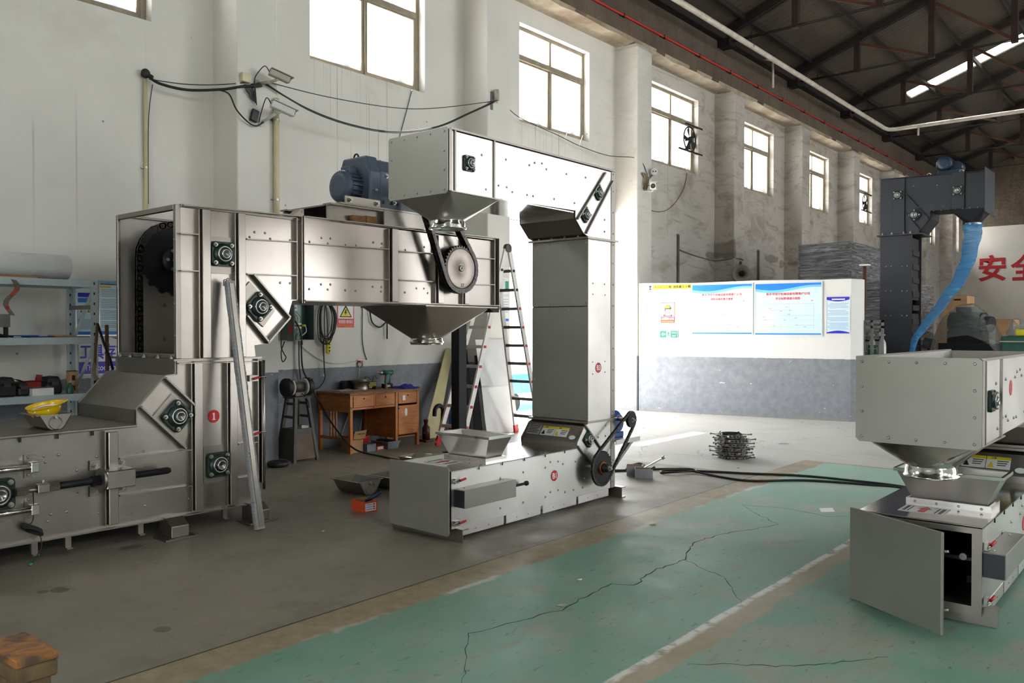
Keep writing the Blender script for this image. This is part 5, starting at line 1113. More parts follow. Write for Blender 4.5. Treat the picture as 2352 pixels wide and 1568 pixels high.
def carton(name, label, x0, x1, y0, y1, z0, z1, m=None, group=None, flaps=False, tape=True):
    m = m or M_CARD; o = thing(name, label, 'box', ((x0+x1)/2, (y0+y1)/2, z0), 0, group); t = .006
    MB().box(x0, x1, y0, y0+t, z0, z1).box(x0, x1, y1-t, y1, z0, z1).box(x0, x0+t, y0+t, y1-t, z0, z1).box(x1-t, x1, y0+t, y1-t, z0, z1).box(x0+t, x1-t, y0+t, y1-t, z0, z0+t).build('box_body', m, o)
    if flaps:
        h = (y1-y0)*.45
        MB().sheet([(x0, y0, z1), (x1, y0, z1), (x1, y0-h*.8, z1+h*.35), (x0, y0-h*.8, z1+h*.35)], .004).build('flap', m, o); MB().sheet([(x0, y1, z1), (x1, y1, z1), (x1, y1+h*.2, z1+h*.9), (x0, y1+h*.2, z1+h*.9)], .004).build('flap', m, o)
        MB().sheet([(x1, y0, z1), (x1, y1, z1), (x1+h*.7, y1, z1+h*.2), (x1+h*.7, y0, z1+h*.2)], .004).build('flap', m, o)
    else: MB().box(x0, x1, y0, y1, z1-t, z1).build('lid', m, o)
    return o
carton('carton', 'brown carton with dark slot behind the blue plastic chute', -5.0, -4.45, 22, 22.8, 1.75, 2.4); carton('carton', 'brown carton supporting another carton behind the chute', -5.1, -4.4, 22, 23, .9, 1.75); carton('carton', 'brown carton at the foot of the pile behind the chute', -5.1, -4.3, 22, 23, 0, .9)
carton('carton', 'brown carton beside the cloudy plastic cover', -3.85, -3.5, 22, 22.8, 0, 1.83)
MB().box(-4.72, -4.58, 21.985, 21.995, 2.28, 2.32).build('hand_slot', M_INK, bpy.data.objects['carton'])
gb = thing('green_machine_bench', 'dark green machine bench with plastic cover at the right edge', 'machine', (-2.4, 18.6, 0)); MB().box(-3.06, -1.7, 18.0, 19.2, 0, 1.47).build('bench_body', mat('dark_green_paint', (36, 84, 70), .45, 0, .12), gb, .02)
MB().box(-3.08, -1.7, 17.99, 18.0, 1.36, 1.38).build('edge_strip', M_CHROME, gb); drape('plastic_cover', None, [(-3.06, 1.47), (-2.95, 1.62), (-2.7, 1.72), (-2.4, 1.8), (-2.1, 1.7), (-1.7, 1.48)], 18.05, 19.15, M_CLEAR, gb)
MB().box(-2.85, -2.62, 18.1, 18.4, 1.47, 1.6).build('yellow_part', M_STKY, gb, .02); MB().cyl((-2.66, 18.2, 1.75), (-2.4, 18.2, 1.75), .14, n=18).build('blue_part', M_BLUE, gb)
o = thing('black_box', 'small black tilted box behind the blue chute foot', 'box', (-4.2, 17.5, 1.2)); MB().cbox((-4.2, 17.52, 1.33), (.17, .17, .2), Matrix.Rotation(.25, 3, 'Y')).build('box_body', M_BLACK, o, .01); MB().cyl((-4.22, 17.43, 1.33), (-4.22, 17.42, 1.33), .05, n=14).build('face_disc', M_DKGREY, o); MB().cyl((-4.2, 17.55, 0), (-4.2, 17.55, 1.24), .03, n=8).build('stand', M_DKGREY, o)
# red painted characters on the far wall
for k, ch in enumerate('安全'):
    o = letter(ch, mat('red_wall_paint', (176, 38, 44), .8, 0, .08), (-7.86+k*1.3, Y1-.022, 4.43), (0, -1, 0), wbk, h=1.22, w=1.12, bold=.025, name='painted_character'); struct(o)
# ================================================================== stores on the left: shelving, notices, tools, helmet
M_SHELF = mat('pale_blue_grey_shelf_paint', (176, 188, 190), .45, 0, .08, 5)
M_WOOD = mat('brown_handle_wood', (104, 70, 48), .65, 0, .2, 9); M_KHAKI = mat('khaki_rubber', (134, 116, 88), .7, 0, .15, 9)
sh = thing('shelving_rack', 'pale grey slotted-angle shelving rack against the left wall', 'shelf', (-8.78, 2.6, 0))
for y in (1.72, 3.72):
    for x, s in ((-8.5, 1), (-9.06, -1)):
        y2 = y+.05
        u = MB().box(x-.004, x+.004, y-.05, y+.02, 0, 2.08).box(min(x, x-s*.05), max(x, x-s*.05), y+.014, y+.02, 0, 2.08).build('upright', M_SHELF, sh)
        if y > 3:
            for k in range(20): MB().box(x+.004, x+.0045, y-.022, y-.008, .14+k*.1, .165+k*.1).build('slot', M_INK, u)
for z in (2.05, 1.49, .94, .35):
    MB().box(-8.5, -8.492, 1.72, 3.67, z-.035, z+.03).build('front_beam', M_SHELF, sh); MB().box(-9.06, -9.052, 1.72, 3.7, z-.035, z+.03).build('back_beam', M_SHELF, sh); MB().box(-9.05, -8.5, 1.72, 3.72, z+.02, z+.032).build('shelf_board', M_SHELF, sh)
    MB().box(-9.05, -8.5, 3.715, 3.722, z-.035, z+.03).build('end_beam', M_SHELF, sh)
MB().sheet([(-8.98, 3.7, 1.52), (-8.55, 3.7, 2.0), (-8.52, 3.7, 1.95), (-8.93, 3.7, 1.5)], .006).build('end_brace', M_SHELF, sh); MB().sheet([(-8.98, 3.7, .97), (-8.55, 3.7, 1.45), (-8.52, 3.7, 1.4), (-8.93, 3.7, .95)], .006).build('end_brace', M_SHELF, sh); MB().box(-9.05, -8.5, 3.69, 3.7, 1.8, 1.84).build('end_brace', M_GTUBE, sh)
# roll on top
M_FILMW = mat('white_film_sheet', (226, 226, 226), .35, 0, .06, 4)
ro = thing('film_roll', 'large white plastic roll with wooden boards, on top of the shelving', 'roll', (-8.62, 2.6, 2.08))
MB().lathe([(.118, -.85), (.118, .92), (.112, .925), (.108, .92), (.108, -.85)], (-8.62, 2.58, 2.205), (0, 1, 0), 36, caps=False).build('roll_skin', M_FILMW, ro)
MB().box(-8.7, -8.54, 1.75, 3.2, 2.082, 2.09).build('board', M_CARD, ro); MB().box(-8.72, -8.56, 1.75, 3.3, 2.092, 2.1).build('board', M_WOODB, ro)
tp = []; rr = random.Random(4)
for k in range(11): tp.append((-8.48+.02*math.sin(k*.8), 2.97+.035*math.sin(k*.7)-.004*k, 2.06-.033*k))
t_ = MB(); vs = []
for x, y, z in tp: vs += [(x, y-.022, z), (x+.008, y+.022, z-.006)]
o = t_.add(vs, [(2*k, 2*k+1, 2*k+3, 2*k+2) for k in range(10)], True).build('packing_tape', film('clear_packing_tape', (190, 170, 140), .6, .15, 30.)); md = o.modifiers.new('tape', 'SOLIDIFY'); md.thickness = .0015
tag(o, 'crumpled clear packing tape with red print hanging from shelving', 'tape')
for k in (3, 4, 8): MB().cbox((tp[k][0]+.008, tp[k][1], tp[k][2]), (.002, .03, .028)).build('red_print', M_RED, o)
# middle shelf
o = thing('steel_bracket', 'grey sheet-metal bracket on the middle shelf', 'bracket', (-8.6, 2.85, 1.522)); MB().box(-8.72, -8.56, 2.6, 2.97, 1.62, 1.74).build('channel', M_GTUBE, o); MB().beam((-8.6, 2.68, 1.62), (-8.6, 2.95, 1.525), .02, .03).build('leg', M_CAST, o); MB().box(-8.62, -8.58, 2.93, 2.96, 1.525, 1.62).build('leg', M_CAST, o); MB().box(-8.7, -8.58, 2.62, 2.66, 1.525, 1.62).build('leg', M_GTUBE, o)
o = thing('document_folder', 'flat blue plastic folders lying on the middle shelf', 'folder', (-8.66, 3.25, 1.522)); MB().box(-8.75, -8.55, 3.13, 3.33, 1.523, 1.533).build('cover', M_BLUE2, o); MB().box(-8.73, -8.52, 3.02, 3.2, 1.534, 1.544).build('cover', M_BLUE, o)
o = thing('board_offcut', 'thin brown board offcut at the end of the middle shelf', 'board', (-8.6, 3.52, 1.522)); MB().box(-8.7, -8.52, 3.36, 3.67, 1.523, 1.533).build('board', M_KHAKI, o); MB().box(-8.68, -8.53, 3.34, 3.5, 1.534, 1.545).build('board', M_CARD, o)
o = MB().tube(smooth_path([(-8.62, 2.6, 1.535), (-8.56, 2.75, 1.535), (-8.6, 2.95, 1.53), (-8.66, 2.85, 1.535), (-8.6, 2.7, 1.55), (-8.55, 2.85, 1.55), (-8.58, 3.0, 1.53)], 6), .009, 6).build('cable', M_BLACK); tag(o, 'short black cable curled on the middle shelf', 'cable')
# lower shelf
Z = .972
def case(name, label, x0, x1, y0, y1, h, m, cat='box'):
    o = thing(name, label, cat, ((x0+x1)/2, (y0+y1)/2, Z)); MB().box(x0, x1, y0, y1, Z, Z+h*.62).build('box_body', m, o, .015); MB().prism([(y0+.005, Z+h*.62), (y1-.005, Z+h*.62), (y1-.03, Z+h), (y0+.02, Z+h*.95)], 'x', x0+.005, x1-.005).build('lid', m, o, .01); MB().box(x1, x1+.012, (y0+y1)/2-.03, (y0+y1)/2+.03, Z+h*.5, Z+h*.7).build('catch', M_DKGREY, o); return o
case('tool_case', 'large black tool case at the left end of the lower shelf', -8.8, -8.58, 2.86, 3.03, .18, M_BLACK, 'case'); case('tool_case', 'smaller black tool case beside the open red carton', -8.76, -8.58, 3.045, 3.14, .13, M_BLACK, 'case'); case('tool_case', 'black tool case between open carton and green bottle', -8.85, -8.62, 3.31, 3.45, .17, M_BLACK, 'case')
carton('carton', 'small open carton with brown flaps and red side on the lower shelf', -8.8, -8.66, 3.13, 3.27, Z, Z+.13, mat('red_carton', (150, 44, 36), .7, 0, .15), None, True)
carton('carton', 'white paper carton in front on the lower shelf', -8.6, -8.52, 3.14, 3.33, Z, Z+.075, M_WHITE)
o = carton('carton', 'brown carton with dark square holes on the lower shelf', -8.68, -8.6, 3.51, 3.585, Z, Z+.22)
for z in (.05, .15): MB().box(-8.6, -8.598, 3.53, 3.56, Z+z-.025, Z+z+.025).build('hole', M_INK, o)
o = thing('bottle', 'dark green plastic bottle with pale cap on the lower shelf', 'bottle', (-8.55, 3.49, Z)); MB().lathe([(.032, 0), (.034, .01), (.034, .05), (.022, .075), (.017, .1), (.012, .105)], (-8.55, 3.49, Z), n=20).build('bottle_body', mat('green_plastic', (28, 84, 66), .35, 0, .1), o); MB().lathe([(.011, .105), (.011, .125)], (-8.55, 3.49, Z), n=14).build('cap', M_GASW, o)
o = thing('paper_scrap', 'flat dark paper scraps on the lower shelf edge', 'paper', (-8.54, 2.95, Z)); MB().box(-8.58, -8.52, 2.86, 2.98, Z, Z+.004).build('sheet', M_DKGREY, o); MB().box(-8.56, -8.51, 2.98, 3.06, Z, Z+.004).build('sheet', M_KHAKI, o)
# notices on the wall behind the shelving
def rules_board(label, y0, y1, z0, z1, warn):
    S_ = Sign('notice_board', label, 'notice board', (XW+.012, (y0+y1)/2, (z0+z1)/2), (1, 0, 0), y1-y0, z1-z0, M_CYANB); S_.frame(M_ALU, .01)
    S_.rect('header', M_SKYB2, -.48, .48, .43, .48); S_.rect('footer', M_SKYB, -.48, .48, -.48, -.42)
    if warn:
        for k, (u, v) in enumerate(((-.2, -.02), (.12, -.02), (-.2, -.12))): S_.poly('warning_triangle', M_INK, [(u-.1, v-.04), (u+.1, v-.04), (u, v+.04)]); S_.poly('warning_field', M_STKY, [(u-.06, v-.028), (u+.06, v-.028), (u, v+.022)], .002)
        S_.rect('picture', M_PURP, -.4, .42, .22, .3); S_.rect('picture', M_SKYB, -.4, .42, .12, .2)
        for k in range(9): S_.rect('text_line', M_GREYL, -.4, .4-.1*(k % 3), -.2-k*.022, -.19-k*.022)
    else:
        S_.rect('heading', M_REDP, -.45, .1, .415, .435); S_.rect('yellow_tag', M_STKY, -.45, -.1, .36, .39)
        for k in range(24): 
            if k % 7 == 5: continue
            S_.rect('text_line', M_GREYL, -.42, .42-.12*(k % 4 == 2), .32-k*.029, .33-k*.029)
rules_board('blue-edged notice with warning triangles, seen between the shelving posts', 3.8, 4.03, 1.53, 2.1, True); rules_board('blue-edged notice full of text lines beside the open elevator housing', 4.04, 4.36, 1.53, 2.13, False)
Tb = Sign('tool_sign', 'white and blue tool storage sign partly hidden by leaning tools', 'sign', (XW+.012, 4.11, 1.31), (1, 0, 0), .56, .4, M_STKW)
Tb.rect('blue_band', M_PURP, -.5, .5, -.46, -.14); Tb.poly('blue_corner', M_PURP, [(.1, .5), (.5, .5), (.5, .38)]); Tb.text('工具存放', M_PURP, -.03, .13, .9, .42, .02); Tb.text('The tools are a', M_STKW, 0, -.3, .8, .16)
# leaning tools
o = thing('long_shears', 'long dark folding shears with khaki grip leaning on shelving', 'shears', (-8.36, 3.72, 1.1)); MB().tube([(-8.42, 3.7, 1.66), (-8.4, 3.67, 1.4), (-8.38, 3.655, 1.25)], .014, 8).build('arm', M_WOOD, o); MB().tube([(-8.42, 3.7, 1.66), (-8.4, 3.755, 1.45), (-8.38, 3.8, 1.32), (-8.38, 3.83, 1.2)], .013, 8).build('arm', M_CAST, o)
MB().tube(smooth_path([(-8.38, 3.655, 1.27), (-8.37, 3.64, 1.17), (-8.36, 3.67, 1.11), (-8.36, 3.74, 1.085)], 5), [.018]*15+[.022], 8).build('grip', M_KHAKI, o); MB().tube([(-8.38, 3.655, 1.1), (-8.38, 3.66, .6), (-8.38, 3.67, .0)], .012, 8).build('lower_arm', M_CAST, o)
o = thing('wooden_pole', 'brown round wooden pole leaning beside the shears', 'pole', (-8.4, 3.78, 0)); MB().cyl((-8.36, 3.77, 0), (-8.42, 3.79, 1.63), .018, n=12).build('shaft', M_WOOD, o); MB().lathe([(.018, 0), (.016, .01), (.008, .016)], (-8.42, 3.79, 1.63), n=12).build('tip', M_WOOD, o)
# elevator buckets (one carries the helmet)
def bucket(label, loc, rz, s=1., group=None, ry=0.):
    o = thing('elevator_bucket', label, 'bucket', (0, 0, 0), 0, group); w, t = .2, .004
    pr = [(-.14, .14), (-.07, .02), (-.04, 0), (.04, 0), (.07, .02), (.14, .14)]; b = MB()
    for a, c in zip(pr[:-1], pr[1:]): b.sheet([(-w, *a), (w, *a), (w, *c), (-w, *c)], t, (0, -(c[1]-a[1]), c[0]-a[0]))
    for x in (-w, w-t): b.prism(pr, 'x', x, x+t)
    b.build('bucket_shell', M_SSD, o)
    for y in (-1, 1): MB().box(-w, w, min(y*.14, y*.165), max(y*.14, y*.165), .134, .14).build('rim_flange', M_SSD, o)
    MB().tube(arc((w+.004, 0, .065), .055, 0, 2*PI, 24, (0, 1, 0), (0, 0, 1))[:-1], .006, 6, True).build('pivot_ring', M_SSD, o); MB().cyl((w, 0, .115), (w+.02, 0, .115), .014, n=10).build('pivot_pin', M_CHROME, o)
    o.location = loc; o.rotation_euler = (0, ry, rz); o.scale = (s, s, s); return o
bucket('galvanised elevator bucket holding the yellow helmet', (-6.42, 2.46, .89), 0, .78)
ht = thing('hard_hat', 'yellow safety helmet lying upside down in a metal bucket', 'helmet', (0, 0, 0)); M_YEL = mat('yellow_plastic', (232, 190, 22), .28, 0, .06, 6, coat=.4)
vs = []; n = 28; K = 9
for j in range(K+1):
    a = PI/2*j/K
    for i in range(n):
        t_ = 2*PI*i/n; vs.append((.115*math.sin(a)*math.cos(t_), .14*math.sin(a)*math.sin(t_), .13*(1-math.cos(a))))
vs += [(.12*math.cos(2*PI*i/n)*1.06, .148*math.sin(2*PI*i/n)*1.04+(.05*max(0, math.sin(2*PI*i/n))**2), .137) for i in range(n)]
o = MB().add(vs, [(j*n+i, j*n+(i+1) % n, (j+1)*n+(i+1) % n, (j+1)*n+i) for j in range(K+1) for i in range(n)], True).build('helmet_shell', M_YEL, ht); md = o.modifiers.new('shell', 'SOLIDIFY'); md.thickness = .004
for t_ in (-.9, -.1, .75): MB().lathe([(.009, 0), (.007, .004)], (.115*math.cos(t_)*.985, .14*math.sin(t_)*.985, .105), (math.cos(t_), math.sin(t_), 0), 10).build('rivet', M_STKW, ht)
MB().tube([(.09*math.cos(2*PI*i/20), .115*math.sin(2*PI*i/20), .1) for i in range(20)], .008, 6, True).build('headband', M_WHITE, ht)
ht.scale = (.8, .8, .8); ht.location = (-6.42, 2.46, .955); ht.rotation_euler = (.2, .1, 0)
# stretch-wrapped bar leaning on the elevator
p0, p1 = Vector((-5.80, 3.80, .012)), Vector((-6.115, 3.735, 1.99)); L = (p1-p0).length; d = (p1-p0).normalized()
br = thing('wrapped_bar', 'long square bar wrapped in silver film leaning on elevator 1', 'bar', p0)
x_ = d.orthogonal().normalized(); x_ = (Vector((0, 1, 0)) - d*d.y).normalized(); y_ = d.cross(x_); vs = []; N_ = 60; rr = random.Random(2)
for i in range(N_+1):
    c = p0+d*L*i/N_
    for k, (a, e) in enumerate(((1, 1), (0, 1.06), (-1, 1), (-1.06, 0), (-1, -1), (0, -1.06), (1, -1), (1.06, 0))): vs.append(c+x_*a*(.036+rr.uniform(-.002, .003))+y_*e*(.022+rr.uniform(-.0015, .002)))
M_SILV = film('silver_stretch_wrap', (206, 206, 206), 1., .14, 24., st=.7)
MB().add(vs, [(i*8+k, i*8+(k+1) % 8, (i+1)*8+(k+1) % 8, (i+1)*8+k) for i in range(N_) for k in range(8)]+[tuple(range(8)), tuple(range(N_*8, N_*8+8))]).build('film_wrap', M_SILV, br); MB().beam(p0+d*.02, p1-d*.02, .06, .036, x_).build('bar_core', M_SSD, br)
for i in range(5): MB().tube(smooth_path([p1-d*.02+x_*.03, p1+x_*(.02-.015*i)+d*.012*(i % 3), p1-d*.03-x_*.03+y_*.01*i], 4), .006, 5).build('film_end', M_SILV, br)
# ================================================================== work corner: grinder, desk, switchboard, cables, ladder
M_GRIND = mat('grey_machine_enamel', (92, 88, 80), .45, .2, .15, 9); M_STAND = mat('dark_grey_steel_stand', (86, 82, 76), .6, .2, .2, 8); M_STONE = mat('grinding_stone', (196, 192, 182), .9, 0, .08, 20)
gr = thing('bench_grinder', 'double-wheel bench grinder with black guards on steel stand', 'grinder', (-8.58, 6.15, .78))
cy, cz, cx = 6.155, .895, -8.58
MB().cyl((cx, cy-.09, cz), (cx, cy+.09, cz), .062, n=24).build('motor_housing', M_GRIND, gr); MB().box(cx-.06, cx+.06, cy-.07, cy+.07, .78, .84).build('pedestal', M_GRIND, gr, .01)
for s in (-1, 1):
    g = MB().lathe([(.03, 0), (.108, .0), (.112, .01), (.112, .06), (.108, .066), (.03, .068)], (cx, cy+s*.115, cz), (0, s, 0), 32).build('wheel_guard', M_BLACK, gr, 0); MB().lathe([(.1, -.028), (.1, 0)], (cx, cy+s*.112, cz), (0, s, 0), 32).build('grinding_wheel', M_STONE, g)
    MB().box(cx+.06, cx+.1, cy+s*.14-.03, cy+s*.14+.03, cz+.09, cz+.1).build('spark_guard', M_BLACK, g)
st = thing('grinder_stand', 'tapered dark steel stand carrying the bench grinder', 'stand', (-8.6, 6.15, 0)); t0, t1, zt = .085, .17, .78
for sx in (-1, 1):
    for sy in (-1, 1): MB().beam((cx+sx*t1, cy+sy*t1, 0), (cx+sx*t0, cy+sy*t0, zt-.015), .04, .04, (1, 0, 0)).build('leg', M_STAND, st)
MB().box(cx-.12, cx+.12, cy-.12, cy+.12, zt-.02, zt).build('top_plate', M_STAND, st); w = .13
for z, ww in ((.68, .095), (.52, .115)):
    for s in (-1, 1): MB().box(cx-ww, cx+ww, cy+s*ww-.01, cy+s*ww+.01, z, z+.03).build('cross_bar', M_STAND, st)
for s, m in ((1, mat('rusty_brown_sheet', (110, 92, 80), .7, .2, .2, 4)),): MB().sheet([(cx+.168, cy-.15, .03), (cx+.168, cy+.15, .03), (cx+.138, cy+.12, .34), (cx+.138, cy-.12, .34)], .006).build('front_panel', m, st)
MB().sheet([(cx-.15, cy-.168, .03), (cx+.15, cy-.168, .03), (cx+.12, cy-.138, .4), (cx-.12, cy-.138, .4)], .006).build('side_panel', M_STAND, st); MB().box(cx-.13, cx+.13, cy-.13, cy+.13, .38, .395).build('tray', M_STAND, st); MB().box(cx+.12, cx+.145, cy-.13, cy+.13, .33, .4).build('tray_front', M_STAND, st)
o = thing('oil_stone', 'pale sharpening stone block on the grinder stand tray', 'stone', (cx+.06, cy+.03, .395)); MB().box(cx+.0, cx+.12, cy-.02, cy+.08, .396, .42).build('block', M_STONE, o, .004); MB().box(cx+.01, cx+.1, cy-.01, cy+.06, .421, .43).build('block', M_SSD, o)
o = MB().tube(smooth_path([(cx+.07, cy+.02, .82), (cx+.12, cy+.05, .76), (cx+.13, cy+.08, .68), (cx+.1, cy+.1, .6), (cx+.12, cy+.07, .52)], 5), .006, 6).build('flex', M_BLACK, gr)
# desk
M_DESK = NG('varnished_orange_wood', .38); _g = M_DESK; _v = _g.obj(); _n = _g.noise(_g.map(_v, (2, 2, 22)), 2.2, 5, .6, .6); _c = _g.mix(_g.ramp(_n, .3, .7), lin(172, 96, 36), lin(208, 134, 62)); _g.set('Base Color', _g.mix(_g.ma('MULTIPLY', _g.ramp(_g.noise(_v, 4, 5), .6, .72), .5), _c, lin(96, 56, 30))); M_DESK = _g.m
M_DESKT = mat('worn_brown_desktop', (140, 100, 66), .6, 0, .3, 7, .1)
dk = thing('desk', 'old orange-brown wooden desk with three drawers and a cupboard', 'desk', (-8.78, 7.47, 0)); x0, x1, y0, y1, H_ = -9.11, -8.44, 6.86, 8.08, .78
MB().box(x0-.01, x1+.02, y0-.02, y1+.02, H_-.028, H_).build('desk_top', M_DESKT, dk, .004)
for x in (x0+.025, x1-.025):
    for y in (y0+.025, 7.66, y1-.025): MB().box(x-.022, x+.022, y-.022, y+.022, 0, H_-.028).build('leg', M_DESK, dk, .003)
MB().box(x0+.05, x1-.05, y0+.004, y0+.022, .53, H_-.03).build('side_panel', M_DESK, dk); MB().box(x1-.03, x1-.015, y0+.05, 7.64, .56, .585).build('rail', M_DESK, dk); MB().box(x0, x0+.015, y0+.05, y1-.05, .5, H_-.03).build('back_panel', M_DESK, dk)
MB().box(x1-.03, x1-.012, y0+.05, y1-.05, H_-.045, H_-.028).build('rail', M_DESK, dk); MB().box(x0+.05, x1-.05, y0+.006, y0+.02, .16, .2).build('low_rail', M_DESK, dk)
for x in (-8.86, -8.8, -8.74): MB().box(x-.012, x+.012, y0+.006, y0+.02, .2, .53).build('slat', M_DESK, dk)
for a, c in ((6.92, 7.26), (7.29, 7.63), (7.69, 8.03)):
    d_ = MB().box(x1-.3, x1-.004, a, c, .59, .735).build('drawer', M_DESK, dk, .003); MB().cyl((x1-.004, (a+c)/2, .7), (x1+.002, (a+c)/2, .7), .011, n=12).build('keyhole', M_CAST, d_)
for y in (7.275, 7.66): MB().box(x1-.03, x1-.006, y-.012, y+.012, .56, .735).build('divider', M_DESK, dk)
MB().box(x0+.05, x1-.04, 7.65, 7.665, .13, .56).build('cupboard_side', M_DESK, dk); MB().box(x0+.05, x1-.04, y1-.03, y1-.015, .13, .73).build('cupboard_side', M_DESK, dk); MB().box(x0+.05, x1-.04, 7.67, y1-.03, .13, .145).build('cupboard_floor', M_DESK, dk); MB().box(x0+.04, x0+.05, 7.67, y1-.03, .13, .56).build('cupboard_back', M_DESK, dk)
cd = MB().box(x1-.022, x1-.002, 7.69, 8.04, .17, .565).build('cupboard_door', M_DESK, dk, .003); MB().lathe([(.035, 0), (.034, .0008)], (x1-.002, 7.83, .47), (1, 0, 0), 16).build('white_mark', M_STKW, cd); MB().box(x1-.004, x1+.004, 7.68, 7.705, .52, .54).build('hinge', M_CAST, cd)
bpy.data.objects['white_mark'].scale = (1, .7, 1.6)
MB().box(x1-.004, x1+.004, 7.76, 7.81, .635, .7).build('hasp', M_STKS, dk); MB().box(x1-.005, x1+.003, 6.875, 6.895, .575, .605).build('green_clip', M_TEAL, dk)
# on the desk
TZ = H_+.001
fn = thing('outlet_funnel', 'round galvanised steel outlet funnel standing on the desk', 'funnel', (-8.9, 7.42, TZ)); MB().lathe([(.1, 0), (.1, .03), (.095, .04), (.13, .1), (.14, .115), (.142, .12), (.136, .12), (.126, .1), (.09, .04), (.09, 0)], (-8.9, 7.42, TZ), n=32, caps=False).build('funnel_body', M_SSD, fn); MB().lathe([(.085, .1), (.1, .135), (.098, .14), (.08, .11)], (-8.9, 7.42, TZ), n=28, caps=False).build('inner_ring', M_SSD, fn)
def drill(label, loc, rz, s=1., m=None, nose=True):
    o = thing('cordless_drill', label, 'drill', (0, 0, 0)); m = m or mat('teal_tool_plastic', (28, 100, 82), .4, 0, .06)
    MB().cyl((0, -.06, .2), (0, .09, .2), .032, n=18).build('motor_body', m, o); MB().prism([(-.02, .06), (.03, .06), (.055, .18), (.0, .19)], 'x', -.018, .018).build('grip', m, o, .006)
    MB().box(-.04, .04, -.05, .07, 0, .055).build('battery', M_BLACK, o, .008); MB().lathe([(.03, 0), (.024, .03), (.014, .04), (.012, .075), (.008, .08)], (0, -.06, .2), (0, -1, 0), 16).build('chuck', M_CHROME if nose else M_BLACK, o); MB().box(-.012, .012, -.015, .003, .13, .16).build('trigger', M_RED, o); MB().cyl((0, .09, .2), (0, .1, .2), .026, n=16).build('end_cap', M_BLACK, o)
    MB().box(.04, .041, -.03, .04, .012, .04).build('battery_label', M_STKS, o)
    o.location = loc; o.rotation_euler = (0, 0, rz); o.scale = (s, s, s); return o
drill('teal cordless impact driver standing on the desk with steel socket nose', (-8.85, 7.83, TZ), -.15, 1.08)
drill('black and dark cordless drill standing behind the teal driver', (-8.95, 7.98, TZ), PI+.5, .95, M_DKGREY, False)
o = thing('mesh_basket', 'small yellow and black mesh basket with cables on the desk', 'basket', (-8.98, 7.68, TZ)); MB().box(-9.04, -8.95, 7.6, 7.74, TZ, TZ+.09).build('basket_body', M_BLACK, o)
for i in range(5):
    for j in range(3): MB().cbox((-8.949, 7.615+i*.027, TZ+.018+j*.027), (.003, .016, .016), Matrix.Rotation(PI/4, 3, 'X')).build('yellow_lattice', M_STKY, o)
MB().tube(smooth_path([(-9.0, 7.62, TZ+.09), (-8.99, 7.56, TZ+.16), (-8.98, 7.62, TZ+.15), (-8.99, 7.68, TZ+.1)], 5), .004, 5).tube(smooth_path([(-9.0, 7.7, TZ+.09), (-8.99, 7.74, TZ+.17), (-8.98, 7.78, TZ+.12)], 5), .004, 5).build('cable_ends', M_BLACK, o)
o = thing('black_pouch', 'dark blue-black tool pouch behind the steel funnel', 'pouch', (-9.05, 7.3, TZ)); MB().box(-9.1, -9.0, 7.2, 7.42, TZ, TZ+.12).build('pouch_body', mat('navy_fabric', (24, 28, 48), .8, 0, .2), o, .02); MB().box(-9.0, -8.995, 7.22, 7.4, TZ+.07, TZ+.12).build('pouch_flap', M_BLACK, o, .004)
o = thing('small_parts', 'black battery charger lying between funnel and driver', 'charger', (-8.8, 7.64, TZ)); MB().box(-8.86, -8.78, 7.58, 7.68, TZ, TZ+.03).build('charger_body', M_BLACK, o, .006); MB().box(-8.84, -8.8, 7.6, 7.66, TZ+.03, TZ+.036).build('charger_slot', M_DKGREY, o); MB().box(-8.72, -8.7, 7.7, 7.72, TZ, TZ+.07).build('yellow_block', M_WOODB, o)
def cloth(name, label, c, w, l, h, m, seed, cat='cloth'):
    rr = random.Random(seed); n = 16; vs = []; ph = [rr.uniform(0, 6) for _ in range(6)]
    for i in range(n+1):
        for j in range(n+1):
            u, v = i/n-.5, j/n-.5; e = max(0, 1-(2*max(abs(u), abs(v)))**4); z = h*e*(.45+.3*math.sin(9*u+ph[0]+3*v)+.25*math.sin(11*v+ph[1]-4*u))
            vs.append((c[0]+u*w*(1+.18*math.sin(5*v+ph[2])), c[1]+v*l*(1+.15*math.sin(6*u+ph[3])), c[2]+.003+max(0, z)))
    o = MB().add(vs, [(i*(n+1)+j, (i+1)*(n+1)+j, (i+1)*(n+1)+j+1, i*(n+1)+j+1) for i in range(n) for j in range(n)], True).build(name, m); md = o.modifiers.new('thick', 'SOLIDIFY'); md.thickness = .003
    return tag(o, label, cat)
cloth('rag', 'crumpled royal blue rag on the desk corner', (-8.62, 8.0, TZ), .26, .3, .06, M_BLUE2, 3)
cloth('paper_sheet', 'crumpled pale paper sheet on the left of the desk top', (-8.85, 7.12, TZ), .22, .3, .02, mat('dirty_paper', (176, 164, 140), .8, 0, .1), 8, 'paper')
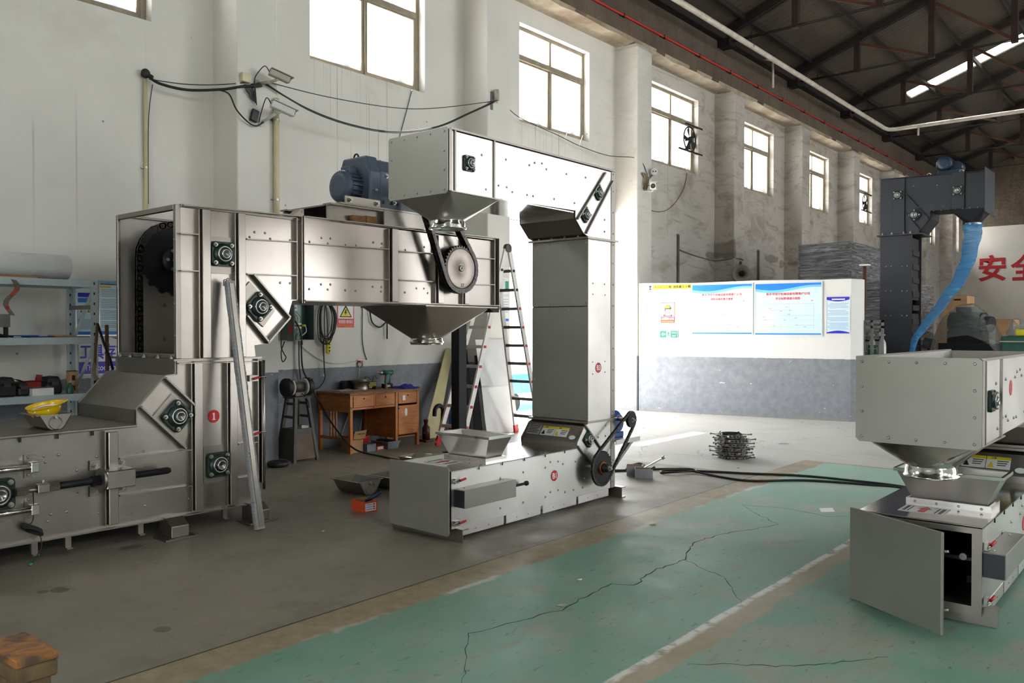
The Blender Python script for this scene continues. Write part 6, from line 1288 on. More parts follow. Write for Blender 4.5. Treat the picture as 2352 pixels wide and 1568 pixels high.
# under the desk
carton('carton', 'open brown carton with handwriting on its flap under the desk', -8.72, -8.5, 6.93, 7.12, 0, .17, None, None, True); o = [x for x in bpy.data.objects if x.name.startswith('carton') and not x.parent][-1]; MB().sheet([(-8.49, 6.94, .165), (-8.49, 7.14, .175), (-8.46, 7.15, .29), (-8.46, 6.95, .28)], .004).build('front_flap', M_CARD, o); letter('CBK1206', M_INK, (-8.452, 7.05, .245), (1, 0, 0), o, w=.12)
def tub(name, label, x0, x1, y0, y1, h, m, fill=None, cat='box'):
    o = thing(name, label, cat, ((x0+x1)/2, (y0+y1)/2, 0)); frustum(x0+.02, x1-.02, y0+.02, y1-.02, .002, x0, x1, y0, y1, h, m, 'tub_wall', o, .004); MB().box(x0+.02, x1-.02, y0+.02, y1-.02, .001, .006).build('tub_floor', m, o); MB().box(x0-.006, x1+.006, y0-.006, y0, h-.012, h).box(x0-.006, x1+.006, y1, y1+.006, h-.012, h).box(x0-.006, x0, y0, y1, h-.012, h).box(x1, x1+.006, y0, y1, h-.012, h).build('tub_rim', m, o)
    if fill:
        rr = random.Random(int(h*1000))
        for k in range(9): MB().cbox((rr.uniform(x0+.06, x1-.06), rr.uniform(y0+.06, y1-.06), h*.9), (rr.uniform(.03, .07), rr.uniform(.03, .08), .03), Matrix.Rotation(rr.uniform(0, 3), 3, 'Z')).build('loose_part', fill, o)
    return o
tub('parts_bin', 'red plastic parts tub under the desk', -9.0, -8.75, 7.2, 7.45, .16, M_RED); M_GREYP = mat('grey_plastic_bin', (124, 130, 138), .5, 0, .06)
carton('parts_bin', 'small grey box beside the brown carton under the desk', -8.56, -8.44, 7.14, 7.29, 0, .1, M_GREYP); o = carton('carton', 'small orange-red carton with white label under the desk', -8.54, -8.44, 7.3, 7.43, 0, .06, mat('orange_carton', (214, 78, 40), .6, 0, .05)); MB().box(-8.44, -8.438, 7.32, 7.41, .012, .048).build('label_patch', M_STKW, o)
tub('parts_bin', 'open grey parts bin full of metal parts under the desk', -8.75, -8.4, 7.46, 7.68, .1, M_GREYP, M_CAST); o = thing('tape_roll', 'small yellow and black tape roll under the cupboard', 'tape', (-8.62, 7.75, 0)); MB().lathe([(.03, 0), (.045, 0), (.045, .02), (.03, .02), (.03, 0)], (-8.62, 7.75, .001), n=20, caps=False).build('roll', M_STKY, o); MB().lathe([(.028, .02), (.035, .05), (.02, .06)], (-8.62, 7.75, .001), n=16).build('core', M_BLACK, o)
# switchboard
eb = thing('switchboard', 'open grey switchboard with breakers and wiring on the wall', 'switchboard', (-9.1, 6.5, 1.45)); M_EB = mat('grey_green_enclosure', (104, 116, 114), .45, .1, .08); ex0, ex1, ey0, ey1, ez0, ez1 = XW+.005, -8.99, 6.32, 6.72, 1.46, 2.02
MB().box(ex0, ex0+.006, ey0, ey1, ez0, ez1).box(ex0, ex1, ey0, ey0+.006, ez0, ez1).box(ex0, ex1, ey1-.006, ey1, ez0, ez1).box(ex0, ex1, ey0+.006, ey1-.006, ez0, ez0+.006).box(ex0, ex1, ey0+.006, ey1-.006, ez1-.006, ez1).build('enclosure', M_EB, eb)
MB().sheet([(ex1, ey0, ez0-.01), (ex1+.22, ey0-.06, ez0-.01), (ex1+.22, ey0-.06, ez1), (ex1, ey0, ez1)], .012).build('open_door', M_EB, eb); MB().cbox((ex1+.13, ey0-.05, 1.6), (.1, .004, .1)).build('door_label', M_REDP, eb)
MB().box(ex0+.01, ex0+.02, ey0+.03, ey1-.03, ez0+.05, ez1-.03).build('mounting_plate', mat('clear_green_board', (92, 128, 110), .3, 0, .1), eb)
bk = MB().box(ex0+.02, ex0+.06, ey0+.04, ey0+.22, 1.84, 1.92).build('main_breaker', M_STKW, eb); MB().box(ex0+.06, ex0+.065, ey0+.06, ey0+.2, 1.868, 1.882).build('breaker_bar', M_BLUE, bk)
for k in range(9): b_ = MB().box(ex0+.02, ex0+.065, ey0+.03+k*.028, ey0+.054+k*.028, 1.61, 1.68).build('breaker', M_STKW, eb); MB().box(ex0+.065, ex0+.075, ey0+.037+k*.028, ey0+.047+k*.028, 1.635, 1.655).build('toggle', M_INK, b_)
for k in range(9): MB().tube(smooth_path([(ex0+.05, ey0+.042+k*.028, 1.61), (ex0+.06, ey0+.042+k*.028, 1.56), (ex0+.04, ey0+.05+k*.026, 1.5)], 4), .004, 5).tube(smooth_path([(ex0+.05, ey0+.042+k*.028, 1.68), (ex0+.06, ey0+.045+k*.028, 1.76), (ex0+.04, ey0+.1+k*.01, 1.84)], 4), .003, 5).build('wire', (M_TEAL, M_STKW, M_INK)[k % 3], eb)
MB().tube(smooth_path([(ex0+.06, ey0+.1, 1.8), (ex0+.09, ey0+.2, 1.66), (ex0+.08, ey0+.26, 1.52), (ex0+.08, ey0+.28, 1.4)], 6), .01, 8).build('main_cable', M_BLACK, eb); MB().tube(smooth_path([(ex0+.07, ey0+.24, 1.5), (ex0+.1, ey0+.32, 1.56), (ex0+.09, ey0+.33, 1.62), (ex0+.08, ey0+.3, 1.66)], 5), .006, 6).build('white_wire', M_STKW, eb); MB().cyl((ex0+.08, ey0+.27, 1.65), (ex0+.08, ey0+.33, 1.65), .014, n=8).build('yellow_gland', M_STKY, eb)
Dg = Sign('danger_sign', 'red and white electric danger sign with yellow lightning triangle', 'sign', (XW+.006, 7.377, 1.785), (1, 0, 0), .288, .32, M_STKW, t=.004)
for r in ((-.5, .5, .465, .5), (-.5, -.46, -.12, .465), (.46, .5, -.12, .465), (-.5, .5, -.5, -.12)): Dg.rect('red_band', M_REDP, *r)
Dg.poly('triangle_border', M_INK, [(-.36, -.04), (.36, -.04), (.34, -.07), (-.34, -.07)][:0] or [(-.37, -.06), (.37, -.06), (.04, .42), (-.04, .42)], .0012); Dg.poly('triangle_field', M_STKY, [(-.29, -.02), (.29, -.02), (0, .36)], .002); Dg.poly('lightning_bolt', M_INK, [(-.01, .28), (-.1, .1), (-.02, .12), (-.06, .01), (.09, .17), (.01, .15), (.06, .27)], .0028)
Dg.text('有电危险 请勿靠近', M_STKW, 0, -.25, .86, .16, .015, .0024); Dg.text('KEEP AWAY FROM ELECTRIC HAZARD', M_STKY, 0, -.42, .86, .07, .0, .0024)
# cable hank, pendant, drops along the wall
hk = thing('cable_hank', 'hank of black cable hanging on the wall beside the switchboard', 'cable', (-9.12, 7.0, 1.45)); rr = random.Random(6)
for k in range(9):
    a, h, dx = rr.uniform(.07, .15), rr.uniform(.24, .3), rr.uniform(-.03, .03); MB().tube(smooth_path([(-9.13+.006*k, 7.0+dx*.3, 1.98), (-9.12+.006*k, 7.0+dx+a, 1.8), (-9.12+.006*k, 7.0+dx+a*.7, 1.98-h*1.7), (-9.11+.005*k, 6.97+dx, 1.98-h*2), (-9.12+.006*k, 7.0+dx-a*.9, 1.98-h*1.6), (-9.13+.006*k, 7.0+dx-a*.8, 1.85)], 6, True), .006, 6, True).build('loop', M_BLACK, hk)
MB().cyl((XW, 7.0, 1.99), (-9.08, 7.0, 1.99), .008, n=8).build('hook', M_CHROME, hk)
MB().tube(smooth_path([(-9.1, 6.95, 1.45), (-9.1, 6.96, 1.1), (-9.1, 6.97, .95), (-9.11, 6.9, .84), (-9.1, 6.78, .8), (-9.05, 6.72, .83)], 6), .008, 6).build('drop_cable', M_BLACK, hk)
o = thing('pendant_control', 'yellow crane pendant control hanging below the cable hank', 'pendant', (-9.1, 7.03, 1.27)); MB().box(-9.13, -9.08, 7.005, 7.055, 1.27, 1.45).build('pendant_body', M_STKY, o, .01); MB().tube([(-9.105, 7.03, 1.45), (-9.11, 7.02, 1.7), (-9.12, 7.0, 1.97)], .005, 6).build('pendant_cable', M_BLACK, o)
for k in range(3): MB().cyl((-9.08, 7.03, 1.31+k*.045), (-9.072, 7.03, 1.31+k*.045), .01, n=10).build('push_button', M_INK, o)
def cable(label, pts, r, m=None, k=6, name='cable', cat='cable'): return tag(MB().tube(smooth_path(pts, k), r, 7).build(name, m or M_BLACK), label, cat)
cable('thick black cable from the switchboard down past the desk to the floor', [(-9.08, 6.58, 1.45), (-9.08, 6.6, 1.1), (-9.04, 6.68, .9), (-8.9, 6.76, .6), (-8.6, 6.78, .3), (-8.3, 6.83, .08), (-7.9, 6.95, .012), (-7.2, 6.8, .012), (-6.4, 6.3, .012), (-5.6, 5.75, .012), (-5.1, 5.7, .012)], .011)
cable('thin black cable from the switchboard to the grinder', [(-9.1, 6.56, 1.45), (-9.1, 6.56, 1.15), (-9.06, 6.55, .95), (-8.85, 6.36, .9), (-8.75, 6.25, .84)], .008)
cable('white cable sagging along the wall to the wire ring', [(-9.15, 6.6, 1.42), (-9.15, 6.75, 1.3), (-9.15, 7.0, 1.17), (-9.15, 7.3, 1.13), (-9.15, 7.6, 1.17)], .006, M_WHITECABLE)
cable('white cable dropping behind the desk from the wire ring', [(-9.15, 7.6, 1.14), (-9.15, 7.595, 1.0), (-9.15, 7.57, .8), (-9.15, 7.45, .5), (-9.14, 7.3, .2), (-9.14, 7.25, .01)], .006, M_WHITECABLE)
cable('second white cable hanging below the desk', [(-9.145, 7.66, .75), (-9.145, 7.68, .5), (-9.145, 7.62, .25), (-9.14, 7.58, .01)], .006, M_WHITECABLE)
cable('black and white wire hanging on the wall beyond the danger sign', [(-9.155, 7.66, 2.5), (-9.155, 7.665, 1.9), (-9.155, 7.66, 1.5), (-9.155, 7.69, 1.3), (-9.155, 7.74, 1.17)], .006)
cable('looped black cable with hanging tail on the wall behind the hopper', [(-9.14, 7.75, 1.9), (-9.14, 7.78, 1.88), (-9.13, 7.82, 1.7), (-9.12, 7.95, 1.63), (-9.12, 8.07, 1.7), (-9.12, 8.09, 1.66), (-9.12, 8.09, 1.46)], .011)
cable('red and black test leads hanging below the switchboard door', [(-8.8, 6.1, 1.6), (-8.8, 6.08, 1.4), (-8.8, 6.12, 1.3), (-8.8, 6.15, 1.25), (-8.8, 6.1, 1.2), (-8.8, 6.08, 1.32), (-8.8, 6.13, 1.45)], .007, M_BLACK)
o = thing('wire_ring', 'coiled wire ring with red clip on the wall above the desk', 'wire', (-9.15, 7.62, 1.11))
for k in range(3): MB().tube(arc((XW+.012+.004*k, 7.62, 1.11), .052-.004*k, 0, 2*PI, 22, (0, 1, 0), (0, 0, 1))[:-1], .004, 5, True).build('wire_loop', M_KHAKI, o)
MB().cbox((XW+.03, 7.62, 1.15), (.03, .04, .03)).build('red_clip', M_RED, o); MB().box(XW, XW+.04, 7.56, 7.7, 1.165, 1.172).build('support_nail', M_CHROME, o)
# square steel post standing behind the arm
o = thing('steel_post', 'black square steel post standing between desk and ladder', 'post', (-7.5, 7.9, 0)); MB().box(-7.58, -7.44, 7.82, 7.97, .012, 2.35).build('shaft', M_CAST, o, .006); MB().box(-7.66, -7.36, 7.74, 8.05, 0, .012).build('base_plate', M_CAST, o)
# ladder
ld = thing('step_ladder', 'tall aluminium folding ladder with red rung caps by the doorway', 'ladder', (-7.95, 9.1, 0)); M_RAIL = mat('ladder_aluminium', (206, 202, 198), .38, .7, .06, 5); AP = 2.74
def side(yb, xa, xb_, s):
    pts = {}
    for x, xt in ((xa, -8.03), (xb_, -7.76)):
        f, t_ = Vector((x, yb, .03)), Vector((xt, 9.17+.04*s, AP)); pts[x] = (f, t_); MB().beam(f, t_, .028, .075, (0, 1, 0)).build('rail', M_RAIL, ld); MB().beam(f-Vector((0, 0, .03)), f+(t_-f)*.035, .034, .085, (0, 1, 0)).build('foot_cap', M_RED, ld)
    for k in range(9):
        q = .09+k*.1; a = pts[xa][0].lerp(pts[xa][1], q); c = pts[xb_][0].lerp(pts[xb_][1], q); r = MB().beam(a, c, .05, .042, (0, 0, 1)).build('rung', M_RAIL if s < 0 else M_STAND, ld)
        MB().cbox(c+Vector((.016, 0, 0)), (.012, .04, .036)).build('rung_cap', M_RED if k < 7 else M_BLACK, r)
        if s < 0: MB().cbox(a-Vector((.016, 0, 0)), (.012, .04, .036)).build('rung_cap', M_RED, r)
side(8.15, -8.16, -7.70, -1); side(9.98, -8.27, -7.80, 1)
for x in (-8.03, -7.76): MB().cyl((x-.03, 9.17, AP+.02), (x+.03, 9.17, AP+.02), .062, n=16).build('hinge_joint', M_STAND, ld)
# sheets leaning on the wall behind the ladder
o = thing('metal_sheets', 'white sheet-metal panels leaning on the pillar behind the ladder', 'panel', (-8.5, 9.95, 0))
MB().sheet([(-8.42, 9.46, .005), (-8.42, 10.22, .005), (-8.63, 10.2, .78), (-8.63, 9.5, .8)], .012).build('panel', M_FILMW, o); MB().sheet([(-8.5, 9.42, .74), (-8.5, 10.16, .72), (-8.655, 10.14, 1.44), (-8.655, 9.45, 1.44)], .01).build('panel', M_FILMW, o)
MB().sheet([(-8.36, 9.3, .005), (-8.36, 9.38, .005), (-8.64, 9.5, 1.2), (-8.64, 9.42, 1.2)], .01).build('dark_sheet', M_CAST, o); MB().sheet([(-8.5, 9.2, .005), (-8.5, 9.26, .005), (-8.8, 9.42, 1.3), (-8.8, 9.36, 1.3)], .01).build('dark_sheet', M_CAST, o)
o = thing('board', 'pale yellow board leaning on the wall behind the black post', 'board', (-8.9, 8.6, 0)); MB().sheet([(-8.75, 8.42, .005), (-8.75, 8.72, .005), (-9.13, 9.46, 1.3), (-9.13, 9.3, 1.3)], .014).build('plank', mat('pale_yellow_board', (196, 186, 140), .6, 0, .08), o)
o = thing('water_bottle', 'blue water bottle on the floor behind the ladder', 'bottle', (-8.7, 9.0, 0)); MB().lathe([(.05, 0), (.055, .02), (.055, .3), (.03, .36), (.02, .38), (.02, .42)], (-8.7, 9.0, 0), n=18).build('bottle_body', mat('blue_bottle', (40, 84, 150), .3, 0, .05), o); MB().lathe([(.024, .42), (.024, .45)], (-8.7, 9.0, 0), n=12).build('cap', M_BLUE, o)
jk = thing('bottle_jack', 'dark red hydraulic bottle jack on the floor beside the desk', 'jack', (-8.6, 8.36, 0)); M_JACK = mat('dark_red_jack', (74, 34, 30), .5, .2, .2)
MB().box(-8.68, -8.52, 8.28, 8.44, 0, .03).build('base', M_JACK, jk, .006); MB().lathe([(.055, .03), (.055, .2), (.04, .22), (.028, .24), (.028, .28), (.035, .285), (.035, .31)], (-8.6, 8.36, 0), n=20).build('cylinder', M_JACK, jk); MB().cyl((-8.6, 8.36, .12), (-8.52, 8.22, .14), .012, n=8).build('pump_socket', M_CAST, jk)
hkx = thing('lifting_hook', 'large black forged C hook standing beside the bottle jack', 'hook', (-8.5, 8.55, 0)); pth = [(-8.5, 8.58, .02), (-8.5, 8.6, .2), (-8.5, 8.6, .36)] + arc((-8.5, 8.52, .42), .085, 0, PI*.95, 8, (0, 1, 0), (0, 0, 1)) + [(-8.5, 8.43, .36)]; MB().tube(smooth_path(pth, 4), .032, 10).build('hook_body', M_CAST, hkx); MB().box(-8.56, -8.44, 8.5, 8.66, 0, .02).build('hook_base', M_CAST, hkx)
h2 = copy_tree(hkx); h2.location = (-8.62, 8.8, 0); h2['label'] = 'second black forged C hook behind the first one'
o = thing('rubber_wheel', 'flat black rubber wheel lying on the floor by the pillar', 'wheel', (-8.35, 5.7, 0)); MB().lathe([(.04, 0), (.11, .0), (.125, .015), (.125, .045), (.11, .06), (.04, .06), (.04, 0)], (-8.35, 5.72, .001), n=32, caps=False).build('tyre', M_BLACK, o); MB().lathe([(.04, .005), (.04, .055), (.015, .055)], (-8.35, 5.72, .001), n=20).build('hub', M_DKGREY, o)
# papers on the pillar beside the doorway
for z0, z1, lb in ((2.16, 2.42, 'paper notice with green block on the doorway pillar'), (1.72, 2.12, 'paper notice with blue foot on the doorway pillar')):
    S_ = Sign('wall_notice', lb, 'notice', (XP+.004, 10.16, (z0+z1)/2), (1, 0, 0), .2, z1-z0, M_STKW, t=.003)
    S_.rect('colour_block', M_TEAL if z0 > 2 else M_SKYB, .05 if z0 > 2 else -.48, .48, -.2 if z0 > 2 else -.48, .3 if z0 > 2 else -.38)
    for k in range(6): S_.rect('text_line', M_GREYL, -.42, .0 if z0 > 2 else .4, .38-k*.1, .4-k*.1)
# ================================================================== fittings on the long wall
M_CAMG = mat('beige_camera_housing', (168, 160, 146), .45, .1, .06); M_CAMW = mat('white_camera_housing', (206, 206, 202), .4, 0, .05)
def conduit(label, x, y, z1, r, clips, z0=0):
    o = thing('conduit', label, 'conduit', (x, y, 0)); MB().cyl((x, y, z0), (x, y, z1), r, n=14).build('pipe', M_CREAM, o)
    for z in clips: MB().lathe([(r+.004, -.012), (r+.004, .012)], (x, y, z), n=14, caps=False).box(x-r-.02, x-r+.01, y-r-.02, y+r+.02, z-.008, z+.008).build('clip', M_CHROME, o)
    return o
conduit('thin cream conduit on the wall above the shelving, black box at its top', XW+.03, 4.556, 4.38, .022, (1.5, 2.6, 3.4))
conduit('thicker cream conduit on the pillar below the white camera', XP+.04, 5.9, 4.36, .036, (2.7, 3.15, 4.1), 2.5)
o = thing('junction_box', 'small black taped junction at the top of the thin conduit', 'junction box', (-9.12, 4.55, 4.44)); MB().sphere((-9.12, 4.55, 4.44), .05, 12, 8, (.9, 1, 1.1)).build('taped_lump', M_BLACK, o); MB().cyl((-9.12, 4.57, 4.44), (-9.06, 4.6, 4.4), .018, n=8).build('cable_stub', M_BLACK, o)
o = thing('junction_box', 'square beige junction box on the pillar beside the cameras', 'junction box', (XP, 5.5, 4.5)); MB().box(XP, XP+.06, 5.43, 5.55, 4.46, 4.565).build('box_body', mat('beige_plastic', (190, 180, 150), .5, 0, .08), o, .008); MB().box(XP+.06, XP+.064, 5.435, 5.545, 4.465, 4.56).build('box_cover', M_CREAM, o)
o = thing('network_device', 'black rounded network box tilted on the pillar beside the white camera', 'router', (XP+.02, 5.61, 4.1)); MB().cbox((XP+.03, 5.61, 4.1), (.035, .1, .15), Matrix.Rotation(-.25, 3, 'X')).build('device_body', M_BLACK, o, .012); MB().cbox((XP+.048, 5.61, 4.1), (.004, .08, .13), Matrix.Rotation(-.25, 3, 'X')).build('device_face', M_DKGREY, o)
def cctv(label, base, joint, rear, front, m, w=.075, h=.075):
    o = thing('security_camera', label, 'camera', base); r, f = Vector(rear), Vector(front); d = (f-r).normalized()
    bd = MB(); x_ = d.cross(Vector((0, 0, 1))).normalized(); z_ = x_.cross(d); R = Matrix((x_, d, z_)).transposed()
    bd.cbox((r+f)/2, (w, (f-r).length, h), R); bo_ = bd.build('camera_body', m, o, .012, segs=2); MB().cbox((r+f)/2+z_*(h/2+.008)+d*.02, (w+.02, (f-r).length+.03, .008), R).build('sun_shield', m, bo_)
    MB().cyl(f-d*.002, f+d*.006, w*.4, n=18).build('lens_window', M_BLACK, bo_); MB().cyl(f+d*.004, f+d*.008, w*.18, n=12).build('lens', M_DKGREY, bo_)
    MB().tube([base, (Vector(base)*.35+Vector(joint)*.65), joint], .018, 8).build('arm', m, o); MB().cyl(joint, (r+f)/2-z_*h*.5, .016, n=8).build('swivel', m, o); MB().cyl(Vector(base)-Vector((.005, 0, 0)), Vector(base)+Vector((.012, 0, 0)), .045, n=16).build('wall_plate', m, o)
    MB().tube(smooth_path([r, r-d*.06+Vector((0, 0, .04)), Vector(base)+Vector((.03, -.03, .08)), Vector(base)+Vector((.02, -.04, .0))], 5), .006, 6).build('camera_cable', M_DKGREY, o)
    return o
cctv('beige bullet security camera higher on the pillar', (XP, 5.66, 4.49), (-8.5, 5.75, 4.5), (-8.46, 5.70, 4.60), (-8.40, 5.93, 4.535), M_CAMG)
cctv('white boxy security camera lower on the pillar', (XP, 5.72, 4.04), (-8.45, 5.78, 4.13), (-8.40, 5.68, 4.215), (-8.34, 5.95, 4.14), M_CAMW, .085, .08)
o = thing('cable_cluster', 'tangle of dark wires and splice box behind the higher camera', 'cables', (XP+.03, 5.64, 4.46)); MB().cbox((XP+.03, 5.64, 4.46), (.05, .12, .05), Matrix.Rotation(.3, 3, 'X')).build('splice_box', M_CAST, o); rr = random.Random(12)
for k in range(6): MB().tube(smooth_path([(XP+.03, 5.48+.02*k, 4.44), (XP+.04, 5.5+.025*k, 4.36-.02*k), (XP+.04, 5.58+.01*k, 4.32-.015*k), (XP+.03, 5.62, 4.44)], 5), .006, 5).build('wire', M_BLACK, o)
cable('bundle of black cables strung from the conduit top to the cameras', [(-9.1, 4.57, 4.41), (-9.0, 4.65, 4.33), (-8.9, 4.92, 4.3), (-8.75, 5.25, 4.35), (-8.64, 5.46, 4.41), (-8.62, 5.62, 4.45)], .016)
cable('thin grey wire strung above the black cable bundle', [(-9.1, 4.58, 4.38), (-8.95, 4.9, 4.37), (-8.8, 5.2, 4.4), (-8.63, 5.5, 4.46)], .006, M_DKGREY)
cable('black cable looping down to the network box', [(-8.77, 5.2, 4.34), (-8.62, 5.27, 4.28), (-8.61, 5.36, 4.12), (-8.61, 5.5, 4.01), (-8.62, 5.62, 3.98), (-8.62, 5.72, 4.04)], .009)
cable('short wire clipped to the conduit top', [(-9.1, 4.62, 4.33), (-9.13, 4.6, 4.1), (-9.135, 4.585, 3.8), (-9.135, 4.58, 3.0)], .005, M_DKGREY)
cable('heavy black cable sagging from the cameras to the next pillar', [(-8.62, 5.75, 4.5), (-8.62, 6.34, 4.33), (-8.62, 7.02, 4.26), (-8.62, 7.78, 4.3), (-8.62, 8.6, 4.52), (-8.62, 9.3, 4.86), (-8.63, 9.86, 5.14)], .011)
cable('second strand beside the heavy sagging black cable', [(-8.6, 5.75, 4.5), (-8.6, 6.34, 4.31), (-8.6, 7.02, 4.24), (-8.6, 7.78, 4.285), (-8.6, 8.6, 4.51), (-8.6, 9.3, 4.85), (-8.62, 9.86, 5.13)], .007, M_DKGREY)
cable('thin grey wire between the two nearest pillars', [(-8.62, 5.75, 4.53), (-8.62, 6.67, 4.54), (-8.62, 7.78, 4.63), (-8.62, 8.6, 4.79), (-8.63, 9.82, 5.14)], .006, M_DKGREY)
cable('twin grey wires along the wall below the third window', [(-8.63, 9.9, 5.15), (-8.8, 10.35, 5.2), (-9.0, 11.0, 5.16), (-9.05, 12.1, 5.08), (-9.05, 12.8, 5.0), (-8.95, 13.6, 4.94), (-8.7, 14.25, 4.95), (-8.63, 14.5, 4.66)], .008, M_DKGREY)
cable('thin wire slanting down the wall from the big window corner', [(-9.155, 8.62, 5.15), (-9.155, 8.4, 4.5), (-9.155, 8.05, 3.6), (-9.155, 7.66, 2.5)], .006, M_DKGREY)
o = thing('wall_insulator', 'small grey insulator fitting on the second pillar', 'insulator', (XP, 9.87, 5.2)); MB().box(XP, XP+.02, 9.82, 9.86, 5.02, 5.3).build('bracket', M_GTUBE, o); MB().lathe([(.04, 0), (.042, .05), (.036, .16), (.03, .165)], (XP+.06, 9.9, 5.17), n=16).build('insulator_cup', M_CAMG, o); MB().cyl((XP, 9.88, 5.15), (XP+.07, 9.9, 5.15), .012, n=8).build('pin', M_CHROME, o)
for k, (y, z) in enumerate(((11.5, 5.12), (12.3, 5.06), (12.75, 5.0), (13.2, 4.97))): tag(MB().cyl((-9.05, y, z), (-9.0, y+.05+.03*(k % 2), z+.2), .006, n=5).build('cable_tie', M_STKW), ('white cable tie standing up from the wires, first under third window', 'second white cable tie along the wires under third window', 'third white cable tie along the wires past third window', 'last white cable tie on the wires before the fourth pillar')[k], 'cable tie', 'white cable ties on the wall wires')
# camera group on the fourth pillar
o = thing('round_light', 'round white twin-lens lamp on the pillar by the partition', 'lamp', (XP, 14.68, 4.72)); MB().lathe([(.07, 0), (.075, .03), (.07, .06), (.062, .064)], (XP+.08, 14.66, 4.74), (.6, -.8, -.1), 22).build('lamp_body', M_CAMW, o); MB().cyl((XP, 14.6, 4.6), (XP+.08, 14.66, 4.72), .018, n=8).build('arm', M_GTUBE, o)
for s in (-.025, .025): MB().cyl((XP+.118+s*.8, 14.61+s*.6, 4.735), (XP+.124+s*.8, 14.602+s*.6, 4.735), .014, n=10).build('lens', M_INK, o)
cctv('white bullet security camera on the pillar by the partition', (XP, 14.42, 4.34), (-8.52, 14.46, 4.32), (-8.5, 14.55, 4.42), (-8.42, 14.35, 4.40), M_CAMW, .12, .13)
o = thing('cable_cluster', 'tangle of brown wires on the pillar by the partition', 'cables', (XP, 14.4, 4.55))
for k in range(6): MB().tube(smooth_path([(XP+.03, 14.28+.02*k, 4.68), (XP+.05, 14.36+.03*k, 4.58), (XP+.04, 14.34+.02*k, 4.46-.02*k), (XP+.04, 14.46, 4.56), (XP+.04, 14.6, 4.63)], 5), .009, 5).build('wire', M_KHAKI, o)
cable('thin wire drooping from the white camera along the dirty wall', [(-8.6, 14.6, 4.4), (-8.9, 14.95, 4.3), (-9.13, 15.4, 4.12), (-9.14, 16.2, 4.2), (-9.15, 16.9, 4.7), (-9.15, 17.1, 5.15)], .008, M_KHAKI)
# exhaust fans hung in the window openings
def fan(label, y, z, r, xx=-9.24):
    o = thing('exhaust_fan', label, 'fan', (xx, y, z-r)); MB().tube(arc((xx, y, z), r, 0, 2*PI, 28, (0, 1, 0), (0, 0, 1))[:-1], .018, 6, True).build('fan_ring', M_CAST, o)
    for k in range(5):
        a = 2*PI*k/5+.3; c, s = math.cos(a), math.sin(a); c2, s2 = math.cos(a+.72), math.sin(a+.72)
        MB().sheet([(xx-.01, y+.05*c, z+.05*s), (xx-.02, y+r*.92*c, z+r*.92*s), (xx, y+r*.95*math.cos(a+.25), z+r*.95*math.sin(a+.25)), (xx+.01, y+r*.88*c2, z+r*.85*s2), (xx+.01, y+.05*c2, z+.06*s2)], .006, (1, 0, 0)).build('blade', M_CAST, o)
    MB().cyl((xx-.03, y, z), (xx+.03, y, z), .06, n=18).build('hub_motor', M_CAST, o)
    for zz in (z+r+.02, z-r-.02): MB().beam((xx+.06, y-r*2.2 if zz < z else y-r*1.1, zz), (xx+.06, y+r*1.75, zz), .03, .04).build('support_bar', M_RUST, o)
    for s in (-1, 1): MB().beam((xx, y+s*r*.72, z-r-.02), (xx, y+s*r*.72, z-r*.66), .02, .02).build('mount', M_CAST, o)
    return o
fan('black exhaust fan on rusty bars in the fourth window', 17.38, 5.95, .28); fan('small distant exhaust fan in the window before the dark elevator', 30.0, 5.95, .28)
o = thing('horn_lamp', 'grey horn-shaped wall lamp above the partition', 'lamp', (XP, 18.85, 2.9)); MB().lathe([(.05, 0), (.09, .05), (.2, .2), (.21, .2), (.1, .04), (.05, -.01)], (XP+.12, 18.62, 2.9), (.45, -.89, 0), 28, caps=False).build('horn_bell', M_CAMG, o); MB().sphere((XP+.19, 18.48, 2.9), .07, 14, 8).build('bulb', M_CAST, o); MB().tube([(XP, 18.9, 3.2), (XP+.03, 18.8, 3.2), (XP+.08, 18.7, 2.98)], .02, 8).build('bracket', M_GTUBE, o)
cable('grey conduit cable drooping across the dirty wall to the horn lamp', [(-9.15, 16.7, 3.38), (-9.15, 17.4, 3.3), (-9.15, 18.4, 3.24), (-8.75, 18.47, 3.26), (-8.64, 18.7, 3.28), (-8.64, 18.92, 3.26)], .016, M_GTUBE)
for y, z, lb in ((16.68, 3.7, 'thin grey pipe rising on the dirty wall behind the partition'), (20.97, 3.66, 'second thin grey pipe on the dirty wall beyond the horn lamp')): o = thing('wall_pipe', lb, 'pipe', (XW+.03, y, 0)); MB().cyl((XW+.035, y, 0), (XW+.035, y, z), .025, n=10).build('pipe', M_GTUBE, o); MB().cyl((XW, y, z-.01), (XW+.04, y, z-.01), .03, n=10).build('pipe_elbow', M_GTUBE, o)
# long pipes under the eaves
o = thing('red_pipe', 'long thin red pipe running above the crane beam', 'pipe', (-8.8, 20, 7.62)); MB().cyl((-8.8, Y0+.1, 7.67), (-8.8, Y1-.1, 7.67), .027, n=12).build('pipe', M_REDPIPE, o); MB().cyl((-8.86, Y0+.1, 7.64), (-8.86, Y1-.1, 7.64), .012, n=8).build('lower_wire', M_TRUSS, o)
for k in range(26): MB().box(-8.9, -8.77, 3+k*1.55, 3.03+k*1.55, 7.61, 7.7).build('pipe_bracket', M_TRUSS, o)
o = thing('white_pipe', 'long dusty white pipe under the roof turning across the hall', 'pipe', (-8.3, 20, 8.2)); MB().tube([(-8.3, Y0+.1, 8.24), (-8.3, 28.9, 8.17), (-8.24, 29.15, 8.165), (-8.05, 29.22, 8.16), (8.5, 29.2, 8.15)], .062, 14).build('pipe', M_WPIPE, o)
for p in PIL[2:8]: MB().cyl((-8.3, p+.1, 8.2), (-8.3, p+.1, 8.52), .008, n=6).lathe([(.068, -.015), (.068, .015)], (-8.3, p+.1, 8.2), (0, 1, 0), 14, caps=False).build('pipe_hanger', M_TRUSS, o)
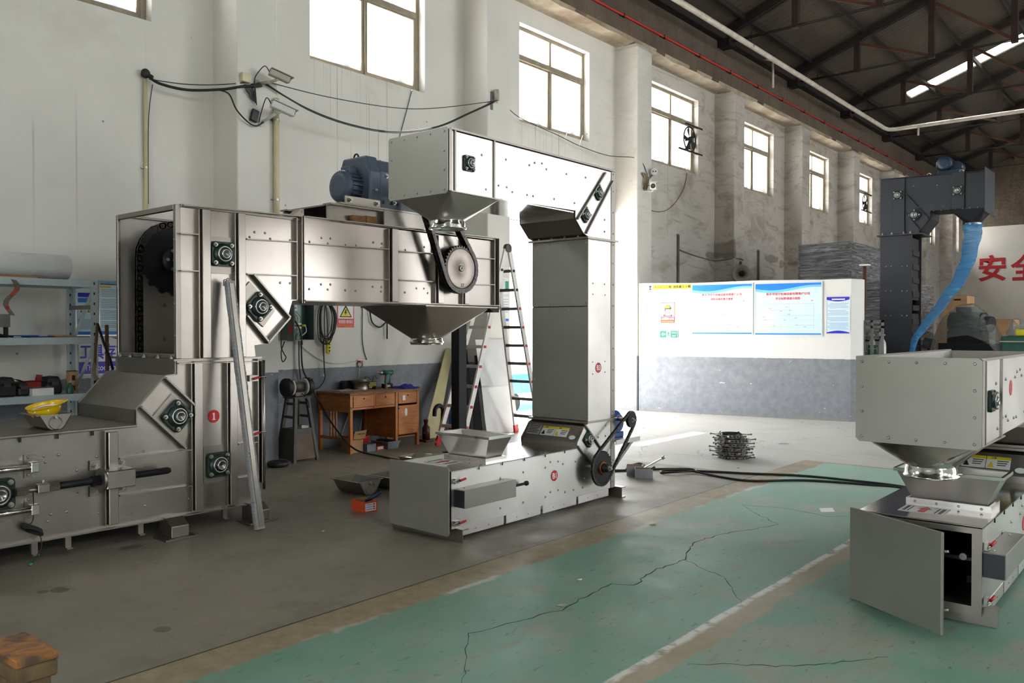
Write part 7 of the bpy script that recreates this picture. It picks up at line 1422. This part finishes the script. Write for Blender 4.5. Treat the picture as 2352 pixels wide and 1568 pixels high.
MB().cyl((-7.35, 29.2, 8.1), (-7.35, 29.2, 7.85), .03, n=8).build('drip_end', M_WPIPE, o); tag(MB().cyl((-8.92, 20.6, 8.5), (-8.62, 20.6, 8.4), .02, n=6).cyl((-8.62, 20.6, 8.42), (-8.62, 20.6, 7.72), .025, .035, n=8).build('hanging_cloth', M_WPIPE), 'pale strip hanging from the eaves near the white pipe', 'cloth strip')
# doorway head rails and the yard outside
dr = bpy.data.objects.new('door_1', None); COL.objects.link(dr); dr.location = (-9.3, 12.2, 0); dr['kind'] = 'structure'; dr['label'] = 'wide open doorway with head rails'
for z in (3.5, 3.57, 3.64, 3.72): struct(MB().cyl((-9.32, DY0, z), (-9.32, DY1, z), .008, n=8).build('head_rail', M_GTUBE, dr))
struct(MB().box(-9.45, -9.17, DY0-.005, DY0+.02, 0, DZ).build('door_jamb', M_FRAME, dr))
tr = thing('blue_trailer', 'bright blue and white low trailer parked in the sunny yard', 'trailer', (-13, 16.5, -.26)); MB().box(-14, -11.6, 13.6, 19, .2, .44).build('load_bed', mat('sky_blue_paint', (60, 160, 220), .4, 0, .05), tr, .02); MB().box(-14, -11.62, 13.6, 19, .44, .62).build('side_board', mat('deep_blue_paint', (30, 110, 190), .4, 0, .05), tr); MB().box(-14, -11.6, 13.7, 18.9, .62, .95).build('white_cargo', M_WHITE, tr)
for y in (14.4, 18.2): MB().cyl((-12.2, y, -.04), (-12.0, y, -.04), .22, n=24).build('wheel', M_BLACK, tr)
# ================================================================== loose things on the floor
bx = thing('screw_carton', 'small open orange carton with white label on the brown floor', 'box', (-5.73, 4.8, 0)); M_ORB = mat('orange_printed_card', (222, 84, 40), .6, 0, .06, 4); t = .003
def open_box(root, lx, ly, h, m, inner):
    MB().box(-lx/2, lx/2, -ly/2, -ly/2+t, 0, h).build('box_side', m, root); MB().box(-lx/2, lx/2, ly/2-t, ly/2, 0, h).build('box_side', m, root); MB().box(-lx/2, -lx/2+t, -ly/2+t, ly/2-t, 0, h).build('box_side', m, root); MB().box(lx/2-t, lx/2, -ly/2+t, ly/2-t, 0, h).build('box_side', m, root); MB().box(-lx/2+t, lx/2-t, -ly/2+t, ly/2-t, 0, .004).build('box_floor', inner, root)
    MB().box(-lx/2+t, lx/2-t, -ly/2+t, -ly/2+2*t, .004, h*.97).box(-lx/2+t, lx/2-t, ly/2-2*t, ly/2-t, .004, h*.97).box(-lx/2+t, -lx/2+2*t, -ly/2+2*t, ly/2-2*t, .004, h*.97).box(lx/2-2*t, lx/2-t, -ly/2+2*t, ly/2-2*t, .004, h*.97).build('lining', inner, root)
bx.location = (0, 0, 0); open_box(bx, .2, .14, .095, M_ORB, M_CARD); MB().box(.1, .1015, -.055, .055, .012, .08).build('label_patch', M_STKW, bx)
for k in range(3): MB().box(.1015, .1025, -.045, .015, .025+k*.02, .03+k*.02).build('text_line', M_BLUEL, bx); MB().box(.1015, .1025, .025, .045, .022+k*.02, .034+k*.02).build('red_mark', M_REDP, bx)
bx.location = (-5.74, 4.82, 0); bx.rotation_euler = (0, 0, -.12)
o = thing('screwdriver', 'dark blue handled screwdriver resting in the orange carton', 'screwdriver', (-5.7, 4.86, .05)); MB().tube([(-5.75, 4.84, .075), (-5.71, 4.875, .105), (-5.66, 4.92, .145), (-5.645, 4.935, .157)], [.012, .016, .017, .012], 10).build('handle', mat('navy_handle', (26, 40, 84), .4, 0, .06), o); MB().cyl((-5.78, 4.815, .03), (-5.75, 4.84, .075), .005, n=6).build('blade', M_CHROME, o)
gx = thing('tool_carton', 'two small open grey cartons holding pens and tools beside the chain drive', 'box', (0, 0, 0)); M_GRC = mat('grey_white_card', (188, 190, 198), .6, 0, .05); open_box(gx, .19, .12, .1, M_GRC, M_CARD); gx.location = (-4.7, 7.83, 0); gx.rotation_euler = (0, 0, .55)
gx2 = thing('tool_carton', 'second open grey carton standing behind the one with tools', 'box', (0, 0, 0)); open_box(gx2, .17, .11, .11, M_GRC, M_CARD); gx2.location = (-4.86, 7.9, 0); gx2.rotation_euler = (0, 0, .55); gx['label'] = 'small open grey carton holding tools beside the chain drive'
o = thing('wrench', 'long pale metal wrench sticking out of the grey cartons', 'wrench', (-4.7, 7.9, .05)); MB().beam((-4.78, 7.86, .06), (-4.58, 8.02, .2), .03, .012).build('shaft', M_CAMW, o); MB().cyl((-4.585, 8.015, .195), (-4.56, 8.035, .215), .018, n=10).build('ring_end', M_CHROME, o)
o = thing('marker_pen', 'black tipped marker leaning out of the front grey carton', 'marker', (-4.64, 7.83, .05)); MB().cyl((-4.68, 7.82, .05), (-4.59, 7.88, .12), .013, n=10).build('barrel', M_BLACK, o); MB().cyl((-4.69, 7.813, .042), (-4.68, 7.82, .05), .009, n=8).build('cap', M_CAMW, o)
for lb, loc, rz, s in (('grey tray-shaped elevator bucket nearest the orange carton', (-6.42, 5.3, .002), .0, 1.), ('grey elevator bucket just behind the nearest bucket on the floor', (-6.3, 5.66, .002), .06, 1.), ('grey elevator bucket farther back behind the elevator base', (-6.35, 6.05, .002), -.05, 1.)): bucket(lb, loc, rz, s, 'loose elevator buckets on the floor')
b3 = bucket('grey elevator bucket stacked on another bucket behind elevator base', (-6.3, 6.06, .143), .08, 1., 'loose elevator buckets on the floor')
# coiled conveyor chain
cc = thing('coiled_chain', 'stack of coiled steel conveyor chain on the pale floor', 'chain', (-4.58, 9.75, 0)); ml = link_mesh(.04, .03, .032, M_CHAINS, 1); rr = random.Random(8); first = True
ml_pin = MB().cyl((0, 0, 0), (0, 0, .09), .007, n=6).lathe([(.013, .07), (.013, .085)], n=8).mesh('attachment_pin', M_CHAINS)
for lay in range(6):
    R0 = .19-.012*(lay % 2)+rr.uniform(-.012, .012); ox, oy = rr.uniform(-.025, .025), rr.uniform(-.02, .02); n = int(2*PI*R0/.041); z = .004+lay*.052
    cx_, cy_ = -4.575+ox, 9.76+oy
    for k in range(n):
        a = 2*PI*k/n+lay; p = Vector((cx_+R0*math.cos(a), cy_+R0*math.sin(a)*.95, z)); d = Vector((-math.sin(a), math.cos(a), 0))
        Rm = Matrix((d, Vector((0, 0, 1)).cross(d)*-1, Vector((0, 0, 1)))).transposed(); Rm = Matrix((d, Vector((0, 0, 1)).cross(d), Vector((0, 0, 1)))).transposed()
        inst('link', ml, p, Rm, cc)
        if k % 4 == 0: inst('attachment_pin', ml_pin, p+Vector((0, 0, .02)), rotx((math.cos(a), math.sin(a), .1)), cc)
    MB().lathe([(R0-.05, z), (R0-.05, z+.045)], (cx_, cy_, 0), n=24, caps=False).build('inner_turn', M_CHAIN, cc)
cable('pair of black cables looping out across the green floor', [(-5.2, 7.85, .012), (-4.95, 8.2, .012), (-4.75, 8.42, .012), (-4.55, 8.58, .012), (-4.42, 8.5, .014), (-4.5, 8.25, .03), (-4.66, 8.16, .012), (-4.72, 8.3, .012), (-4.5, 8.42, .025), (-4.2, 8.38, .012), (-3.72, 8.32, .012), (-3.28, 8.72, .012), (-2.67, 8.9, .012), (-2.37, 8.94, .012), (-1.6, 8.6, .012)], .012)
cable('second black cable running beside the looped one to the low elevator', [(-4.44, 8.5, .012), (-4.2, 8.62, .012), (-3.9, 8.74, .012), (-3.41, 8.97, .012), (-2.92, 9.02, .012), (-2.38, 9.0, .012), (-1.6, 8.7, .012)], .012)
cable('grey cable loop behind the chain drive', [(-5.2, 7.95, .012), (-5.0, 8.1, .012), (-4.95, 8.25, .05), (-5.05, 8.3, .06), (-5.12, 8.15, .02), (-4.95, 8.05, .012), (-4.8, 8.0, .012)], .012, M_GTUBE)
o = MB().sheet([(-2.684, 7.487, .001), (-2.601, 7.58, .001), (-2.53, 7.437, .001), (-2.615, 7.338, .001)], .001).build('paper_sheet', M_STKW); tag(o, 'small white paper lying on the green floor', 'paper')
for lb, p, s, m in (('curl of pale brown scrap on the edge of the green paint', (-3.52, 5.95, .001), .05, M_CARD), ('small silver metal scrap on the green floor near the crack', (-2.9, 3.86, .001), .06, M_CHROME), ('tiny white scrap on the green floor below the low elevator', (-3.1, 4.35, .001), .03, M_STKW), ('small green plastic scrap on the pale floor', (-4.2, 9.05, .001), .03, M_TEAL), ('tiny white scrap on the brown floor before elevator base', (-5.4, 4.1, .001), .02, M_STKW)):
    o = MB().sheet([(p[0], p[1], p[2]), (p[0]+s, p[1]+s*.2, p[2]), (p[0]+s*.9, p[1]+s*.7, p[2]+.008), (p[0]+.1*s, p[1]+s*.5, p[2])], .002).build('scrap', m); tag(o, lb, 'scrap')
# wooden trestle end in the near corner
M_TR = NG('burnt_stained_wood', .7); _g = M_TR; _v = _g.obj(); _c = _g.mix(_g.ramp(_g.noise(_g.map(_v, (6, 6, 6)), 1.6, 5, .6, 1.), .38, .62), lin(176, 116, 52), lin(92, 70, 56)); _g.set('Base Color', _c); _g.bump(_g.noise(_v, 30, 4), .3, .01); M_TR = _g.m
M_TR2 = mat('scorched_wood', (104, 84, 56), .75, 0, .45, 12, .2)
tw = thing('wooden_trestle', 'scorched wooden block trestle in the near left corner', 'trestle', (0, 0, 0))
MB().box(-.15, .145, -.072, .072, .42, .45).build('top_board', M_TR, tw, .004); MB().box(-.148, .14, -.07, .07, .36, .418).build('upper_block', M_TR2, tw, .006); MB().box(-.12, .11, -.06, .06, .31, .36).build('lower_block', M_TR2, tw, .008)
MB().box(-.02, .05, -.06, .06, 0.05, .31).build('post', M_WOODB, tw, .004); MB().box(-.3, .1, -.05, .05, 0, .05).build('foot_beam', M_WOODB, tw, .004); MB().box(-.03, .06, -.3, .3, .05, .1).build('cross_beam', M_WOODB, tw, .004); MB().beam((-.3, -.02, .02), (-.05, 0, .33), .05, .06).build('brace', M_TR2, tw)
tw.location = (-3.31, 1.175, 0); tw.rotation_euler = (0, 0, .02)
